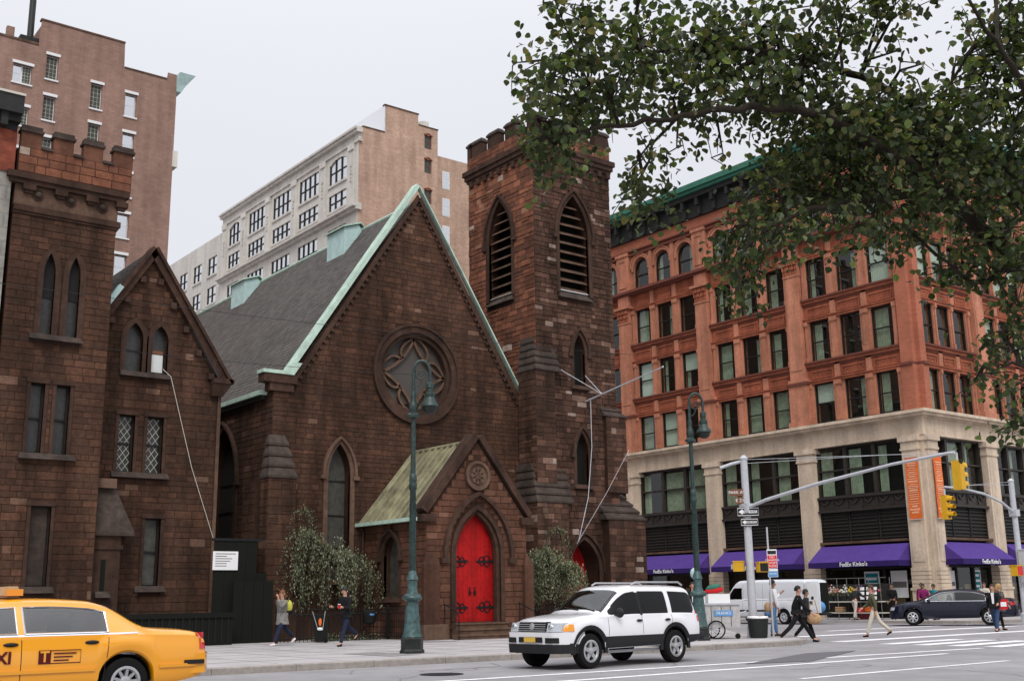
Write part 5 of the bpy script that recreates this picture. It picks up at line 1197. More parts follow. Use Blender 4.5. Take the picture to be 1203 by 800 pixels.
q = MB(); q.box(LF, -.14, .14, 1.79, 1.96, .01, .0125); q.build('print', 'sign_blue', t)
text('lettering', 'METER', .075, 'sign_white', t, basis((0, -.0145, 1.88), (1, 0, 0), (0, 0, 1), (0, -1, 0)), ext=.001)
# litter bin
t = thing('litter_bin', 'dark green mesh litter bin with a white liner at the foot of the tall pole', 'bin', (27.06, 23.1, .14))
q = MB(); q.lathe((0, 0, 0), [(.24, 0), (.25, .03), (.30, .56), (.31, .60), (.285, .60), (.24, .1)], 20)
for k in range(20): a = k*math.pi/10; q.tube([(.255*math.cos(a), .255*math.sin(a), .03), (.308*math.cos(a), .308*math.sin(a), .56)], .009, 4)
q.build('basket', 'green_iron_dark', t, smooth=40)
q = MB(); q.lathe((0, 0, 0), [(.315, .565), (.325, .60), (.30, .63), (.27, .60), (.26, .5)], 20); q.build('liner', 'sign_white', t, smooth=40)
for i in range(3):
    q = MB(); q.ball((rng.uniform(-.12, .12), rng.uniform(-.12, .12), .57), .12, .10, .07); q.build('rubbish', ('cloth_white', 'cloth_tan', 'cloth_white')[i], t, smooth=60)
# food cart
t = thing('food_cart', 'steel food cart with a spoked wheel beside the litter bin', 'cart', (26.1, 23.75, .14), -R(38))
q = MB(); q.box(WORLD, -.62, .55, -.4, .4, .33, .98); q.build('body', 'brushed_steel', t)
for u in (-.3, 0, .28): q = MB(); q.box(WORLD, u-.008, u+.008, -.408, -.4, .36, .95); q.build('panel_seam', 'frame_dark', t)
q = MB(); q.box(WORLD, -.68, .6, -.45, .45, .98, 1.03); q.build('counter', 'steel', t)
q = MB(); q.box(WORLD, -.22, .34, -.43, -.40, .66, .82); sg_ = q.build('sign_panel', 'sign_blue', t); text('lettering', 'FRANKS', .12, 'sign_white', sg_, basis((.06, -.433, .74), (1, 0, 0), (0, 0, 1), (0, -1, 0)), ext=.001)
def spoked(t, c, r):
    q = MB(); q.tube([(c[0]+r*math.cos(2*math.pi*i/20), c[1], c[2]+r*math.sin(2*math.pi*i/20)) for i in range(21)], .022, 6, cap=False)
    o = q.build('wheel', 'tyre', t, smooth=60); q = MB()
    for k in range(8): a = k*math.pi/4; q.tube([c, (c[0]+r*math.cos(a), c[1], c[2]+r*math.sin(a))], .008, 4)
    q.ball(c, .035, .05, .035); q.build('spokes', 'steel', o)
spoked(t, (-.18, -.46, .27), .25); spoked(t, (-.18, .46, .27), .25)
q = MB(); q.lathe((.46, -.35, .08), [(.08, -.02), (.08, .02)], 12, axis=(0, 1, 0)); q.build('castor', 'tyre', t)
q = MB(); q.box(WORLD, -.35, .30, -.28, .28, 1.03, 1.30); q.build('box', 'sign_white', t)
q = MB(); q.tube([(.55, 0, .7), (.8, 0, .78), (.82, 0, .9)], .02, 6); q.build('handle', 'steel', t)
t = thing('parasol', 'folded red and green parasol lying on top of the steel food cart', 'parasol', (26.0, 23.85, 1.44), -R(38))
q = MB(); q.lathe((0, 0, .10), [(.02, -.26), (.06, -.2), (.09, .1), (.07, .26), (.02, .3)], 10, axis=(1, 0, .12)); q.build('canopy', 'cloth_red', t, smooth=50)
q = MB(); q.lathe((-.02, 0, .19), [(.02, -.2), (.08, -.1), (.09, .12), (.03, .26)], 10, axis=(1, 0, .2)); q.build('flap', 'green_cornice', t, smooth=50)
t = thing('balloon', 'pale blue balloon floating above the food cart', 'balloon', (25.6, 24.2, 1.1)); q = MB(); q.ball((0, 0, .95), .13, .13, .17, 14, 10); q.lathe((0, 0, .75), [(.02, 0), (.01, .04)], 8); q.build('skin', 'sign_blue' if False else 'copper_blue', t, smooth=80)
q = MB(); q.tube([(0, 0, .76), (.03, 0, .4), (0, 0, 0)], .004, 4); q.build('string', 'ivory', t)
# hoarding with a notice in the gap left of the church
t = thing('hoarding', 'black timber hoarding closing the gap between parish house and church', 'hoarding', (15.8, 34.3, .14))
FHd = facing_south(34.3)
for k in range(5): q = MB(); u = 14.62+k*.36; q.box(FHd, u, u+.352, .14, 3.3 if k < 4 else 2.3, -.05, 0); q.build('board', 'room_dark', t)
q = MB(); q.box(FHd, 14.55, 16.2, 3.3, 3.38, -.08, .03); q.build('top_rail', 'black_iron', t)
for k in range(4): q = MB(); u = 15.2+k*.34; q.box(facing_south(34.05), u, u+.33, .14, 2.05, -.05, 0); q.build('board', 'room_dark', t)
root_shift(t)
t = thing('notice', 'white printed notice fixed to the black hoarding', 'notice', (14.98, 34.27, 2.68)); q = MB(); q.box(LF, -.42, .42, -.29, .29, 0, .015); q.build('sheet', 'sign_white', t)
q = MB()
for k in range(6): q.box(LF, -.34, .34-(.3 if k in (1, 4) else .06*k), .20-k*.075, .225-k*.075, .015, .017)
q.build('print', 'cloth_grey', t)
# low iron fences
def picket_fence(label, pts, h, step, group=None):
    t = thing('iron_fence', label, 'fence', (*pts[0], .14))
    for a, b in zip(pts[:-1], pts[1:]):
        a, b = Vector((*a, .14)), Vector((*b, .14)); L_ = (b-a).length; n_ = int(L_/step)
        for z in (.12, h-.18): q = MB(); q.tube([a+Vector((0, 0, z)), b+Vector((0, 0, z))], .018, 4); q.build('rail', 'black_iron', t)
        d = (b-a)/n_
        q = MB(); q.tube([(0, 0, 0), (0, 0, h-.06)], .011, 5); q.lathe((0, 0, h-.06), [(.011, 0), (.022, .02), (.004, .08)], 5); me = q.mesh('picket', 'black_iron')
        for k in range(n_+1): o = put('picket', me, t); o.location = a+d*k
        q = MB(); q.box(WORLD, a.x-.04, a.x+.04, a.y-.04, a.y+.04, .14, .14+h+.08); q.build('post', 'black_iron', t)
    for o in bpy.data.objects:
        if o.parent is t: o.matrix_parent_inverse = Matrix.Translation(-Vector(t.location))
picket_fence('black iron picket fence under the weeping tree left of the porch', [(16.2, 33.0), (20.2, 33.0), (20.2, 31.2)], 1.02, .13)
picket_fence('black iron picket fence right of the porch in front of the bell tower', [(24.75, 32.4), (28.6, 32.4), (28.6, 33.4)], 1.02, .13)
t = thing('area_wall', 'low black railing in front of the parish house windows', 'railing', (13.2, 33.4, .14))
q = MB(); q.box(WORLD, 9.5, 14.9, 33.35, 33.45, .14, .95); q.box(WORLD, 9.4, 15.0, 33.3, 33.5, .951, 1.10); q.build('panel', 'room_dark', t)
for k in range(26): q = MB(); u = 9.6+k*.205; q.box(WORLD, u, u+.04, 33.32, 33.35, .2, .95); q.build('bar', 'black_iron', t)
root_shift(t)
# ivy, litter and bags at the foot of the fence
def leaf_cloud(name, mat_, n_, fn, size, parent=None, kind=None, r_=rng):
    q = MB()
    for i in range(n_):
        c = Vector(fn(r_)); s_ = size*r_.uniform(.7, 1.3); M = Matrix.Rotation(r_.uniform(0, 6.3), 3, 'Z') @ Matrix.Rotation(r_.uniform(-1.0, 1.0), 3, 'X'); q.tint = max(.001, r_.random())
        q.add([c+M @ Vector(p)*s_ for p in ((0, -.5, 0), (.28, -.1, .06), (.2, .3, .04), (0, .55, 0), (-.2, .3, .04), (-.28, -.1, .06))], [(0, 1, 2, 3), (0, 3, 4, 5)])
    return q.build(name, mat_, parent, kind=kind, recalc=False)
tag(leaf_cloud('ground_ivy', 'weeping_leaf', 900, lambda r: (r.uniform(17.6, 20.1), r.gauss(33.35, .18), .14+abs(r.gauss(0, .09))), .08, kind='stuff'), 'patchy low ivy along the foot of the fence', 'ivy')
t = thing('carrier_bag', 'black carrier bag with white and blue print hanging on the fence', 'bag', (19.45, 32.9, .75))
q = MB(); q.lathe((0, 0, 0), [(.06, -.12), (.19, -.06), (.22, .12), (.24, .30), (.20, .34)], 10); q.build('bag', 'cloth_black', t, smooth=50)
q = MB(); q.ball((-.06, -.13, .29), .11, .06, .05); q.ball((.10, -.14, .26), .07, .05, .06); q.build('packet', 'cloth_white', t, smooth=60); q = MB(); q.ball((-.02, -.2, .20), .09, .03, .045); q.build('label', 'sign_blue', t, smooth=60)
t = thing('shopping_trolley', 'black upright shopping trolley bag with white straps standing on the pavement', 'trolley', (17.3, 32.2, .14), -R(30))
q = MB(); q.frustum(Frame((0, 0, 0), (1, 0, 0), (0, 0, 1), (0, 1, 0)), (-.14, .22, -.15, .15), (-.28, .16, -.15, .15), .03, .85); q.build('bag', 'cloth_black', t)
q = MB(); q.tube([(-.26, -.17, .95), (-.08, -.17, .40), (.06, -.17, .38), (.13, -.17, .95)], .010, 5); q.build('strap', 'curtain', t)
q = MB(); q.ball((-.02, -.165, .62), .05, .02, .12); q.build('badge', 'orange_cloth', t); q = MB(); q.ball((-.02, -.17, .42), .09, .025, .05); q.build('pocket', 'cloth_white', t)
q = MB(); q.tube([(-.28, 0, .85), (-.33, 0, 1.0), (.10, 0, 1.0), (.16, 0, .85)], .014, 5); q.build('handle', 'black_iron', t)
for s_ in (-.13, .13): q = MB(); q.lathe((.16, s_, .06), [(.06, -.02), (.06, .02)], 10, axis=(0, 1, 0)); q.build('wheel', 'tyre', t)
# flower and news stand on the far corner
t = thing('flower_stand', 'open market stand of buckets and shelves on the pavement under the awning', 'stand', (48.6, 35.3, .14), -R(90))
for u in (-1.9, -.6, .7, 1.9):
    for v in (-.4, .4): q = MB(); q.tube([(u, v, 0), (u, v, 2.0)], .018, 6); q.build('post', 'cloth_grey', t)
for z in (.32, .85, 1.98): q = MB(); q.box(WORLD, -1.95, 1.95, -.42, .42, z-.025, z+.025) if z < 1.9 else q.box(WORLD, -1.95, 1.95, -.03, .03, z, z+.03); q.build('shelf', 'ivory' if z < 1.9 else 'cloth_grey', t)
q = MB(); q.box(WORLD, -1.95, 1.95, .40, .42, .1, 1.7); q.build('back_cloth', 'leaded_glass', t)
FCOL = [('pink', (.55, .12, .16)), ('peach', (.60, .28, .18)), ('yellow', (.62, .45, .05)), ('white', (.62, .60, .55)), ('violet', (.18, .06, .22))]
for nm, c in FCOL: mat('flower_'+nm, c, .8, .2, n=(30, .35))
fl = [(-1.6, 0), (-1.2, 3), (-.85, 1), (-.4, 3), (.2, 2), (.55, 4), (1.0, 3), (1.5, 0)]
for i, (u, k) in enumerate(fl):
    where = ('nearest the van', 'second from the van', 'third from the van', 'just left of the yellow bunch', 'in the middle of the stand', 'just right of the yellow bunch', 'left of the end bunch', 'nearest the street corner')[i]
    b = thing('flower_bunch', '%s flower bunch on the market stand, %s' % (FCOL[k][0], where), 'flowers', (48.6+rng.uniform(-.3, -.05), 35.3-u, 1.02), 0, 'flower bunches on the market stand')
    q = MB(); q.lathe((0, 0, 0), [(.10, 0), (.14, .28)], 10); q.build('bucket', 'green_iron_dark', b, smooth=40)
    q = MB(); 
    for j in range(26): q.ball((rng.gauss(0, .12), rng.gauss(0, .12), .42+abs(rng.gauss(0, .12))), .045, .045, .04, 6, 4)
    q.build('blossom', 'flower_'+FCOL[k][0], b, smooth=60)
    leaf_cloud('foliage', 'weeping_leaf', 40, lambda r: (r.gauss(0, .13), r.gauss(0, .13), r.uniform(.25, .5)), .10, b)
for i, (u, z, m, w_, lab) in enumerate(((.6, .30, 'sign_red', .5, 'red crate on the lower shelf of the market stand'), (1.15, .35, 'orange_cloth', .42, 'orange crate on the lower shelf beside the red crate'), (-.6, .34, 'cloth_tan', .40, 'small wooden crate on the lower shelf at the van end'), (.85, .0, 'cloth_maroon', .5, 'dark red crate on the ground below the red crate'))):
    b = thing('crate', lab, 'crate', (48.35, 35.3-u, .14+z+(.03 if z else 0)), -R(90))
    q = MB(); s_ = w_/2; 
    for k in range(3):
        q.box(WORLD, -s_, s_, -.18, -.16, .02+k*.08, .08+k*.08); q.box(WORLD, -s_, s_, .16, .18, .02+k*.08, .08+k*.08); q.box(WORLD, -s_, -s_+.02, -.159, .159, .02+k*.08, .08+k*.08); q.box(WORLD, s_-.02, s_, -.159, .159, .02+k*.08, .08+k*.08)
    q.box(WORLD, -s_+.02, s_-.02, -.159, .159, 0, .02); q.build('slats', m, b)
    q = MB()
    for k in range(14): q.ball((rng.uniform(-s_+.06, s_-.06), rng.uniform(-.12, .12), .2), .05, .05, .05, 6, 4)
    q.build('fruit', 'cloth_yellow' if i == 1 else 'sign_red', b, smooth=60)
for i, (u, tilt) in enumerate(((.9, .5), (1.25, .45), (1.6, .4))):
    b = thing('magazine_rack', ('black and white magazine rack leaning on the stand above the red crate', 'black and white magazine rack leaning second from the corner end', 'black and white magazine rack at the corner end of the stand')[i], 'rack', (48.1, 35.3-u, 1.02), -R(90))
    q = MB(); q.add([(-.16, 0, 0), (.16, 0, 0), (.16-.25*tilt, .25, .75), (-.16-.25*tilt, .25, .75), (-.16, .04, 0), (.16, .04, 0), (.16-.25*tilt, .29, .75), (-.16-.25*tilt, .29, .75)], [(0, 1, 2, 3), (4, 5, 6, 7), (0, 1, 5, 4), (2, 3, 7, 6), (0, 3, 7, 4), (1, 2, 6, 5)]); q.build('board', 'cloth_black', b)
    q = MB()
    for k in range(3): v = .08+k*.22; q.add([(-.12-.33*tilt*v, .25*v/.75-.006, v), (.12-.33*tilt*v, .25*v/.75-.006, v), (.12-.33*tilt*(v+.15), .25*(v+.15)/.75-.006, v+.15), (-.12-.33*tilt*(v+.15), .25*(v+.15)/.75-.006, v+.15)], [(0, 1, 2, 3)])
    q.build('magazine', 'sign_white', b)
# overhead wires across the street
for i, (a, b, sag, lab) in enumerate((((-4, 30.5, 9.6), (33, 33.9, 11.4), .35, 'upper thin wire strung across the church front'), ((4, 33.9, 9.0), (31, 33.9, 10.2), .5, 'lower thin wire strung across the church front'))):
    q = MB(); a, b = Vector(a), Vector(b); q.tube([a.lerp(b, k/16)-Vector((0, 0, sag*4*(k/16)*(1-k/16))) for k in range(17)], .008, 4); tag(q.build('overhead_wire', 'cornice_dark'), lab, 'wire')
q = MB(); q.tube([(12.85, 34.86, 8.7), (13.05, 34.66, 8.45), (13.9, 34.7, 5.6), (14.75, 34.75, 3.4)], .011, 5); tag(q.build('rope', 'ivory'), 'pale rope hanging down the parish house wall from its gable window', 'rope')
# ------------------------------------------------------------------ vehicles: lofted bodies, local +x forward, +y left
def cabin(parent, x0, x1, w, zf, zb, zh, rows):
    """floor, dashboard and seats seen through the windows"""
    q = MB(); q.box(WORLD, x0, x1, -w, w, zf-.02, zf); q.box(WORLD, x1-.25, x1+.05, -w, w, zb-.25, zb-.02); q.build('cabin', 'car_interior', parent)
    for x in rows:
        for y in (-.36, .36):
            q = MB(); q.ball((x+.22, y, zf+.18), .27, .24, .12, 10, 6); q.ball((x, y, zf+.45), .10, .23, .36, 10, 8); q.ball((x-.04, y, zh-.16), .06, .13, .10, 8, 6); q.build('seat', 'car_interior', parent, smooth=60)
class Car:
    def __init__(s, x0, x1, zb, zt, zs, hw, wt, arches, edge=.09, crown=.03):
        s.x0, s.x1 = x0, x1
        s.zb, s.zt, s.zs, s.hw, s.wt = [smooth_steps(k) for k in (zb, zt, zs, hw, wt)]
        s.arches, s.edge, s.crown = arches, edge, crown
    def low(s, x):
        z = s.zb(x)
        for (xa, za, ra) in s.arches:
            d = ra*ra-(x-xa)**2
            if d > 0: z = max(z, za+math.sqrt(d))
        return z
    def ring(s, x):
        zb, zt, zs, hw, wt = s.low(x), s.zt(x), s.zs(x), s.hw(x), s.wt(x)
        zs = min(zs, zt-.012); zb = min(zb, zs-.05)
        p = [(0, zb), (hw*.80, zb), (hw*.955, zb+.005), (hw*.985, zb+.05*(zs-zb)+.02)]
        for t in (.25, .45, .65, .82, .93): p.append((hw*(1-.06*(t-.5)**2*4*(1 if t > .5 else .5)), zb+(zs-zb)*t))
        p.append((hw*.95, zs))
        ze = max(zs+.006, zt-s.edge); wb = hw*.925
        for t in (.04, .14, .26, .38, .5, .62, .74, .85, .93): p.append((wb+(wt-wb)*t+.02*math.sin(math.pi*t)*min(1, (ze-zs)*2), zs+(ze-zs)*t))
        p += [(wt, ze), (wt-.03, ze+(zt-ze)*.6), (wt-.09, zt-.004), (wt*.6, zt+s.crown*.6), (wt*.3, zt+s.crown*.92), (0, zt+s.crown)]
        return p
    def side_y(s, x, z):
        p = s.ring(x)[2:21]
        for a, b in zip(p[:-1], p[1:]):
            if a[1] <= z <= b[1] and b[1] > a[1]: return a[0]+(b[0]-a[0])*(z-a[1])/(b[1]-a[1])
        return p[-1][0] if z > p[-1][1] else p[0][0]
    def top_z(s, x, y):
        p = s.ring(x)[19:][::-1]; y = abs(y)
        for a, b in zip(p[:-1], p[1:]):
            if a[0] <= y <= b[0]: return a[1]+(b[1]-a[1])*(y-a[0])/max(1e-6, b[0]-a[0])
        return p[-1][1]
    def body(s, name, mt, parent, n=150, sides=(), tops=()):
        f = lambda c, x: c(x) if callable(c) else c
        xs = [s.x0+(s.x1-s.x0)*(.5-.5*math.cos(math.pi*i/n)) for i in range(n+1)]
        for (xa, za, ra) in s.arches:
            for k in range(13): xs.append(xa-ra*math.cos(math.pi*k/12))
        xs = sorted(set(round(x, 4) for x in xs))
        q = MB(); m_ = None; V = []
        for x in xs:
            r_ = s.ring(x); full = [(y, z) for y, z in r_]+[(-y, z) for y, z in r_[1:-1][::-1]]; m_ = len(full); V += [(x, y, z) for y, z in full]
        fs = [(i*m_+k, i*m_+(k+1) % m_, (i+1)*m_+(k+1) % m_, (i+1)*m_+k) for i in range(len(xs)-1) for k in range(m_)]
        def gone(face):
            q_ = [V[i] for i in face]
            for (a, b, lo, hi) in sides:
                if all(min(a, b)+.012 < p[0] < max(a, b)-.012 and f(lo, p[0])+.005 < p[2] < f(hi, p[0])-.004 and abs(p[1]) > .4 for p in q_): return True
            for (a, b, w0, w1) in tops:
                if all(min(a, b)+.015 < p[0] < max(a, b)-.015 and abs(p[1]) < w0+(w1-w0)*(p[0]-a)/(b-a)+.001 and p[2] > s.zs(p[0])-.02 for p in q_): return True
            return False
        def seal(face):
            c_ = [sum(V[i][k] for i in face)/len(face) for k in range(3)]
            return any(min(a, b) < c_[0] < max(a, b) and f(lo, c_[0]) < c_[2] < f(hi, c_[0])+.01 and abs(c_[1]) > .4 for (a, b, lo, hi) in sides) or any(min(a, b) < c_[0] < max(a, b) and abs(c_[1]) < w0+(w1-w0)*(c_[0]-a)/(b-a) and c_[2] > s.zs(c_[0])-.02 for (a, b, w0, w1) in tops)
        fs = [q_ for q_ in fs if not gone(q_)]; rub = [int(seal(q_)) for q_ in fs]
        for b in (0, len(xs)-1):
            h = m_//2
            for k in range(h): 
                a0, a1, b0, b1 = k, k+1, (m_-k) % m_, m_-k-1
                if a1 >= b1+1 and a1 != b1: pass
                f = [b*m_+a0, b*m_+a1, b*m_+b1, b*m_+b0]; f = list(dict.fromkeys(f))
                if len(f) >= 3: fs.append(tuple(f))
        q.add(V, fs); q.m[:len(rub)] = rub; return q.build(name, [mt, 'frame_dark'], parent, smooth=32)
    def patch(s, name, mt, parent, lo, hi, x0, x1, side, off=.006, n=14, m=4, th=0, smooth=40):
        """a sheet lying on the flank between the curves lo(x) and hi(x)"""
        q = MB(); P_ = []
        f = lambda c, x: c(x) if callable(c) else c
        for i in range(n+1):
            x = x0+(x1-x0)*i/n
            for j in range(m+1): z = f(lo, x)+(f(hi, x)-f(lo, x))*j/m; P_.append((x, side*(s.side_y(x, z)+off), z))
        q.add(P_, [(i*(m+1)+j, i*(m+1)+j+1, (i+1)*(m+1)+j+1, (i+1)*(m+1)+j) for i in range(n) for j in range(m)])
        if th:
            k = len(P_); P2 = [(x, y-side*th, z) for x, y, z in P_]; q.v += P2
            edge = [i*(m+1) for i in range(n+1)]+[n*(m+1)+j for j in range(1, m+1)]+[i*(m+1)+m for i in range(n-1, -1, -1)]+[j for j in range(m-1, 0, -1)]
            for a, b in zip(edge, edge[1:]+edge[:1]): q.f.append((a, b, b+k, a+k)); q.t.append(0); q.m.append(0)
        return q.build(name, mt, parent, smooth=smooth)
    def top_patch(s, name, mt, parent, x0, x1, w0, w1, off=.006, n=10, m=10):
        q = MB(); P_ = []
        for i in range(n+1):
            x = x0+(x1-x0)*i/n; w = w0+(w1-w0)*i/n
            for j in range(m+1):
                y = -w+2*w*j/m; P_.append((x, y, s.top_z(x, y)+off))
        q.add(P_, [(i*(m+1)+j, i*(m+1)+j+1, (i+1)*(m+1)+j+1, (i+1)*(m+1)+j) for i in range(n) for j in range(m)]); return q.build(name, mt, parent, smooth=60)
    def seam(s, parent, x, z0, z1, side, mt='frame_dark', name='door_seam', slant=0):
        q = MB(); P_ = []
        for i in range(11):
            z = z0+(z1-z0)*i/10; xx = x+slant*i/10; y = s.side_y(xx, z)
            P_ += [(xx-.005, side*(y+.003), z), (xx+.005, side*(y+.003), z)]
        q.add(P_, [(2*i, 2*i+1, 2*i+3, 2*i+2) for i in range(10)]); return q.build(name, mt, parent)
def wheel(parent, x, y, r, wd, side, rim='alloy', spokes=5, cover=False):
    q = MB(); ry = r*.63
    q.lathe((x, y, r), [(ry, -wd/2), (r-.03, -wd/2), (r-.005, -wd/2+.03), (r, -wd/4), (r, wd/4), (r-.005, wd/2-.03), (r-.03, wd/2), (ry+.02, wd/2), (ry, wd/2-.03), (ry-.005, 0)], 32, axis=(0, side, 0)); o = q.build('wheel', 'tyre', parent, smooth=50)
    q = MB(); q.lathe((x, y, r), [(ry-.004, wd/2-.10), (ry*.3, wd/2-.11), (.01, wd/2-.11)], 24, axis=(0, side, 0)); q.build('wheel_dish', 'frame_dark' if not cover else rim, o, smooth=50)
    q = MB(); q.lathe((x, y, r), [(ry+.006, wd/2-.004), (ry-.03, wd/2+.004), (ry-.05, wd/2-.03)], 28, axis=(0, side, 0), cap=False)
    for k in range(spokes):
        a = 2*math.pi*k/spokes+.3; ca, sa = math.cos(a), math.sin(a); F_ = Frame((x, y, r), (ca, 0, sa), (-sa, 0, ca), (0, side, 0))
        wsp = .17*5/max(5, spokes)*r
        q.frustum(Frame((x, y, r), (-sa, 0, ca), (ca, 0, sa), (0, side, 0)), (-wsp*.8, wsp*.8, wd/2-.09, wd/2-.02), (-wsp*.55, wsp*.55, wd/2-.09, wd/2-.005), .03, ry-.02)
    q.lathe((x, y, r), [(.075, wd/2-.07), (.075, wd/2-.005), (.04, wd/2+.01), (.005, wd/2+.012)], 14, axis=(0, side, 0)); q.build('rim', rim, o, smooth=40)
    return o
def arch_liner(parent, xa, za, ra, sd):
    ra -= .02
    q = MB(); n_ = 12; P_ = [(xa+ra*math.cos(math.pi*i/n_), sd*y, za+ra*math.sin(math.pi*i/n_)) for y in (.15, .905) for i in range(n_+1)]
    q.add(P_, [(i, i+1, i+n_+2, i+n_+1) for i in range(n_)]+[tuple(range(n_+1))]); q.build('arch_liner', 'room_dark', parent)
def flat_box(name, mt, parent, x0, x1, y0, y1, z0, z1, bev=.02):
    q = MB(); q.box(WORLD, x0, x1, y0, y1, z0, z1); me = q.mesh(name, mt)
    if bev:
        bm = bmesh.new(); bm.from_mesh(me); bmesh.ops.bevel(bm, geom=bm.edges[:], offset=bev, segments=2, affect='EDGES', profile=.5); bm.to_mesh(me); bm.free()
        me.polygons.foreach_set('use_smooth', [True]*len(me.polygons)); me.set_sharp_from_angle(angle=R(40))
    return put(name, me, parent)
def mirror_pair(parent, car, x, z, m, sz=.2):
    for sd in (1, -1):
        y = car.side_y(x, z)
        q = MB(); q.ball((x, sd*(y+.15), z+.02), .07, .12, sz*.5, 10, 8); q.tube([(x+.02, sd*(y-.03), z-.03), (x, sd*(y+.1), z-.02)], .03, 6); q.build('wing_mirror', m, parent, smooth=60)
# ---- white sport utility
suv = thing('suv', 'white four door sport utility with black lower cladding driving past the porch', 'car', (16.88, 18.61, 0), 3.232); suv.scale = (.928,)*3
c = Car(-2.42, 2.36, [(-2.42, .55), (-2.3, .47), (-1.9, .42), (1.8, .38), (2.2, .36), (2.36, .45)],
        [(-2.42, 1.0), (-2.38, 1.16), (-2.28, 1.45), (-2.16, 1.66), (-2.0, 1.72), (-1.2, 1.75), (-.3, 1.755), (.1, 1.72), (.32, 1.63), (1.02, 1.19), (1.14, 1.145), (1.6, 1.105), (2.0, 1.05), (2.2, .98), (2.31, .86), (2.36, .72)],
        [(-2.42, .95), (-2.3, 1.08), (-1, 1.11), (1, 1.085), (1.8, 1.02), (2.2, .92), (2.36, .66)],
        [(-2.42, .80), (-2.34, .87), (-2.1, .915), (-1, .93), (1, .93), (1.7, .92), (2.05, .89), (2.25, .80), (2.36, .66)],
        [(-2.42, .70), (-2.2, .70), (-1.5, .70), (-.3, .70), (.3, .69), (1.0, .78), (1.15, .80), (1.9, .78), (2.2, .70), (2.36, .6)],
        [(1.50, .37, .46), (-1.39, .37, .46)])
SW = lambda x: min(1.60, c.zt(x)-.125)
b = c.body('body', 'white_paint', suv, sides=((.82, -.20, 1.125, SW), (-.26, -1.20, 1.125, SW), (-1.36, -2.18, 1.13, SW)), tops=((.98, .30, .72, .63),))
cabin(suv, -2.1, .95, .72, .55, 1.10, 1.45, (.25, -.75))
for sd in (1, -1):
    wl = lambda x: 1.125; 
    def wtop(x): return min(1.60, c.zt(x)-.125)
    c.patch('front_side_window', 'car_glass', suv, wl, wtop, .82, -.20, sd); c.patch('rear_side_window', 'car_glass', suv, wl, wtop, -.26, -1.20, sd); c.patch('quarter_window', 'car_glass', suv, lambda x: 1.13+max(0, (-1.95-x))*.2, wtop, -1.36, -2.18, sd)
    c.patch('window_pillar', 'frame_dark', suv, 1.10, wtop, -.19, -.27, sd, .008)
    # lower cladding between the arches, and round them
    c.patch('cladding', 'grey_cladding', suv, lambda x: c.zb(x)+.02, .66, 1.03, -.92, sd, .016, th=.02)
    c.patch('cladding', 'grey_cladding', suv, lambda x: c.zb(x)+.02, .62, -1.85, -2.36, sd, .012, th=.02)
    for xa in (1.50, -1.39):
        q = MB(); n_ = 18; P_ = []
        for i in range(n_+1):
            a = -.12+(math.pi+.24)*i/n_
            for rr in (.455, .545):
                x, z = xa+rr*math.cos(a), .37+rr*math.sin(a); P_.append((x, sd*(c.side_y(max(min(x, 2.2), -2.3), max(z, c.low(x)+.01))+.018), z))
        P_ += [(x, y-sd*.05, z) for x, y, z in P_]; k = 2*(n_+1)
        q.add(P_, [(2*i, 2*i+1, 2*i+3, 2*i+2) for i in range(n_)]+[(2*i+1, 2*i+1+k, 2*i+3+k, 2*i+3) for i in range(n_)]+[(2*i, 2*i+2, 2*i+2+k, 2*i+k) for i in range(n_)]); q.build('wheel_arch', 'grey_cladding', suv, smooth=40)
        arch_liner(suv, xa, .37, .45, sd)
        wheel(suv, xa, sd*.80, .37, .25, sd)
    for x in (.92, -.235, -1.28): c.seam(suv, x, .68, 1.10, sd, slant=-.02 if x > 0 else 0)
    for x in (-.12, -1.10): q = MB(); y = c.side_y(x, .98); q.ball((x, sd*(y+.02), .98), .10, .03, .03, 10, 6); q.build('door_handle', 'grey_cladding', suv, smooth=60)
    q = MB(); q.tube([(-.2, sd*.62, 1.775), (-.35, sd*.63, 1.83), (-1.9, sd*.63, 1.83), (-2.05, sd*.62, 1.76)], .022, 6); q.build('roof_rail', 'alloy', suv, smooth=60)
    c.patch('tail_light', 'lamp_red', suv, .92, 1.18, -2.26, -2.37, sd, .012, 4, 3, th=.03)
    q = MB(); q.tube([(1.0, sd*.80, .33), (-.88, sd*.80, .33)], .035, 6); q.build('running_board', 'alloy', suv)
mirror_pair(suv, c, .62, 1.14, 'grey_cladding', .22)
c.top_patch('windshield', 'clear_car_glass', suv, .98, .30, .72, .63); c.top_patch('rear_window', 'car_glass', suv, -2.36, -2.20, .60, .58)
q = MB(); q.tube([(1.03, .1, c.top_z(1.03, .1)+.015), (.92, -.45, c.top_z(.92, .45)+.02)], .012, 5); q.tube([(1.03, .6, c.top_z(1.03, .6)+.015), (.93, .1, c.top_z(.93, .1)+.02)], .012, 5); q.build('wiper', 'frame_dark', suv)
def nose(f, y): return f(y)
def plan(car, xmin):
    def g(y):
        y = abs(y); lo, hi = xmin, car.x1
        if car.hw(hi) >= y: return hi
        for _ in range(30):
            m_ = (lo+hi)/2
            if car.hw(m_) >= y: lo = m_
            else: hi = m_
        return lo
    return g
NX = plan(c, 1.9)
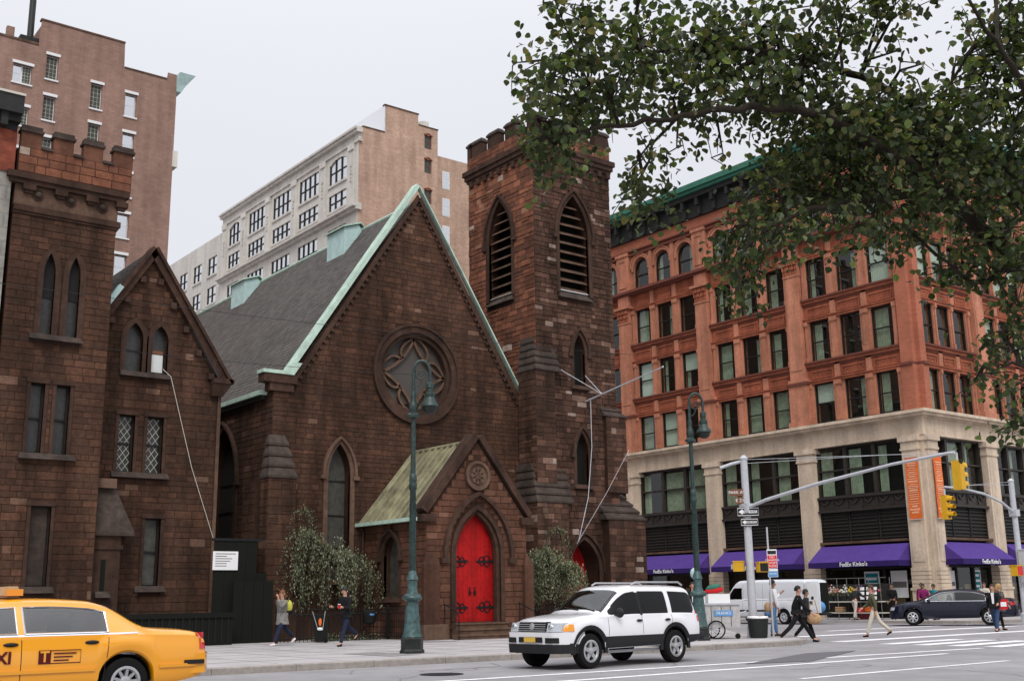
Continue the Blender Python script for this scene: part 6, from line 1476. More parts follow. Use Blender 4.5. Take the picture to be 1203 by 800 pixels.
def front_strip(name, mt, parent, y0, y1, z0, z1, off, dep=.06, n=10, tilt=0, nx=NX):
    q = MB(); P_ = []
    for i in range(n+1):
        y = y0+(y1-y0)*i/n
        for x_, z in ((nx(y)+off-dep, z0), (nx(y)+off, z0), (nx(y)+off-tilt, z1), (nx(y)+off-dep-tilt, z1)): P_.append((x_, y, z))
    q.add(P_, [(i*4+k, i*4+(k+1) % 4, (i+1)*4+(k+1) % 4, (i+1)*4+k) for i in range(n) for k in range(4)]+[(0, 1, 2, 3), (n*4+3, n*4+2, n*4+1, n*4)])
    return q.build(name, mt, parent, smooth=40)
front_strip('front_bumper', 'white_paint', suv, -.885, .885, .53, .78, .06, .5, 40, -.02)
front_strip('lower_bumper', 'grey_cladding', suv, -.892, .892, .34, .53, .075, .5, 40, -.02)
for sd in (1, -1): c.patch('cladding', 'grey_cladding', suv, .38, .55, 2.32, 2.0, sd, .022, 10, 3, th=.02)
front_strip('bumper_opening', 'frame_dark', suv, -.36, .36, .57, .68, .09, .04)
for sd in (1, -1):
    front_strip('fog_lamp_recess', 'frame_dark', suv, sd*.46, sd*.78, .56, .67, .09, .04)
    front_strip('headlight', 'lamp_clear', suv, sd*.45, sd*.80, .79, .975, .035, .25, 10, .06)
    c.patch('indicator', 'lamp_amber', suv, .80, .945, 2.24, 1.99, sd, .022, 8, 3, th=.03)
    q = MB(); q.ball((NX(.57)+.012, sd*.57, .885), .03, .075, .065, 12, 8); q.build('reflector', 'chrome', suv, smooth=60)
front_strip('grille', 'frame_dark', suv, -.42, .42, .79, 1.0, .03, .2, 8, .04)
for k in range(5): front_strip('grille_bar', 'alloy', suv, -.41, .41, .805+k*.045, .82+k*.045, .045-k*.008, .03, 8)
q = MB(); q.lathe((2.375, 0, .90), [(.075, 0), (.075, .02), (.05, .03)], 20, axis=(1, 0, .1)); q.build('badge', 'alloy', suv, smooth=40)
front_strip('licence_plate', 'plate_yellow', suv, -.17, .17, .575, .675, .115, .02); text('lettering', 'NY 4821', .09, 'sign_black', suv, basis((2.488, 0, .625), (0, 1, 0), (0, 0, 1), (1, 0, 0)), ext=.001) if False else None
flat_box('rear_bumper', 'grey_cladding', suv, -2.55, -2.2, -.86, .86, .48, .68, .04)
# ---- yellow taxi (only its rear half is in the picture)
taxi = thing('taxi', 'yellow cab at the lower left, cut by the edge behind its front door', 'taxi', (4.35, 17.42, 0), math.pi)
c = Car(-2.70, 2.68, [(-2.70, .50), (-2.55, .36), (-2.0, .28), (1.9, .26), (2.5, .28), (2.68, .42)],
        [(-2.70, .70), (-2.67, .86), (-2.58, .965), (-2.35, 1.005), (-1.90, 1.04), (-1.76, 1.065), (-1.16, 1.385), (-.92, 1.44), (-.2, 1.475), (.35, 1.45), (.55, 1.39), (1.30, 1.045), (1.45, 1.02), (2.3, .90), (2.58, .80), (2.68, .60)],
        [(-2.70, .66), (-2.6, .88), (-2.3, .945), (-1, .975), (1.2, .975), (2.3, .86), (2.68, .56)],
        [(-2.70, .74), (-2.62, .86), (-2.4, .94), (-1.5, .985), (1.5, .985), (2.2, .95), (2.5, .85), (2.68, .66)],
        [(-2.70, .66), (-2.5, .76), (-1.75, .78), (-1.0, .62), (0, .60), (.5, .61), (1.3, .76), (2.2, .78), (2.68, .6)],
        [(1.47, .33, .40), (-1.44, .33, .40)], .085, .025)
TW = lambda x: min(1.355, c.zt(x)-.115)
c.body('body', 'taxi_yellow', taxi, sides=((-.06, -1.15, 1.02, TW), (.06, 1.08, 1.02, TW)), tops=((1.28, .55, .70, .56), (-1.74, -1.18, .66, .55)))
for sd in (1, -1):
    tp = lambda x: c.zt(x)-.115
    c.patch('rear_side_window', 'clear_car_glass', taxi, 1.02, lambda x: min(1.355, tp(x)), -.06, -1.15, sd); c.patch('front_side_window', 'clear_car_glass', taxi, 1.02, lambda x: min(1.355, tp(x)), .06, 1.08, sd)
    for (x0, x1) in ((-.05, -1.17), (.05, 1.12)):
        q = MB(); n_ = 14; P_ = [(x0+(x1-x0)*i/n_, 1.01) for i in range(n_+1)]+[(x0+(x1-x0)*i/n_, min(1.37, tp(x0+(x1-x0)*i/n_)+.015)) for i in range(n_, -1, -1)]
        q.tube([(x, sd*(c.side_y(x, z)+.006), z) for x, z in P_+P_[:1]], .014, 5); q.build('window_trim', 'frame_dark' if False else 'chrome', taxi, smooth=50)
    c.patch('waist_moulding', 'chrome', taxi, .985, 1.005, 1.2, -1.6, sd, .010, 24, 1)
    c.patch('rub_strip', 'taxi_yellow', taxi, .50, .545, 1.02, -.98, sd, .022, 16, 2, th=.03); c.patch('rub_strip', 'taxi_yellow', taxi, .50, .545, -1.90, -2.55, sd, .022, 10, 2, th=.03)
    for x in (1.10, .0, -1.12): c.seam(taxi, x, .36, 1.0, sd, slant=.0 if x > -1 else -.05)
    for x in (.14, -.93): q = MB(); y = c.side_y(x, .885); q.ball((x, sd*(y+.012), .885), .10, .025, .028, 12, 6); q.build('door_handle', 'frame_dark', taxi, smooth=60)
    c.patch('tail_light', 'lamp_red', taxi, .74, .97, -2.53, -2.675, sd, .014, 6, 3, th=.03)
    for xa in (1.47, -1.44):
        wheel(taxi, xa, sd*.83, .33, .22, sd, 'alloy', 9); arch_liner(taxi, xa, .33, .39, sd)
    y_ = sd*(c.side_y(.62, .70)+.008); X_ = (-sd, 0, 0)
    text('lettering', 'NYC TAXI', .22, 'cloth_maroon', taxi, basis((.63, y_+sd*.004, .71), X_, (0, 0, 1), (0, sd, 0)), ext=.001, bold=.006)
    q = MB(); Fp = Frame((-.50, sd*(c.side_y(-.5, .70)+.006), .71), X_, (0, 0, 1), (0, sd, 0)); q.band(Fp, rect(-.28, .28, -.09, .09), .012, 0, .003, closed=True); q.box(Fp, -.28, -.12, -.09, .09, .0035, .006)
    pn = q.build('fare_panel', 'cloth_maroon', taxi); text('lettering', 'T', .2, 'taxi_yellow', taxi, basis(tuple(Fp(-.20, 0, .0075)), X_, (0, 0, 1), (0, sd, 0)), ext=.001, bold=.004)
    q = MB()
    for k in range(3): q.box(Fp, -.08, .22-.05*k, .035-k*.045, .052-k*.045, 0, .004)
    q.build('fare_print', 'cloth_maroon', taxi)
front_strip('rear_bumper', 'taxi_yellow', taxi, -.93, .93, .40, .68, 0, .45, 24, 0, nx=lambda y: -(2.80-.20*(abs(y)/.93)**4)+.45)
for sd in (1, -1):
    q = MB(); q.box(WORLD, -2.58, -2.28, sd*.945-.02, sd*.945+.02, .53, .59); q.build('bumper_strip', 'frame_dark', taxi)
front_strip('front_bumper', 'taxi_yellow', taxi, -.93, .93, .36, .62, .02, .4, 24, 0, nx=lambda y: 2.76-.3*(abs(y)/.93)**3)
c.top_patch('windshield', 'clear_car_glass', taxi, 1.28, .55, .70, .56); c.top_patch('rear_window', 'car_glass', taxi, -1.74, -1.18, .66, .55)
q = MB(); q.box(WORLD, -.08, .08, -.30, .30, 1.51, 1.535); q.frustum(Frame((0, 0, 0), (1, 0, 0), (0, 0, 1), (0, 1, 0)), (-.10, .10, -.34, .34), (-.06, .06, -.30, .30), 1.535, 1.66); q.build('roof_light', 'cloth_tan', taxi); q = MB(); q.box(WORLD, -.11, .11, .345, .40, 1.53, 1.62); q.box(WORLD, -.11, .11, -.40, -.345, 1.53, 1.62); q.build('roof_light_end', 'lamp_amber', taxi)
q = MB(); q.box(WORLD, -1.2, 1.1, -.62, .62, .55, .95); q.box(WORLD, -.95, -.75, -.6, .6, .9, 1.18); q.box(WORLD, .1, .25, -.6, .6, .9, 1.22); q.build('interior', 'car_interior', taxi)
# ---- dark saloon crossing at the corner
sal = thing('sedan', 'dark navy saloon turning into the side street beside the orange banners', 'car', (45.6, 28.0, 0.02), 2.07); sal.scale = (1.02,)*3
c = Car(-2.48, 2.50, [(-2.48, .48), (-2.3, .33), (2.2, .26), (2.50, .40)],
        [(-2.48, .80), (-2.44, .98), (-2.3, 1.05), (-1.75, 1.10), (-1.05, 1.37), (-.7, 1.43), (-.1, 1.455), (.4, 1.42), (.62, 1.35), (1.30, 1.02), (1.45, .99), (2.2, .88), (2.42, .76), (2.50, .58)],
        [(-2.48, .75), (-2.3, .95), (-1, .96), (1.2, .93), (2.2, .80), (2.50, .52)],
        [(-2.48, .74), (-2.38, .84), (-2, .92), (-1, .95), (1.5, .95), (2.1, .91), (2.38, .80), (2.50, .62)],
        [(-2.48, .66), (-1.8, .74), (-1.05, .60), (0, .58), (.5, .59), (1.3, .74), (2.2, .72), (2.50, .55)],
        [(1.60, .33, .38), (-1.39, .33, .38)], .08, .02)
LW = lambda x: min(1.33, c.zt(x)-.11)
c.body('body', 'navy_paint', sal, sides=((1.0, -.10, .985, LW), (-.16, -1.22, .985, LW)), tops=((1.28, .62, .68, .55),))
cabin(sal, -1.2, 1.2, .74, .45, .96, 1.22, (.15, -.75))
for sd in (1, -1):
    tp = lambda x: c.zt(x)-.11
    c.patch('front_side_window', 'clear_car_glass', sal, .985, lambda x: min(1.33, tp(x)), 1.0, -.10, sd); c.patch('rear_side_window', 'car_glass', sal, .985, lambda x: min(1.33, tp(x)), -.16, -1.22, sd)
    q = MB(); n_ = 20; P_ = [(1.06-2.36*i/n_, .975) for i in range(n_+1)]+[(1.06-2.36*i/n_, max(.98, min(1.35, tp(1.06-2.36*i/n_)+.012))) for i in range(n_, -1, -1)]
    q.tube([(x, sd*(c.side_y(x, z)+.006), z) for x, z in P_+P_[:1]], .013, 5); q.build('window_trim', 'chrome', sal, smooth=50)
    for x in (1.12, -.13, -1.15): c.seam(sal, x, .36, .95, sd)
    for x in (.02, -1.0): q = MB(); q.ball((x, sd*(c.side_y(x, .86)+.012), .86), .10, .022, .022, 10, 6); q.build('door_handle', 'navy_paint', sal, smooth=60)
    for xa in (1.60, -1.39): wheel(sal, xa, sd*.82, .33, .23, sd, 'chrome', 7); arch_liner(sal, xa, .33, .37, sd)
    front_strip('headlight', 'lamp_clear', sal, sd*.40, sd*.80, .62, .74, .03, .2, 8, .06, nx=plan(c, 2.0))
    c.patch('tail_light', 'lamp_red', sal, .80, .94, -2.2, -2.42, sd, .01, 5, 2)
mirror_pair(sal, c, .92, .99, 'navy_paint', .16)
front_strip('grille', 'chrome', sal, -.30, .30, .60, .76, .03, .15, 8, .05, nx=plan(c, 2.0))
front_strip('front_bumper', 'navy_paint', sal, -.84, .84, .28, .56, .06, .4, 20, 0, nx=plan(c, 2.0)); front_strip('rear_bumper', 'navy_paint', sal, -.86, .86, .34, .62, 0, .4, 20, 0, nx=lambda y: -(2.56-.25*(abs(y)/.86)**3)+.4)
c.top_patch('windshield', 'clear_car_glass', sal, 1.28, .62, .68, .55); c.top_patch('rear_window', 'car_glass', sal, -1.72, -1.05, .64, .54)
# ---- white van at the far kerb
van = thing('van', 'white delivery van parked in the side street with its rear door swung open', 'van', (45.0, 37.6, 0), math.pi/2); van.scale = (.97,)*3
c = Car(-3.0, 2.95, [(-3.0, .50), (-2.7, .40), (2.6, .36), (2.95, .48)],
        [(-3.0, 2.0), (-2.97, 2.08), (-2.85, 2.13), (0, 2.16), (1.2, 2.14), (1.45, 2.05), (2.25, 1.28), (2.4, 1.20), (2.8, 1.02), (2.92, .88), (2.95, .74)],
        [(-3.0, 1.2), (1.5, 1.2), (2.4, 1.05), (2.95, .70)], [(-3.0, .90), (-2.9, .93), (0, .96), (2, .95), (2.6, .88), (2.95, .72)],
        [(-3.0, .84), (0, .86), (1.3, .82), (2.3, .80), (2.95, .66)], [(1.95, .34, .42), (-1.6, .34, .42)], .12, .03)
c.body('body', 'van_white', van)
for sd in (1, -1):
    c.patch('cab_window', 'car_glass', van, 1.22, lambda x: min(1.78, c.zt(x)-.18), 2.02, 1.02, sd)
    for x in (.95, -.35, -2.9): c.seam(van, x, .5, 1.95, sd)
    c.patch('rub_strip', 'grey_cladding', van, .62, .70, 1.4, -1.1, sd, .014, 12, 2); c.patch('panel_line', 'cloth_grey', van, 1.17, 1.185, .9, -2.95, sd, .004, 12, 1)
    for xa in (1.95, -1.6): wheel(van, xa, sd*.80, .34, .22, sd, 'steel', 6); arch_liner(van, xa, .34, .41, sd)
    c.patch('tail_light', 'lamp_red', van, 1.0, 1.45, -2.88, -2.985, sd, .01, 3, 3)
mirror_pair(van, c, 1.9, 1.3, 'frame_dark', .3)
c.top_patch('windshield', 'car_glass', van, 2.24, 1.46, .78, .74)
flat_box('front_bumper', 'grey_cladding', van, 2.6, 3.02, -.86, .86, .40, .62, .05)
q = MB(); q.box(WORLD, -3.03, -2.96, -.85, .83, .55, 1.98); q.build('rear_opening', 'room_dark', van)
flat_box('rear_door', 'van_white', van, -3.86, -3.04, .86, .92, .55, 2.02, .02)
q = MB(); q.box(WORLD, -3.74, -3.16, .921, .928, .7, 1.9); q.build('door_card', 'sign_white', van)
q = MB(); q.box(WORLD, -3.5, -3.36, .929, .94, 1.18, 1.32); q.box(WORLD, -3.42, -3.24, .929, .94, .95, 1.1); q.build('door_mark', 'sign_black', van)
flat_box('rear_step', 'grey_cladding', van, -3.2, -2.95, -.8, .8, .42, .54, .03)
q = MB(); q.ball((-3.35, .3, .82), .3, .22, .28); q.build('blue_bag', 'sign_blue', van, smooth=60)
# ------------------------------------------------------------------ people: a skin grown over a posed skeleton, clothes grown over the same bones
SKIN_JOBS = []
class Bones:
    def __init__(s): s.v, s.e, s.r = [], [], []
    def add(s, p, r, parent=None):
        s.v.append(Vector(p)); s.r.append(r if isinstance(r, tuple) else (r, r)); i = len(s.v)-1
        if parent is not None: s.e.append((parent, i))
        return i
    def job(s, name, mt, parent, sub=1):
        me = bpy.data.meshes.new(name); me.from_pydata([tuple(p) for p in s.v], s.e, [])
        o = bpy.data.objects.new(name, me); COL.objects.link(o); sk = o.modifiers.new('skin', 'SKIN'); sk.use_smooth_shade = True
        for i, r in enumerate(s.r): me.skin_vertices[0].data[i].radius = r
        me.skin_vertices[0].data[0].use_root = True
        if sub: m = o.modifiers.new('sub', 'SUBSURF'); m.levels = sub; m.render_levels = sub
        o.parent = parent; SKIN_JOBS.append((o, mt, name)); return o
def finish_skins():
    dg = bpy.context.evaluated_depsgraph_get()
    new = [(o, bpy.data.meshes.new_from_object(o.evaluated_get(dg)), mt, n) for o, mt, n in SKIN_JOBS]
    for o, me, mt, n in new:
        o.modifiers.clear(); old = o.data; o.data = me; bpy.data.meshes.remove(old); me.name = n; me.materials.clear(); me.materials.append(MATS[mt])
        me.polygons.foreach_set('use_smooth', [True]*len(me.polygons))
def person(label, x, y, z, heading, h=1.72, legs=(22, 8, -18, 22), arms=((-20, 25, 8), (22, 25, 8)), top='black', bottom='black', shoes='black', hair='black', skin='skin_light', lean=4, coat=0, hair_long=0, open_shirt=None, group=None, fem=False):
    k = h/1.74; t = thing('person', label, 'person', (x, y, z), heading, group); t.scale = (k, k, k)
    D = math.radians
    def leg(th, kn):
        th, sh = D(th), D(th-kn); return Vector((.43*math.sin(th), 0, -.43*math.cos(th))), Vector((.42*math.sin(sh), 0, -.42*math.cos(sh))), sh
    L1, L2 = leg(legs[0], legs[1]), leg(legs[2], legs[3])
    drop = [-(a[0].z+a[1].z) for a in (L1, L2)]; hz = max(drop)+.085
    hip = Vector((0, 0, hz)); up = Vector((math.sin(D(lean)), 0, math.cos(D(lean))))
    B = Bones(); T = Bones(); P = Bones()
    hipw = .09
    b0 = B.add(hip, (.10, .09)); p0 = P.add(hip+Vector((0, 0, .06)), (.138, .125)); p0b = P.add(hip-Vector((0, 0, .02)), (.135, .12), p0)
    t0 = T.add(hip+up*.0, (.152, .138))
    b1 = B.add(hip+up*.16, .085, b0); b2 = B.add(hip+up*.34, (.105, .09), b1); b3 = B.add(hip+up*.47, .07, b2); b4 = B.add(hip+up*.545, .052, b3)
    t1 = T.add(hip+up*.17, (.128 if not fem else .115, .12), t0); t2 = T.add(hip+up*.34, (.15 if not fem else .135, .13), t1); t3 = T.add(hip+up*.475, .085, t2); t4 = T.add(hip+up*.545, .060, t3)
    hd = hip+up*.545; fwd = Vector((1, 0, 0))
    b5 = B.add(hd+Vector((.012, 0, .055)), (.066, .07), b4); b6 = B.add(hd+Vector((.018, 0, .125)), (.082, .092), b5); b7 = B.add(hd+Vector((.010, 0, .20)), (.066, .076), b6)
    wrists = []
    for sd, (sw, el, ab) in ((1, arms[0]), (-1, arms[1])):
        sp = hip+up*.445+Vector((0, sd*.175, 0)); a, e_ = D(sw), D(sw+el)
        u = Vector((math.sin(a)*math.cos(D(ab)), sd*math.sin(D(ab)), -math.cos(a)*math.cos(D(ab)))); ebw = sp+u*.285
        f = Vector((math.sin(e_), -sd*math.sin(D(ab))*.4, -math.cos(e_))).normalized(); wr = ebw+f*.25
        s0 = B.add(sp, .058, b2); s1 = B.add(ebw, .043, s0); s2 = B.add(wr, .030, s1)
        q0 = T.add(sp, .076, t2); q1 = T.add(ebw, .062, q0); T.add(wr-f*.01, .048, q1)
        pm = B.add(wr+f*.055, (.034, .026), s2); kn_ = B.add(wr+f*.09, (.036, .022), pm)
        side_ = f.cross(Vector((0, 1, 0))); side_ = side_.normalized() if side_.length > .1 else Vector((1, 0, 0)); inn = Vector((0, -sd, 0))
        for i, ln in enumerate((.062, .072, .068, .054)):
            base = wr+f*.095+side_*(.024-.016*i); g1 = B.add(base+f*ln*.5+inn*.008, .0085, kn_); B.add(base+f*ln*.9+inn*.028, .0075, g1)
        tb = B.add(wr+f*.045+side_*.036+inn*.012, .010, pm); B.add(wr+f*.085+side_*.052+inn*.022, .0085, tb)
        wrists.append(wr+f*.08)
    feet = []
    for sd, (A, C, sh) in ((1, L1), (-1, L2)):
        hp = hip+Vector((0, sd*hipw, -.03)); kn = hip+Vector((0, sd*hipw, 0))+A; an = kn+C
        g0 = B.add(hp, .085, b0); g1 = B.add(kn, .050, g0); g2 = B.add(an, .034, g1)
        fl = max(-.9, min(.3, sh*.75)) if an.z > .1 else 0
        toe = an+Vector((.14*math.cos(fl), 0, -.045+.14*math.sin(fl))); B.add(toe, (.032, .026), g2)
        q0 = P.add(hp, .098, p0b); q1 = P.add((hp+kn)/2, .086, q0); q2 = P.add(kn, .070, q1); P.add(an+Vector((0, 0, .0)), .058, q2)
        feet.append((an, fl))
    B.job('body', skin, t); 
    T.job('top', 'cloth_'+top, t); P.job('trousers', 'cloth_'+bottom, t)
    for an, fl in feet:
        S_ = Bones(); h0 = S_.add(an+Vector((-.045, 0, -.035)), (.052, .048)); h1 = S_.add(an+Vector((.05*math.cos(fl), 0, -.046+.05*math.sin(fl))), (.046, .038), h0); S_.add(an+Vector((.155*math.cos(fl), 0, -.058+.155*math.sin(fl))), (.040, .028), h1); S_.job('shoe', 'cloth_'+shoes if ('cloth_'+shoes) in MATS else shoes, t)
    if coat:
        q = MB(); n_ = 16; P_ = []
        for i in range(6):
            f_ = i/5; c0 = hip+up*.12-Vector((0, 0, coat*f_)); wx, wy = .150+.05*f_, .165+.045*f_
            P_ += [c0+Vector((wx*math.cos(2*math.pi*j/n_)+.012*math.sin(5*j+i), wy*math.sin(2*math.pi*j/n_), 0)) for j in range(n_)]
        q.add(P_, [(i*n_+j, i*n_+(j+1) % n_, (i+1)*n_+(j+1) % n_, (i+1)*n_+j) for i in range(5) for j in range(n_)]); q.build('coat_skirt', 'cloth_'+top, t, smooth=80)
    hc = hd+Vector((.012, 0, .135))
    q = MB(); n_, m_ = 14, 8; P_ = []
    for j in range(m_+1):
        for i in range(n_):
            a = 2*math.pi*i/n_; ff = .5+.5*math.cos(a); th = math.pi*(.02+(.60-.30*ff**1.5+.10*hair_long)*j/m_)
            P_.append(hc+Vector((.108*math.sin(th)*math.cos(a)-.012, .094*math.sin(th)*math.sin(a), .122*math.cos(th))))
    q.add(P_, [(j*n_+i, j*n_+(i+1) % n_, (j+1)*n_+(i+1) % n_, (j+1)*n_+i) for j in range(m_) for i in range(n_)]+[tuple(range(n_))]); q.build('hair', 'hair_'+hair, t, smooth=80)
    if hair_long > .5: q = MB(); q.tube([hc+Vector((-.06, 0, .02)), hc+Vector((-.10, 0, -.08)), hc+Vector((-.085, 0, -.10-.12*hair_long))], [.06, .075, .04], 10); q.build('hair', 'hair_'+hair, t, smooth=80)
    q = MB()
    for sd in (1, -1): q.ball(hd+Vector((.098, sd*.033, .13)), .010, .013, .009, 8, 6)
    q.build('eyes', 'eye_dark', t, smooth=80)
    q = MB(); q.add([hd+Vector(p) for p in ((.098, -.013, .135), (.098, .013, .135), (.096, .018, .092), (.096, -.018, .092), (.124, 0, .097))], [(0, 1, 4), (1, 2, 4), (2, 3, 4), (3, 0, 4)]); q.build('nose', skin, t, smooth=80)
    q = MB(); q.ball(hd+Vector((.092, 0, .068)), .010, .026, .008, 10, 6); q.build('mouth', 'skin_tan' if skin == 'skin_light' else 'cloth_maroon', t, smooth=80)
    q = MB()
    for sd in (1, -1): q.ball(hd+Vector((.005, sd*.088, .118)), .020, .012, .030, 8, 6)
    q.build('ears', skin, t, smooth=80)
    t['_'] = 0; del t['_']
    if open_shirt: q = MB(); q.frustum(Frame((0, 0, 0), (0, 1, 0), (0, 0, 1), (1, 0, 0)), (-.03, .03, .05, .15+hip.x), (-.05, .05, .05, .155+hip.x), hz+.12, hz+.50); q.build('shirt_front', 'cloth_'+open_shirt, t)
    M = Matrix.Translation((x, y, z)) @ Matrix.Rotation(heading, 4, 'Z') @ Matrix.Diagonal((k, k, k, 1))
    return dict(root=t, hands=[M @ w for w in wrists], back=M @ (hip+up*.35-Vector((.14, 0, 0))), hip=M @ hip, head=M @ hd, M=M, hz=hz)
PI = math.pi
p1 = person('person in a grey tweed coat walking left with a yellow backpack, hand at face', 15.55, 31.3, .14, PI+.25, 1.70, (29, 4, -30, 24), ((55, 105, 6), (-14, 18, 10)), 'tweed', 'navy', 'white', 'ginger', coat=.34, fem=True, hair_long=.7)
bp = thing('backpack', 'yellow and black backpack on the walker in the tweed coat', 'backpack', p1['back'], PI+.25)
q = MB(); q.ball((-.08, 0, -.05), .12, .15, .20, 12, 10); q.build('bag', 'cloth_yellow', bp, smooth=60); q = MB(); q.ball((-.10, 0, -.20), .115, .14, .09, 12, 8); q.build('lower_pocket', 'cloth_black', bp, smooth=60)
q = MB()
for s_ in (-.09, .09): q.tube([(-.02, s_, .12), (.06, s_, .16), (.18, s_*1.1, .10), (.20, s_, -.08)], .016, 5)
q.build('strap', 'cloth_black', bp)
p2 = person('person in a black jacket walking left past the weeping tree with a red cup', 16.42, 29.1, .14, PI+.3, 1.70, (20, 2, -32, 28), ((18, 80, 8), (16, 85, 8)), 'black', 'navy', 'black', 'black', coat=.20, hair_long=.9, fem=True)
t = thing('cup', 'red paper cup held by the walker in the black jacket', 'cup', p2['hands'][0]+Vector((-.03, 0, -.05))); q = MB(); q.lathe((0, 0, 0), [(.03, 0), (.042, .11), (.044, .12)], 12); q.build('cup', 'cloth_red', t, smooth=50); q = MB(); q.lathe((0, 0, .12), [(.045, 0), (.04, .015)], 12); q.build('lid', 'cloth_white', t)
# the pair stepping off the kerb
m1 = person('man in a black suit striding right off the kerb beside the litter bin', 27.9, 22.3, 0.0, -.75, 1.80, (34, 4, -30, 18), ((-25, 20, 6), (28, 20, 6)), 'black', 'black', 'black', 'black', lean=8, coat=.14)
w1 = person('woman in a dark coat with a tan shoulder bag, half hidden behind the striding man', 28.7, 22.6, 0.0, -.7, 1.60, (20, 4, -20, 22), ((10, 40, 8), (-10, 20, 8)), 'charcoal', 'black', 'black', 'black', coat=.25, hair_long=.4, fem=True, skin='skin_tan')
t = thing('handbag', 'large tan handbag carried by the woman behind the striding man', 'bag', w1['hip']+Vector((.10, -.22, -.16)), -.7); q = MB(); q.ball((0, 0, 0), .24, .11, .17, 14, 10); q.build('bag', 'cloth_tan', t, smooth=60); q = MB(); q.tube([(-.14, 0, .12), (-.10, 0, .42), (.06, 0, .55), (.14, 0, .12)], .014, 5); q.build('strap', 'cloth_tan', t)
p3 = person('man in a white shirt and blue jeans by the tall pole, arm raised', 28.35, 23.55, .14, -.5, 1.72, (8, 2, -6, 6), ((30, 100, 12), (0, 15, 8)), 'white', 'blue_jeans', 'charcoal', 'black', skin='skin_tan', lean=2)
t = thing('shoulder_bag', 'tan and blue bag hanging at the left side of the man in the white shirt', 'bag', p3['hip']+Vector((-.24, .02, -.06)), -.5); q = MB(); q.ball((0, 0, 0), .10, .15, .18, 12, 9); q.build('bag', 'cloth_tan', t, smooth=60); q = MB(); q.ball((0, .02, -.18), .11, .14, .10, 12, 8); q.build('base', 'cloth_blue_jeans', t, smooth=60)
person('person in pale trousers and a dark jacket walking away across the side street', 32.6, 22.9, 0.0, PI*.72, 1.72, (22, 6, -22, 26), ((-18, 20, 8), (20, 35, 8)), 'olive', 'cream', 'black', 'brown', lean=6)
m2 = person('man in a dark jacket, open white shirt and jeans striding left at the right edge', 38.9, 22.3, 0.0, PI+.35, 1.76, (30, 5, -28, 10), ((30, 40, 8), (-24, 25, 8)), 'black', 'jeans', 'black', 'brown', lean=6, coat=.16, open_shirt='white')
r1 = person('woman with blond hair and a grey coat at the right edge behind the striding man', 40.3, 22.9, 0.0, -.5, 1.70, (10, 2, -14, 10), ((20, 60, 8), (10, 30, 8)), 'grey', 'black', 'black', 'blond', hair_long=1, coat=.35, fem=True)
t = thing('tote_bag', 'red and white bag carried behind the striding man at the right edge', 'bag', r1['hip']+Vector((-.30, -.28, .05)), -.4); q = MB(); q.frustum(Frame((0, 0, 0), (1, 0, 0), (0, 0, 1), (0, 1, 0)), (-.17, .17, -.07, .07), (-.20, .20, -.08, .08), -.2, .16); q.build('bag', 'cloth_red', t); q = MB(); q.box(WORLD, -.12, .12, -.085, -.079, -.10, .06); q.build('print', 'cloth_white', t); q = MB(); q.tube([(-.12, 0, .16), (-.08, 0, .42), (.08, 0, .42), (.12, 0, .16)], .014, 5); q.build('handle', 'cloth_black', t)
# people beyond the cars
person('woman in a plum top standing behind the navy saloon', 47.9, 30.9, .14, PI*1.2, 1.66, (4, 2, -4, 4), ((10, 60, 14), (10, 60, 14)), 'plum', 'black', 'black', 'black', skin='skin_tan', fem=True, hair_long=.6)
person('person in a teal jacket behind the navy saloon, next to the plum top', 48.5, 30.7, .14, PI*.9, 1.66, (12, 4, -10, 10), ((15, 30, 8), (-10, 20, 8)), 'teal', 'navy', 'black', 'black', skin='skin_tan', hair_long=.5, fem=True)
person('person in dark red standing between the plum top and the teal jacket', 48.9, 31.6, .14, PI*1.1, 1.72, (4, 2, -4, 4), ((5, 15, 8), (5, 15, 8)), 'maroon', 'black', 'black', 'brown', skin='skin_tan')
person('person in a cream coat seen over the back of the navy saloon', 49.9, 29.0, .14, PI*1.1, 1.70, (10, 4, -10, 10), ((20, 40, 10), (-10, 20, 8)), 'cream', 'black', 'black', 'brown', hair_long=.8, fem=True)
person('person in black standing by the shop window between the stand and the corner pier', 48.7, 33.1, .14, PI*1.1, 1.70, (4, 2, -4, 4), ((5, 15, 8), (5, 25, 8)), 'black', 'black', 'black', 'black', skin='skin_tan')
person('person in black leaning over the market stand beside the magazines', 47.6, 34.5, .14, -.2, 1.70, (10, 4, -8, 8), ((40, 40, 8), (45, 30, 8)), 'charcoal', 'khaki', 'black', 'black', lean=16)
person('man in a dark suit on the pavement just behind the white car', 28.75, 27.3, .14, PI*1.25, 1.74, (14, 4, -14, 14), ((-10, 20, 6), (12, 20, 6)), 'black', 'black', 'black', 'brown', open_shirt='white')
person('person in a pale shirt further back behind the white car', 33.0, 31.0, .14, PI*1.25, 1.72, (10, 4, -10, 10), ((-10, 20, 6), (12, 20, 6)), 'white', 'jeans', 'black', 'black', skin='skin_tan')
finish_skins(); finish_texts()
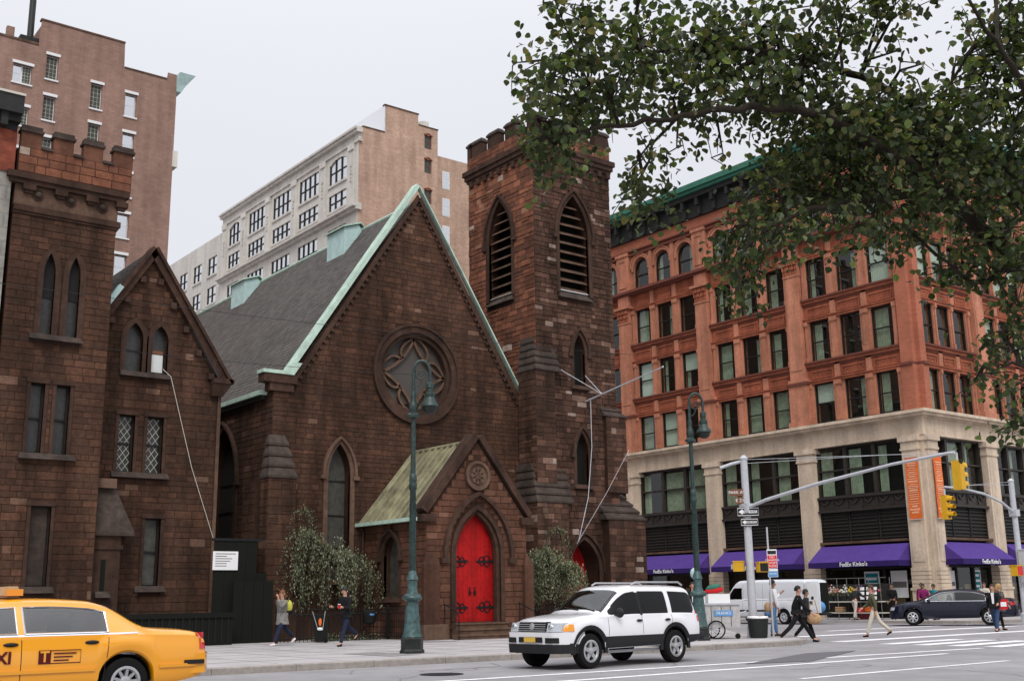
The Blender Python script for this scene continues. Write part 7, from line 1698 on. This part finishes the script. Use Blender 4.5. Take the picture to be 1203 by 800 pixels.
# ------------------------------------------------------------------ trees
def weeping(label, x, y, h, spread, lump, seed):
    r_ = random.Random(seed); t = thing('weeping_tree', label, 'tree', (x, y, .14), 0, 'weeping trees by the church')
    q = MB(); q.tube([(0, 0, 0), (.05, .02, .6), (-.04, 0, 1.2), (.03, .03, h*.62)], [.10, .075, .065, .05], 8); q.build('trunk', 'bark', t, smooth=60)
    q = MB(); L_ = MB(); ring = 44
    for k in range(ring):
        a = 2*math.pi*k/ring+r_.uniform(-.15, .15); s_ = r_.uniform(.45, 1)*spread; top = h*(.70-.14*math.cos(a)*(s_/spread)+r_.uniform(-.07, .05))
        rx = s_*math.cos(a)*(.68 if math.cos(a) < 0 and lump[0] < 0 else 1); ry = s_*.62*math.sin(a)
        end_z = r_.uniform(.8, 1.7); pts = []
        for i in range(10):
            f = i/9; rad = min(1, 1.5*f)**.7; zz = h*.58+(top-h*.58)*math.sin(min(1, f*2.2)*math.pi/2) if f < .42 else top-(top-end_z)*((f-.42)/.58)**1.25
            pts.append(Vector((rx*rad+r_.gauss(0, .03), ry*rad+r_.gauss(0, .03), zz)))
        q.tube(pts, [.022-.0018*i for i in range(10)], 4)
        for sub in range(3):
            off = Vector((r_.gauss(0, .13), r_.gauss(0, .13), r_.gauss(0, .1))) if sub else Vector((0, 0, 0))
            for i in range(2, 9):
                for j in range(9):
                    c = pts[i].lerp(pts[i+1], r_.random())+off+Vector((r_.gauss(0, .05), r_.gauss(0, .05), r_.gauss(0, .05)))
                    s2 = r_.uniform(.06, .115); M = Matrix.Rotation(r_.uniform(0, 6.3), 3, 'Z') @ Matrix.Rotation(r_.uniform(.5, 1.5), 3, 'X'); L_.tint = max(.001, r_.random())
                    L_.add([c+M @ Vector(p)*s2 for p in ((0, -.2, 0), (.22, .25, .05), (0, .85, 0), (-.22, .25, .05))], [(0, 1, 2), (0, 2, 3)])
    # the loop of young shoots that stands above the crown
    for k in range(9):
        a = r_.uniform(0, 6.3); pts = [Vector((lump[0]*.4, 0, h*.6))+Vector((0, 0, 0)), Vector((lump[0]*.8, 0, h*.85)), Vector((lump[0], 0, h*r_.uniform(.98, 1.03))), Vector((lump[0]+.35*math.cos(a), .3*math.sin(a), h*.97)), Vector((lump[0]+.5*math.cos(a), .42*math.sin(a), h*.80)), Vector((lump[0]+.55*math.cos(a), .45*math.sin(a), h*r_.uniform(.5, .66)))]
        q.tube(pts, [.02, .016, .014, .012, .009, .005], 4)
        for i in range(2, 5):
            for j in range(20):
                c = pts[i].lerp(pts[i+1], r_.random())+Vector((r_.gauss(0, .05), r_.gauss(0, .05), r_.gauss(0, .05))); s2 = r_.uniform(.05, .09); M = Matrix.Rotation(r_.uniform(0, 6.3), 3, 'Z') @ Matrix.Rotation(r_.uniform(.4, 1.5), 3, 'X'); L_.tint = max(.001, r_.random())
                L_.add([c+M @ Vector(p)*s2 for p in ((0, -.2, 0), (.22, .25, .05), (0, .85, 0), (-.22, .25, .05))], [(0, 1, 2), (0, 2, 3)])
    q.build('branches', 'bark', t, smooth=60); L_.build('crown', 'weeping_leaf', t, recalc=False)
weeping('small weeping tree with a looped top shoot behind the railings left of the porch', 18.45, 34.0, 4.2, 2.1, (-.95, 0), 3)
weeping('small round weeping tree between the porch and the bell tower', 27.0, 32.5, 3.7, 1.45, (.15, 0), 11)

# the big street tree whose boughs hang into the picture from the right
tree = thing('street_tree', 'big leafy street tree whose boughs hang across the upper right', 'tree', (12.6, 3.2, 0))
q = MB(); q.tube([(12.6, 3.2, 0), (12.55, 3.25, .5), (12.5, 3.3, 1.6), (12.4, 3.5, 3.0)], [.30, .22, .20, .19], 12); q.build('trunk', 'bark', tree, smooth=60)
CROTCH = Vector((12.4, 3.5, 3.0))
LIMBS = [  # boughs, station by station
    [(10.15, 4.30, 3.36), (8.78, 4.74, 4.34), (8.18, 4.77, 4.61), (7.54, 4.84, 4.85), (6.86, 4.96, 5.01), (6.37, 5.22, 5.04), (5.86, 5.54, 4.92), (5.33, 5.82, 4.81), (4.93, 6.08, 4.70)],
    [(10.35, 4.32, 3.93), (9.42, 4.67, 4.64), (8.55, 4.89, 5.31), (7.73, 5.13, 5.64), (6.90, 5.43, 5.75), (6.24, 5.86, 5.73), (5.64, 6.23, 5.62)],
    [(8.87, 3.84, 3.95), (7.92, 3.83, 4.98), (7.31, 3.82, 5.48), (6.72, 3.88, 5.97)],
    [(8.18, 4.77, 4.61), (7.56, 5.05, 4.48), (7.04, 5.32, 4.35), (6.69, 5.57, 4.07), (6.60, 5.67, 3.69)],
    [(9.11, 4.64, 4.19), (8.65, 4.79, 3.92), (8.27, 4.92, 4.11)],
    [(9.46, 4.33, 2.85), (8.74, 4.52, 3.16), (8.45, 4.66, 3.09)],
    [(6.90, 5.43, 5.75), (6.47, 5.72, 5.36), (6.15, 6.01, 4.94), (6.05, 6.18, 4.54)],
    [(6.72, 3.88, 5.97), (6.47, 4.29, 5.75), (6.35, 4.53, 5.48)],
    [(9.49, 4.41, 2.30), (8.81, 4.55, 2.66)],
]
CURVES = []
for i, st_ in enumerate(LIMBS):
    pts = [Vector(s_) for s_ in st_]
    if i in (0, 1, 2, 5, 8): pts = [CROTCH-Vector((0, 0, .1)) if i != 1 else CROTCH]+[CROTCH.lerp(pts[0], .5)+Vector((0, 0, .35))]+pts
    jt = random.Random(i); fine = []
    for k in range(len(pts)-1):     # a smooth curve through the stations, a little uneven
        p0, p1_, p2_, p3_ = pts[max(0, k-1)], pts[k], pts[k+1], pts[min(len(pts)-1, k+2)]
        for j in range(6):
            s_ = j/6; fine.append((p1_*2+(p2_-p0)*s_+(p0*2-p1_*5+p2_*4-p3_)*s_*s_+(p1_*3-p0-p2_*3+p3_)*s_**3)*.5+Vector((jt.gauss(0, .012), jt.gauss(0, .012), jt.gauss(0, .012))))
    pts = fine+[pts[-1]]; CURVES.append(pts)
    r0 = (.085, .07, .05, .035, .04, .035, .028, .03, .03)[i]
    q = MB(); q.tube(pts, [max(.010, r0*(1-.93*k/len(pts))*jt.uniform(.88, 1.12)) for k in range(len(pts))], 8); q.build('bough', 'bark', tree, smooth=60)
CL = [  # leaf clumps: centre, half width, half height, leaves
    (5.22, 6.10, 5.25, 0.35, 0.39, 380), (5.16, 6.16, 4.79, 0.25, 0.28, 240), (5.35, 6.52, 4.68, 0.12, 0.10, 45), (5.26, 5.80, 5.59, 0.32, 0.25, 250), (5.46, 5.83, 5.16, 0.37, 0.25, 280),
    (5.99, 5.87, 5.52, 0.35, 0.27, 260), (6.18, 6.23, 6.02, 0.30, 0.21, 150), (5.88, 6.63, 5.20, 0.19, 0.19, 95), (6.64, 5.96, 5.70, 0.43, 0.31, 320), (6.22, 5.68, 5.17, 0.31, 0.17, 150),
    (6.49, 5.67, 5.76, 0.40, 0.29, 260), (6.40, 5.73, 5.02, 0.15, 0.08, 24), (6.00, 5.97, 4.64, 0.15, 0.18, 70), (5.90, 6.02, 4.40, 0.12, 0.12, 48), (6.16, 6.03, 4.42, 0.15, 0.11, 60),
    (6.46, 6.64, 4.96, 0.13, 0.07, 22), (6.71, 6.31, 5.10, 0.12, 0.10, 22), (7.05, 6.09, 5.07, 0.11, 0.08, 8), (7.11, 5.71, 5.73, 0.46, 0.42, 430), (6.71, 5.37, 5.17, 0.37, 0.20, 200),
    (7.08, 5.23, 5.31, 0.44, 0.44, 480), (7.46, 5.60, 5.01, 0.49, 0.34, 430), (7.31, 6.01, 4.64, 0.24, 0.27, 190), (7.72, 5.94, 4.60, 0.39, 0.29, 320), (8.02, 5.64, 4.87, 0.47, 0.43, 460),
    (7.26, 4.94, 4.99, 0.43, 0.32, 400), (7.86, 5.09, 5.37, 0.35, 0.17, 150), (7.42, 5.33, 5.71, 0.21, 0.15, 60), (8.02, 4.98, 5.05, 0.46, 0.42, 480), (7.76, 4.95, 4.46, 0.44, 0.29, 330),
    (8.17, 4.70, 5.25, 0.37, 0.29, 320), (7.97, 4.52, 4.74, 0.44, 0.40, 480), (8.94, 5.08, 4.63, 0.41, 0.33, 320), (8.86, 4.62, 5.45, 0.45, 0.53, 520), (8.77, 4.53, 4.77, 0.39, 0.43, 460),
    (8.61, 4.55, 4.15, 0.37, 0.31, 330), (8.83, 4.45, 5.91, 0.26, 0.45, 300), (8.56, 4.14, 5.87, 0.21, 0.48, 320), (8.66, 4.59, 5.85, 0.11, 0.29, 50), (7.64, 5.14, 6.21, 0.30, 0.17, 150),
    (7.19, 5.08, 5.96, 0.19, 0.15, 80), (7.61, 4.61, 5.98, 0.18, 0.21, 90), (7.59, 4.82, 6.13, 0.23, 0.14, 90), (7.45, 4.88, 5.80, 0.26, 0.12, 28), (7.49, 4.58, 5.54, 0.22, 0.09, 16),
    (6.87, 5.85, 4.21, 0.19, 0.29, 170), (7.40, 6.30, 4.03, 0.18, 0.24, 130), (6.89, 5.52, 4.06, 0.19, 0.13, 90), (7.43, 5.14, 4.13, 0.43, 0.13, 110), (8.75, 4.99, 4.06, 0.28, 0.17, 120),
    (8.70, 4.56, 3.84, 0.21, 0.21, 130), (8.26, 5.18, 4.29, 0.19, 0.11, 40), (8.96, 4.76, 3.45, 0.19, 0.17, 80), (8.75, 4.82, 3.20, 0.17, 0.12, 62), (9.59, 5.09, 3.16, 0.15, 0.17, 60),
    (8.77, 4.70, 2.70, 0.17, 0.14, 60), (8.74, 4.98, 3.06, 0.09, 0.08, 14), (8.68, 4.81, 2.63, 0.09, 0.05, 14), (6.78, 5.50, 6.01, 0.37, 0.16, 110), (6.76, 5.15, 5.74, 0.29, 0.19, 110),
    (5.16, 6.11, 5.59, 0.12, 0.07, 12), (5.23, 6.63, 5.56, 0.07, 0.16, 16), (7.82, 4.60, 5.50, 0.23, 0.14, 34), (9.00, 4.13, 5.15, 0.48, 1.04, 500), (9.68, 4.69, 3.68, 0.37, 0.75, 220),
    (6.84, 4.52, 6.20, 0.86, 0.36, 260), (5.48, 5.36, 5.98, 0.81, 0.27, 160), (7.92, 3.89, 6.21, 0.68, 0.45, 260),
]
tr_ = random.Random(23)
LV = []
for v in range(8):
    q = MB(); q.tint = (.1, .25, .38, .5, .62, .78, .9, .98)[v]
    w_ = .46+.06*(v % 3); cu = .10+.05*(v % 4)
    pts = [(0, 0, 0), (w_*.75, .22, cu*.6), (w_, .55, cu), (w_*.6, .9, cu*.6), (0, 1.12, -cu*.5), (-w_*.6, .9, cu*.6), (-w_, .55, cu), (-w_*.75, .22, cu*.6), (0, .55, -.02)]
    q.add(pts, [(0, 1, 8), (1, 2, 8), (2, 3, 8), (3, 4, 8), (4, 5, 8), (5, 6, 8), (6, 7, 8), (7, 0, 8)])
    LV.append((q.mesh('leaf', 'plane_leaf', recalc=False), pts, q.tint))
leaves, twigs = [], MB()
limb_pts = [p for c_ in CURVES for p in c_[len(c_)//4:]]
AX = Vector((.79, -.61, 0)); AY = Vector((.61, .79, 0)); UP = Vector((0, 0, 1))   # across and along the boughs' spread
for (cx, cy, cz, rx, ry, n_) in CL:
    C0 = Vector((cx, cy, cz))
    near = min(limb_pts, key=lambda p: (p-C0).length)
    tips = []; top_ = C0+UP*ry*.5; bend = near.lerp(top_, .5)+Vector((tr_.gauss(0, .08), tr_.gauss(0, .08), .10))
    stem = [near, near.lerp(bend, .6), bend, bend.lerp(top_, .6), top_]; twigs.tube(stem, [.016, .014, .012, .009, .005], 5)
    for k in range(max(2, n_//20)):
        e = C0+AX*(tr_.gauss(0, .5)*rx)+UP*(tr_.gauss(0, .5)*ry)+AY*tr_.gauss(0, .35); b0_ = stem[tr_.randint(1, 4)]; m_ = b0_.lerp(e, .5)+Vector((tr_.gauss(0, .05), tr_.gauss(0, .05), tr_.uniform(0, .08)))
        twigs.tube([b0_, m_, e, e+(e-m_)*.3-Vector((0, 0, .05))], [.007, .006, .004, .002], 4); tips.append((b0_, m_, e))
    for k in range(int(n_*1.3)):
        if tr_.random() < .6 and tips:
            a, m_, e = tr_.choice(tips); c = m_.lerp(e, tr_.uniform(.2, 1.25))+Vector((tr_.gauss(0, .055), tr_.gauss(0, .055), tr_.gauss(-.02, .055)))
        else:
            while True:
                u, v = tr_.uniform(-1, 1), tr_.uniform(-1, 1)
                if u*u+v*v < 1: break
            c = C0+AX*(u*rx)+UP*(v*ry)+AY*tr_.gauss(0, .40)
        s_ = tr_.uniform(.036, .070)
        M = Matrix.Rotation(tr_.uniform(0, 6.3), 3, 'Z') @ Matrix.Rotation(tr_.gauss(-.75, .6), 3, 'X') @ Matrix.Rotation(tr_.gauss(0, .5), 3, 'Y')
        leaves.append((c, M, s_, min(7, int(8*tr_.random()**1.35))))
twigs.build('twigs', 'bark', tree, kind='stuff', recalc=False)
def leaf_rank(l):
    d = l[0]-EYE; z = d.dot(_fw); px, py = d.dot(_r)/z, d.dot(_u)/z
    return (l[2]/z)**2*(1 if abs(px) < .45 and abs(py) < .30 else 0)*abs((l[1] @ Vector((0, 0, 1))).dot(d.normalized()))
order = sorted(range(len(leaves)), key=lambda i: -leaf_rank(leaves[i])); solo = set(order[:300])
mass = MB()
for i, (c, M, s_, v) in enumerate(leaves):
    me, pts, ti = LV[v]
    if i in solo:
        o = put('leaf', me, tree); o.matrix_basis = Matrix.Translation(c) @ M.to_4x4() @ Matrix.Scale(s_, 4)
    else:
        mass.tint = ti; mass.add([c+M @ Vector(p)*s_ for p in pts], [(0, 1, 8), (1, 2, 8), (2, 3, 8), (3, 4, 8), (4, 5, 8), (5, 6, 8), (6, 7, 8), (7, 0, 8)])
mass.build('crown', 'plane_leaf', tree, kind='stuff', recalc=False)
root_shift(tree)
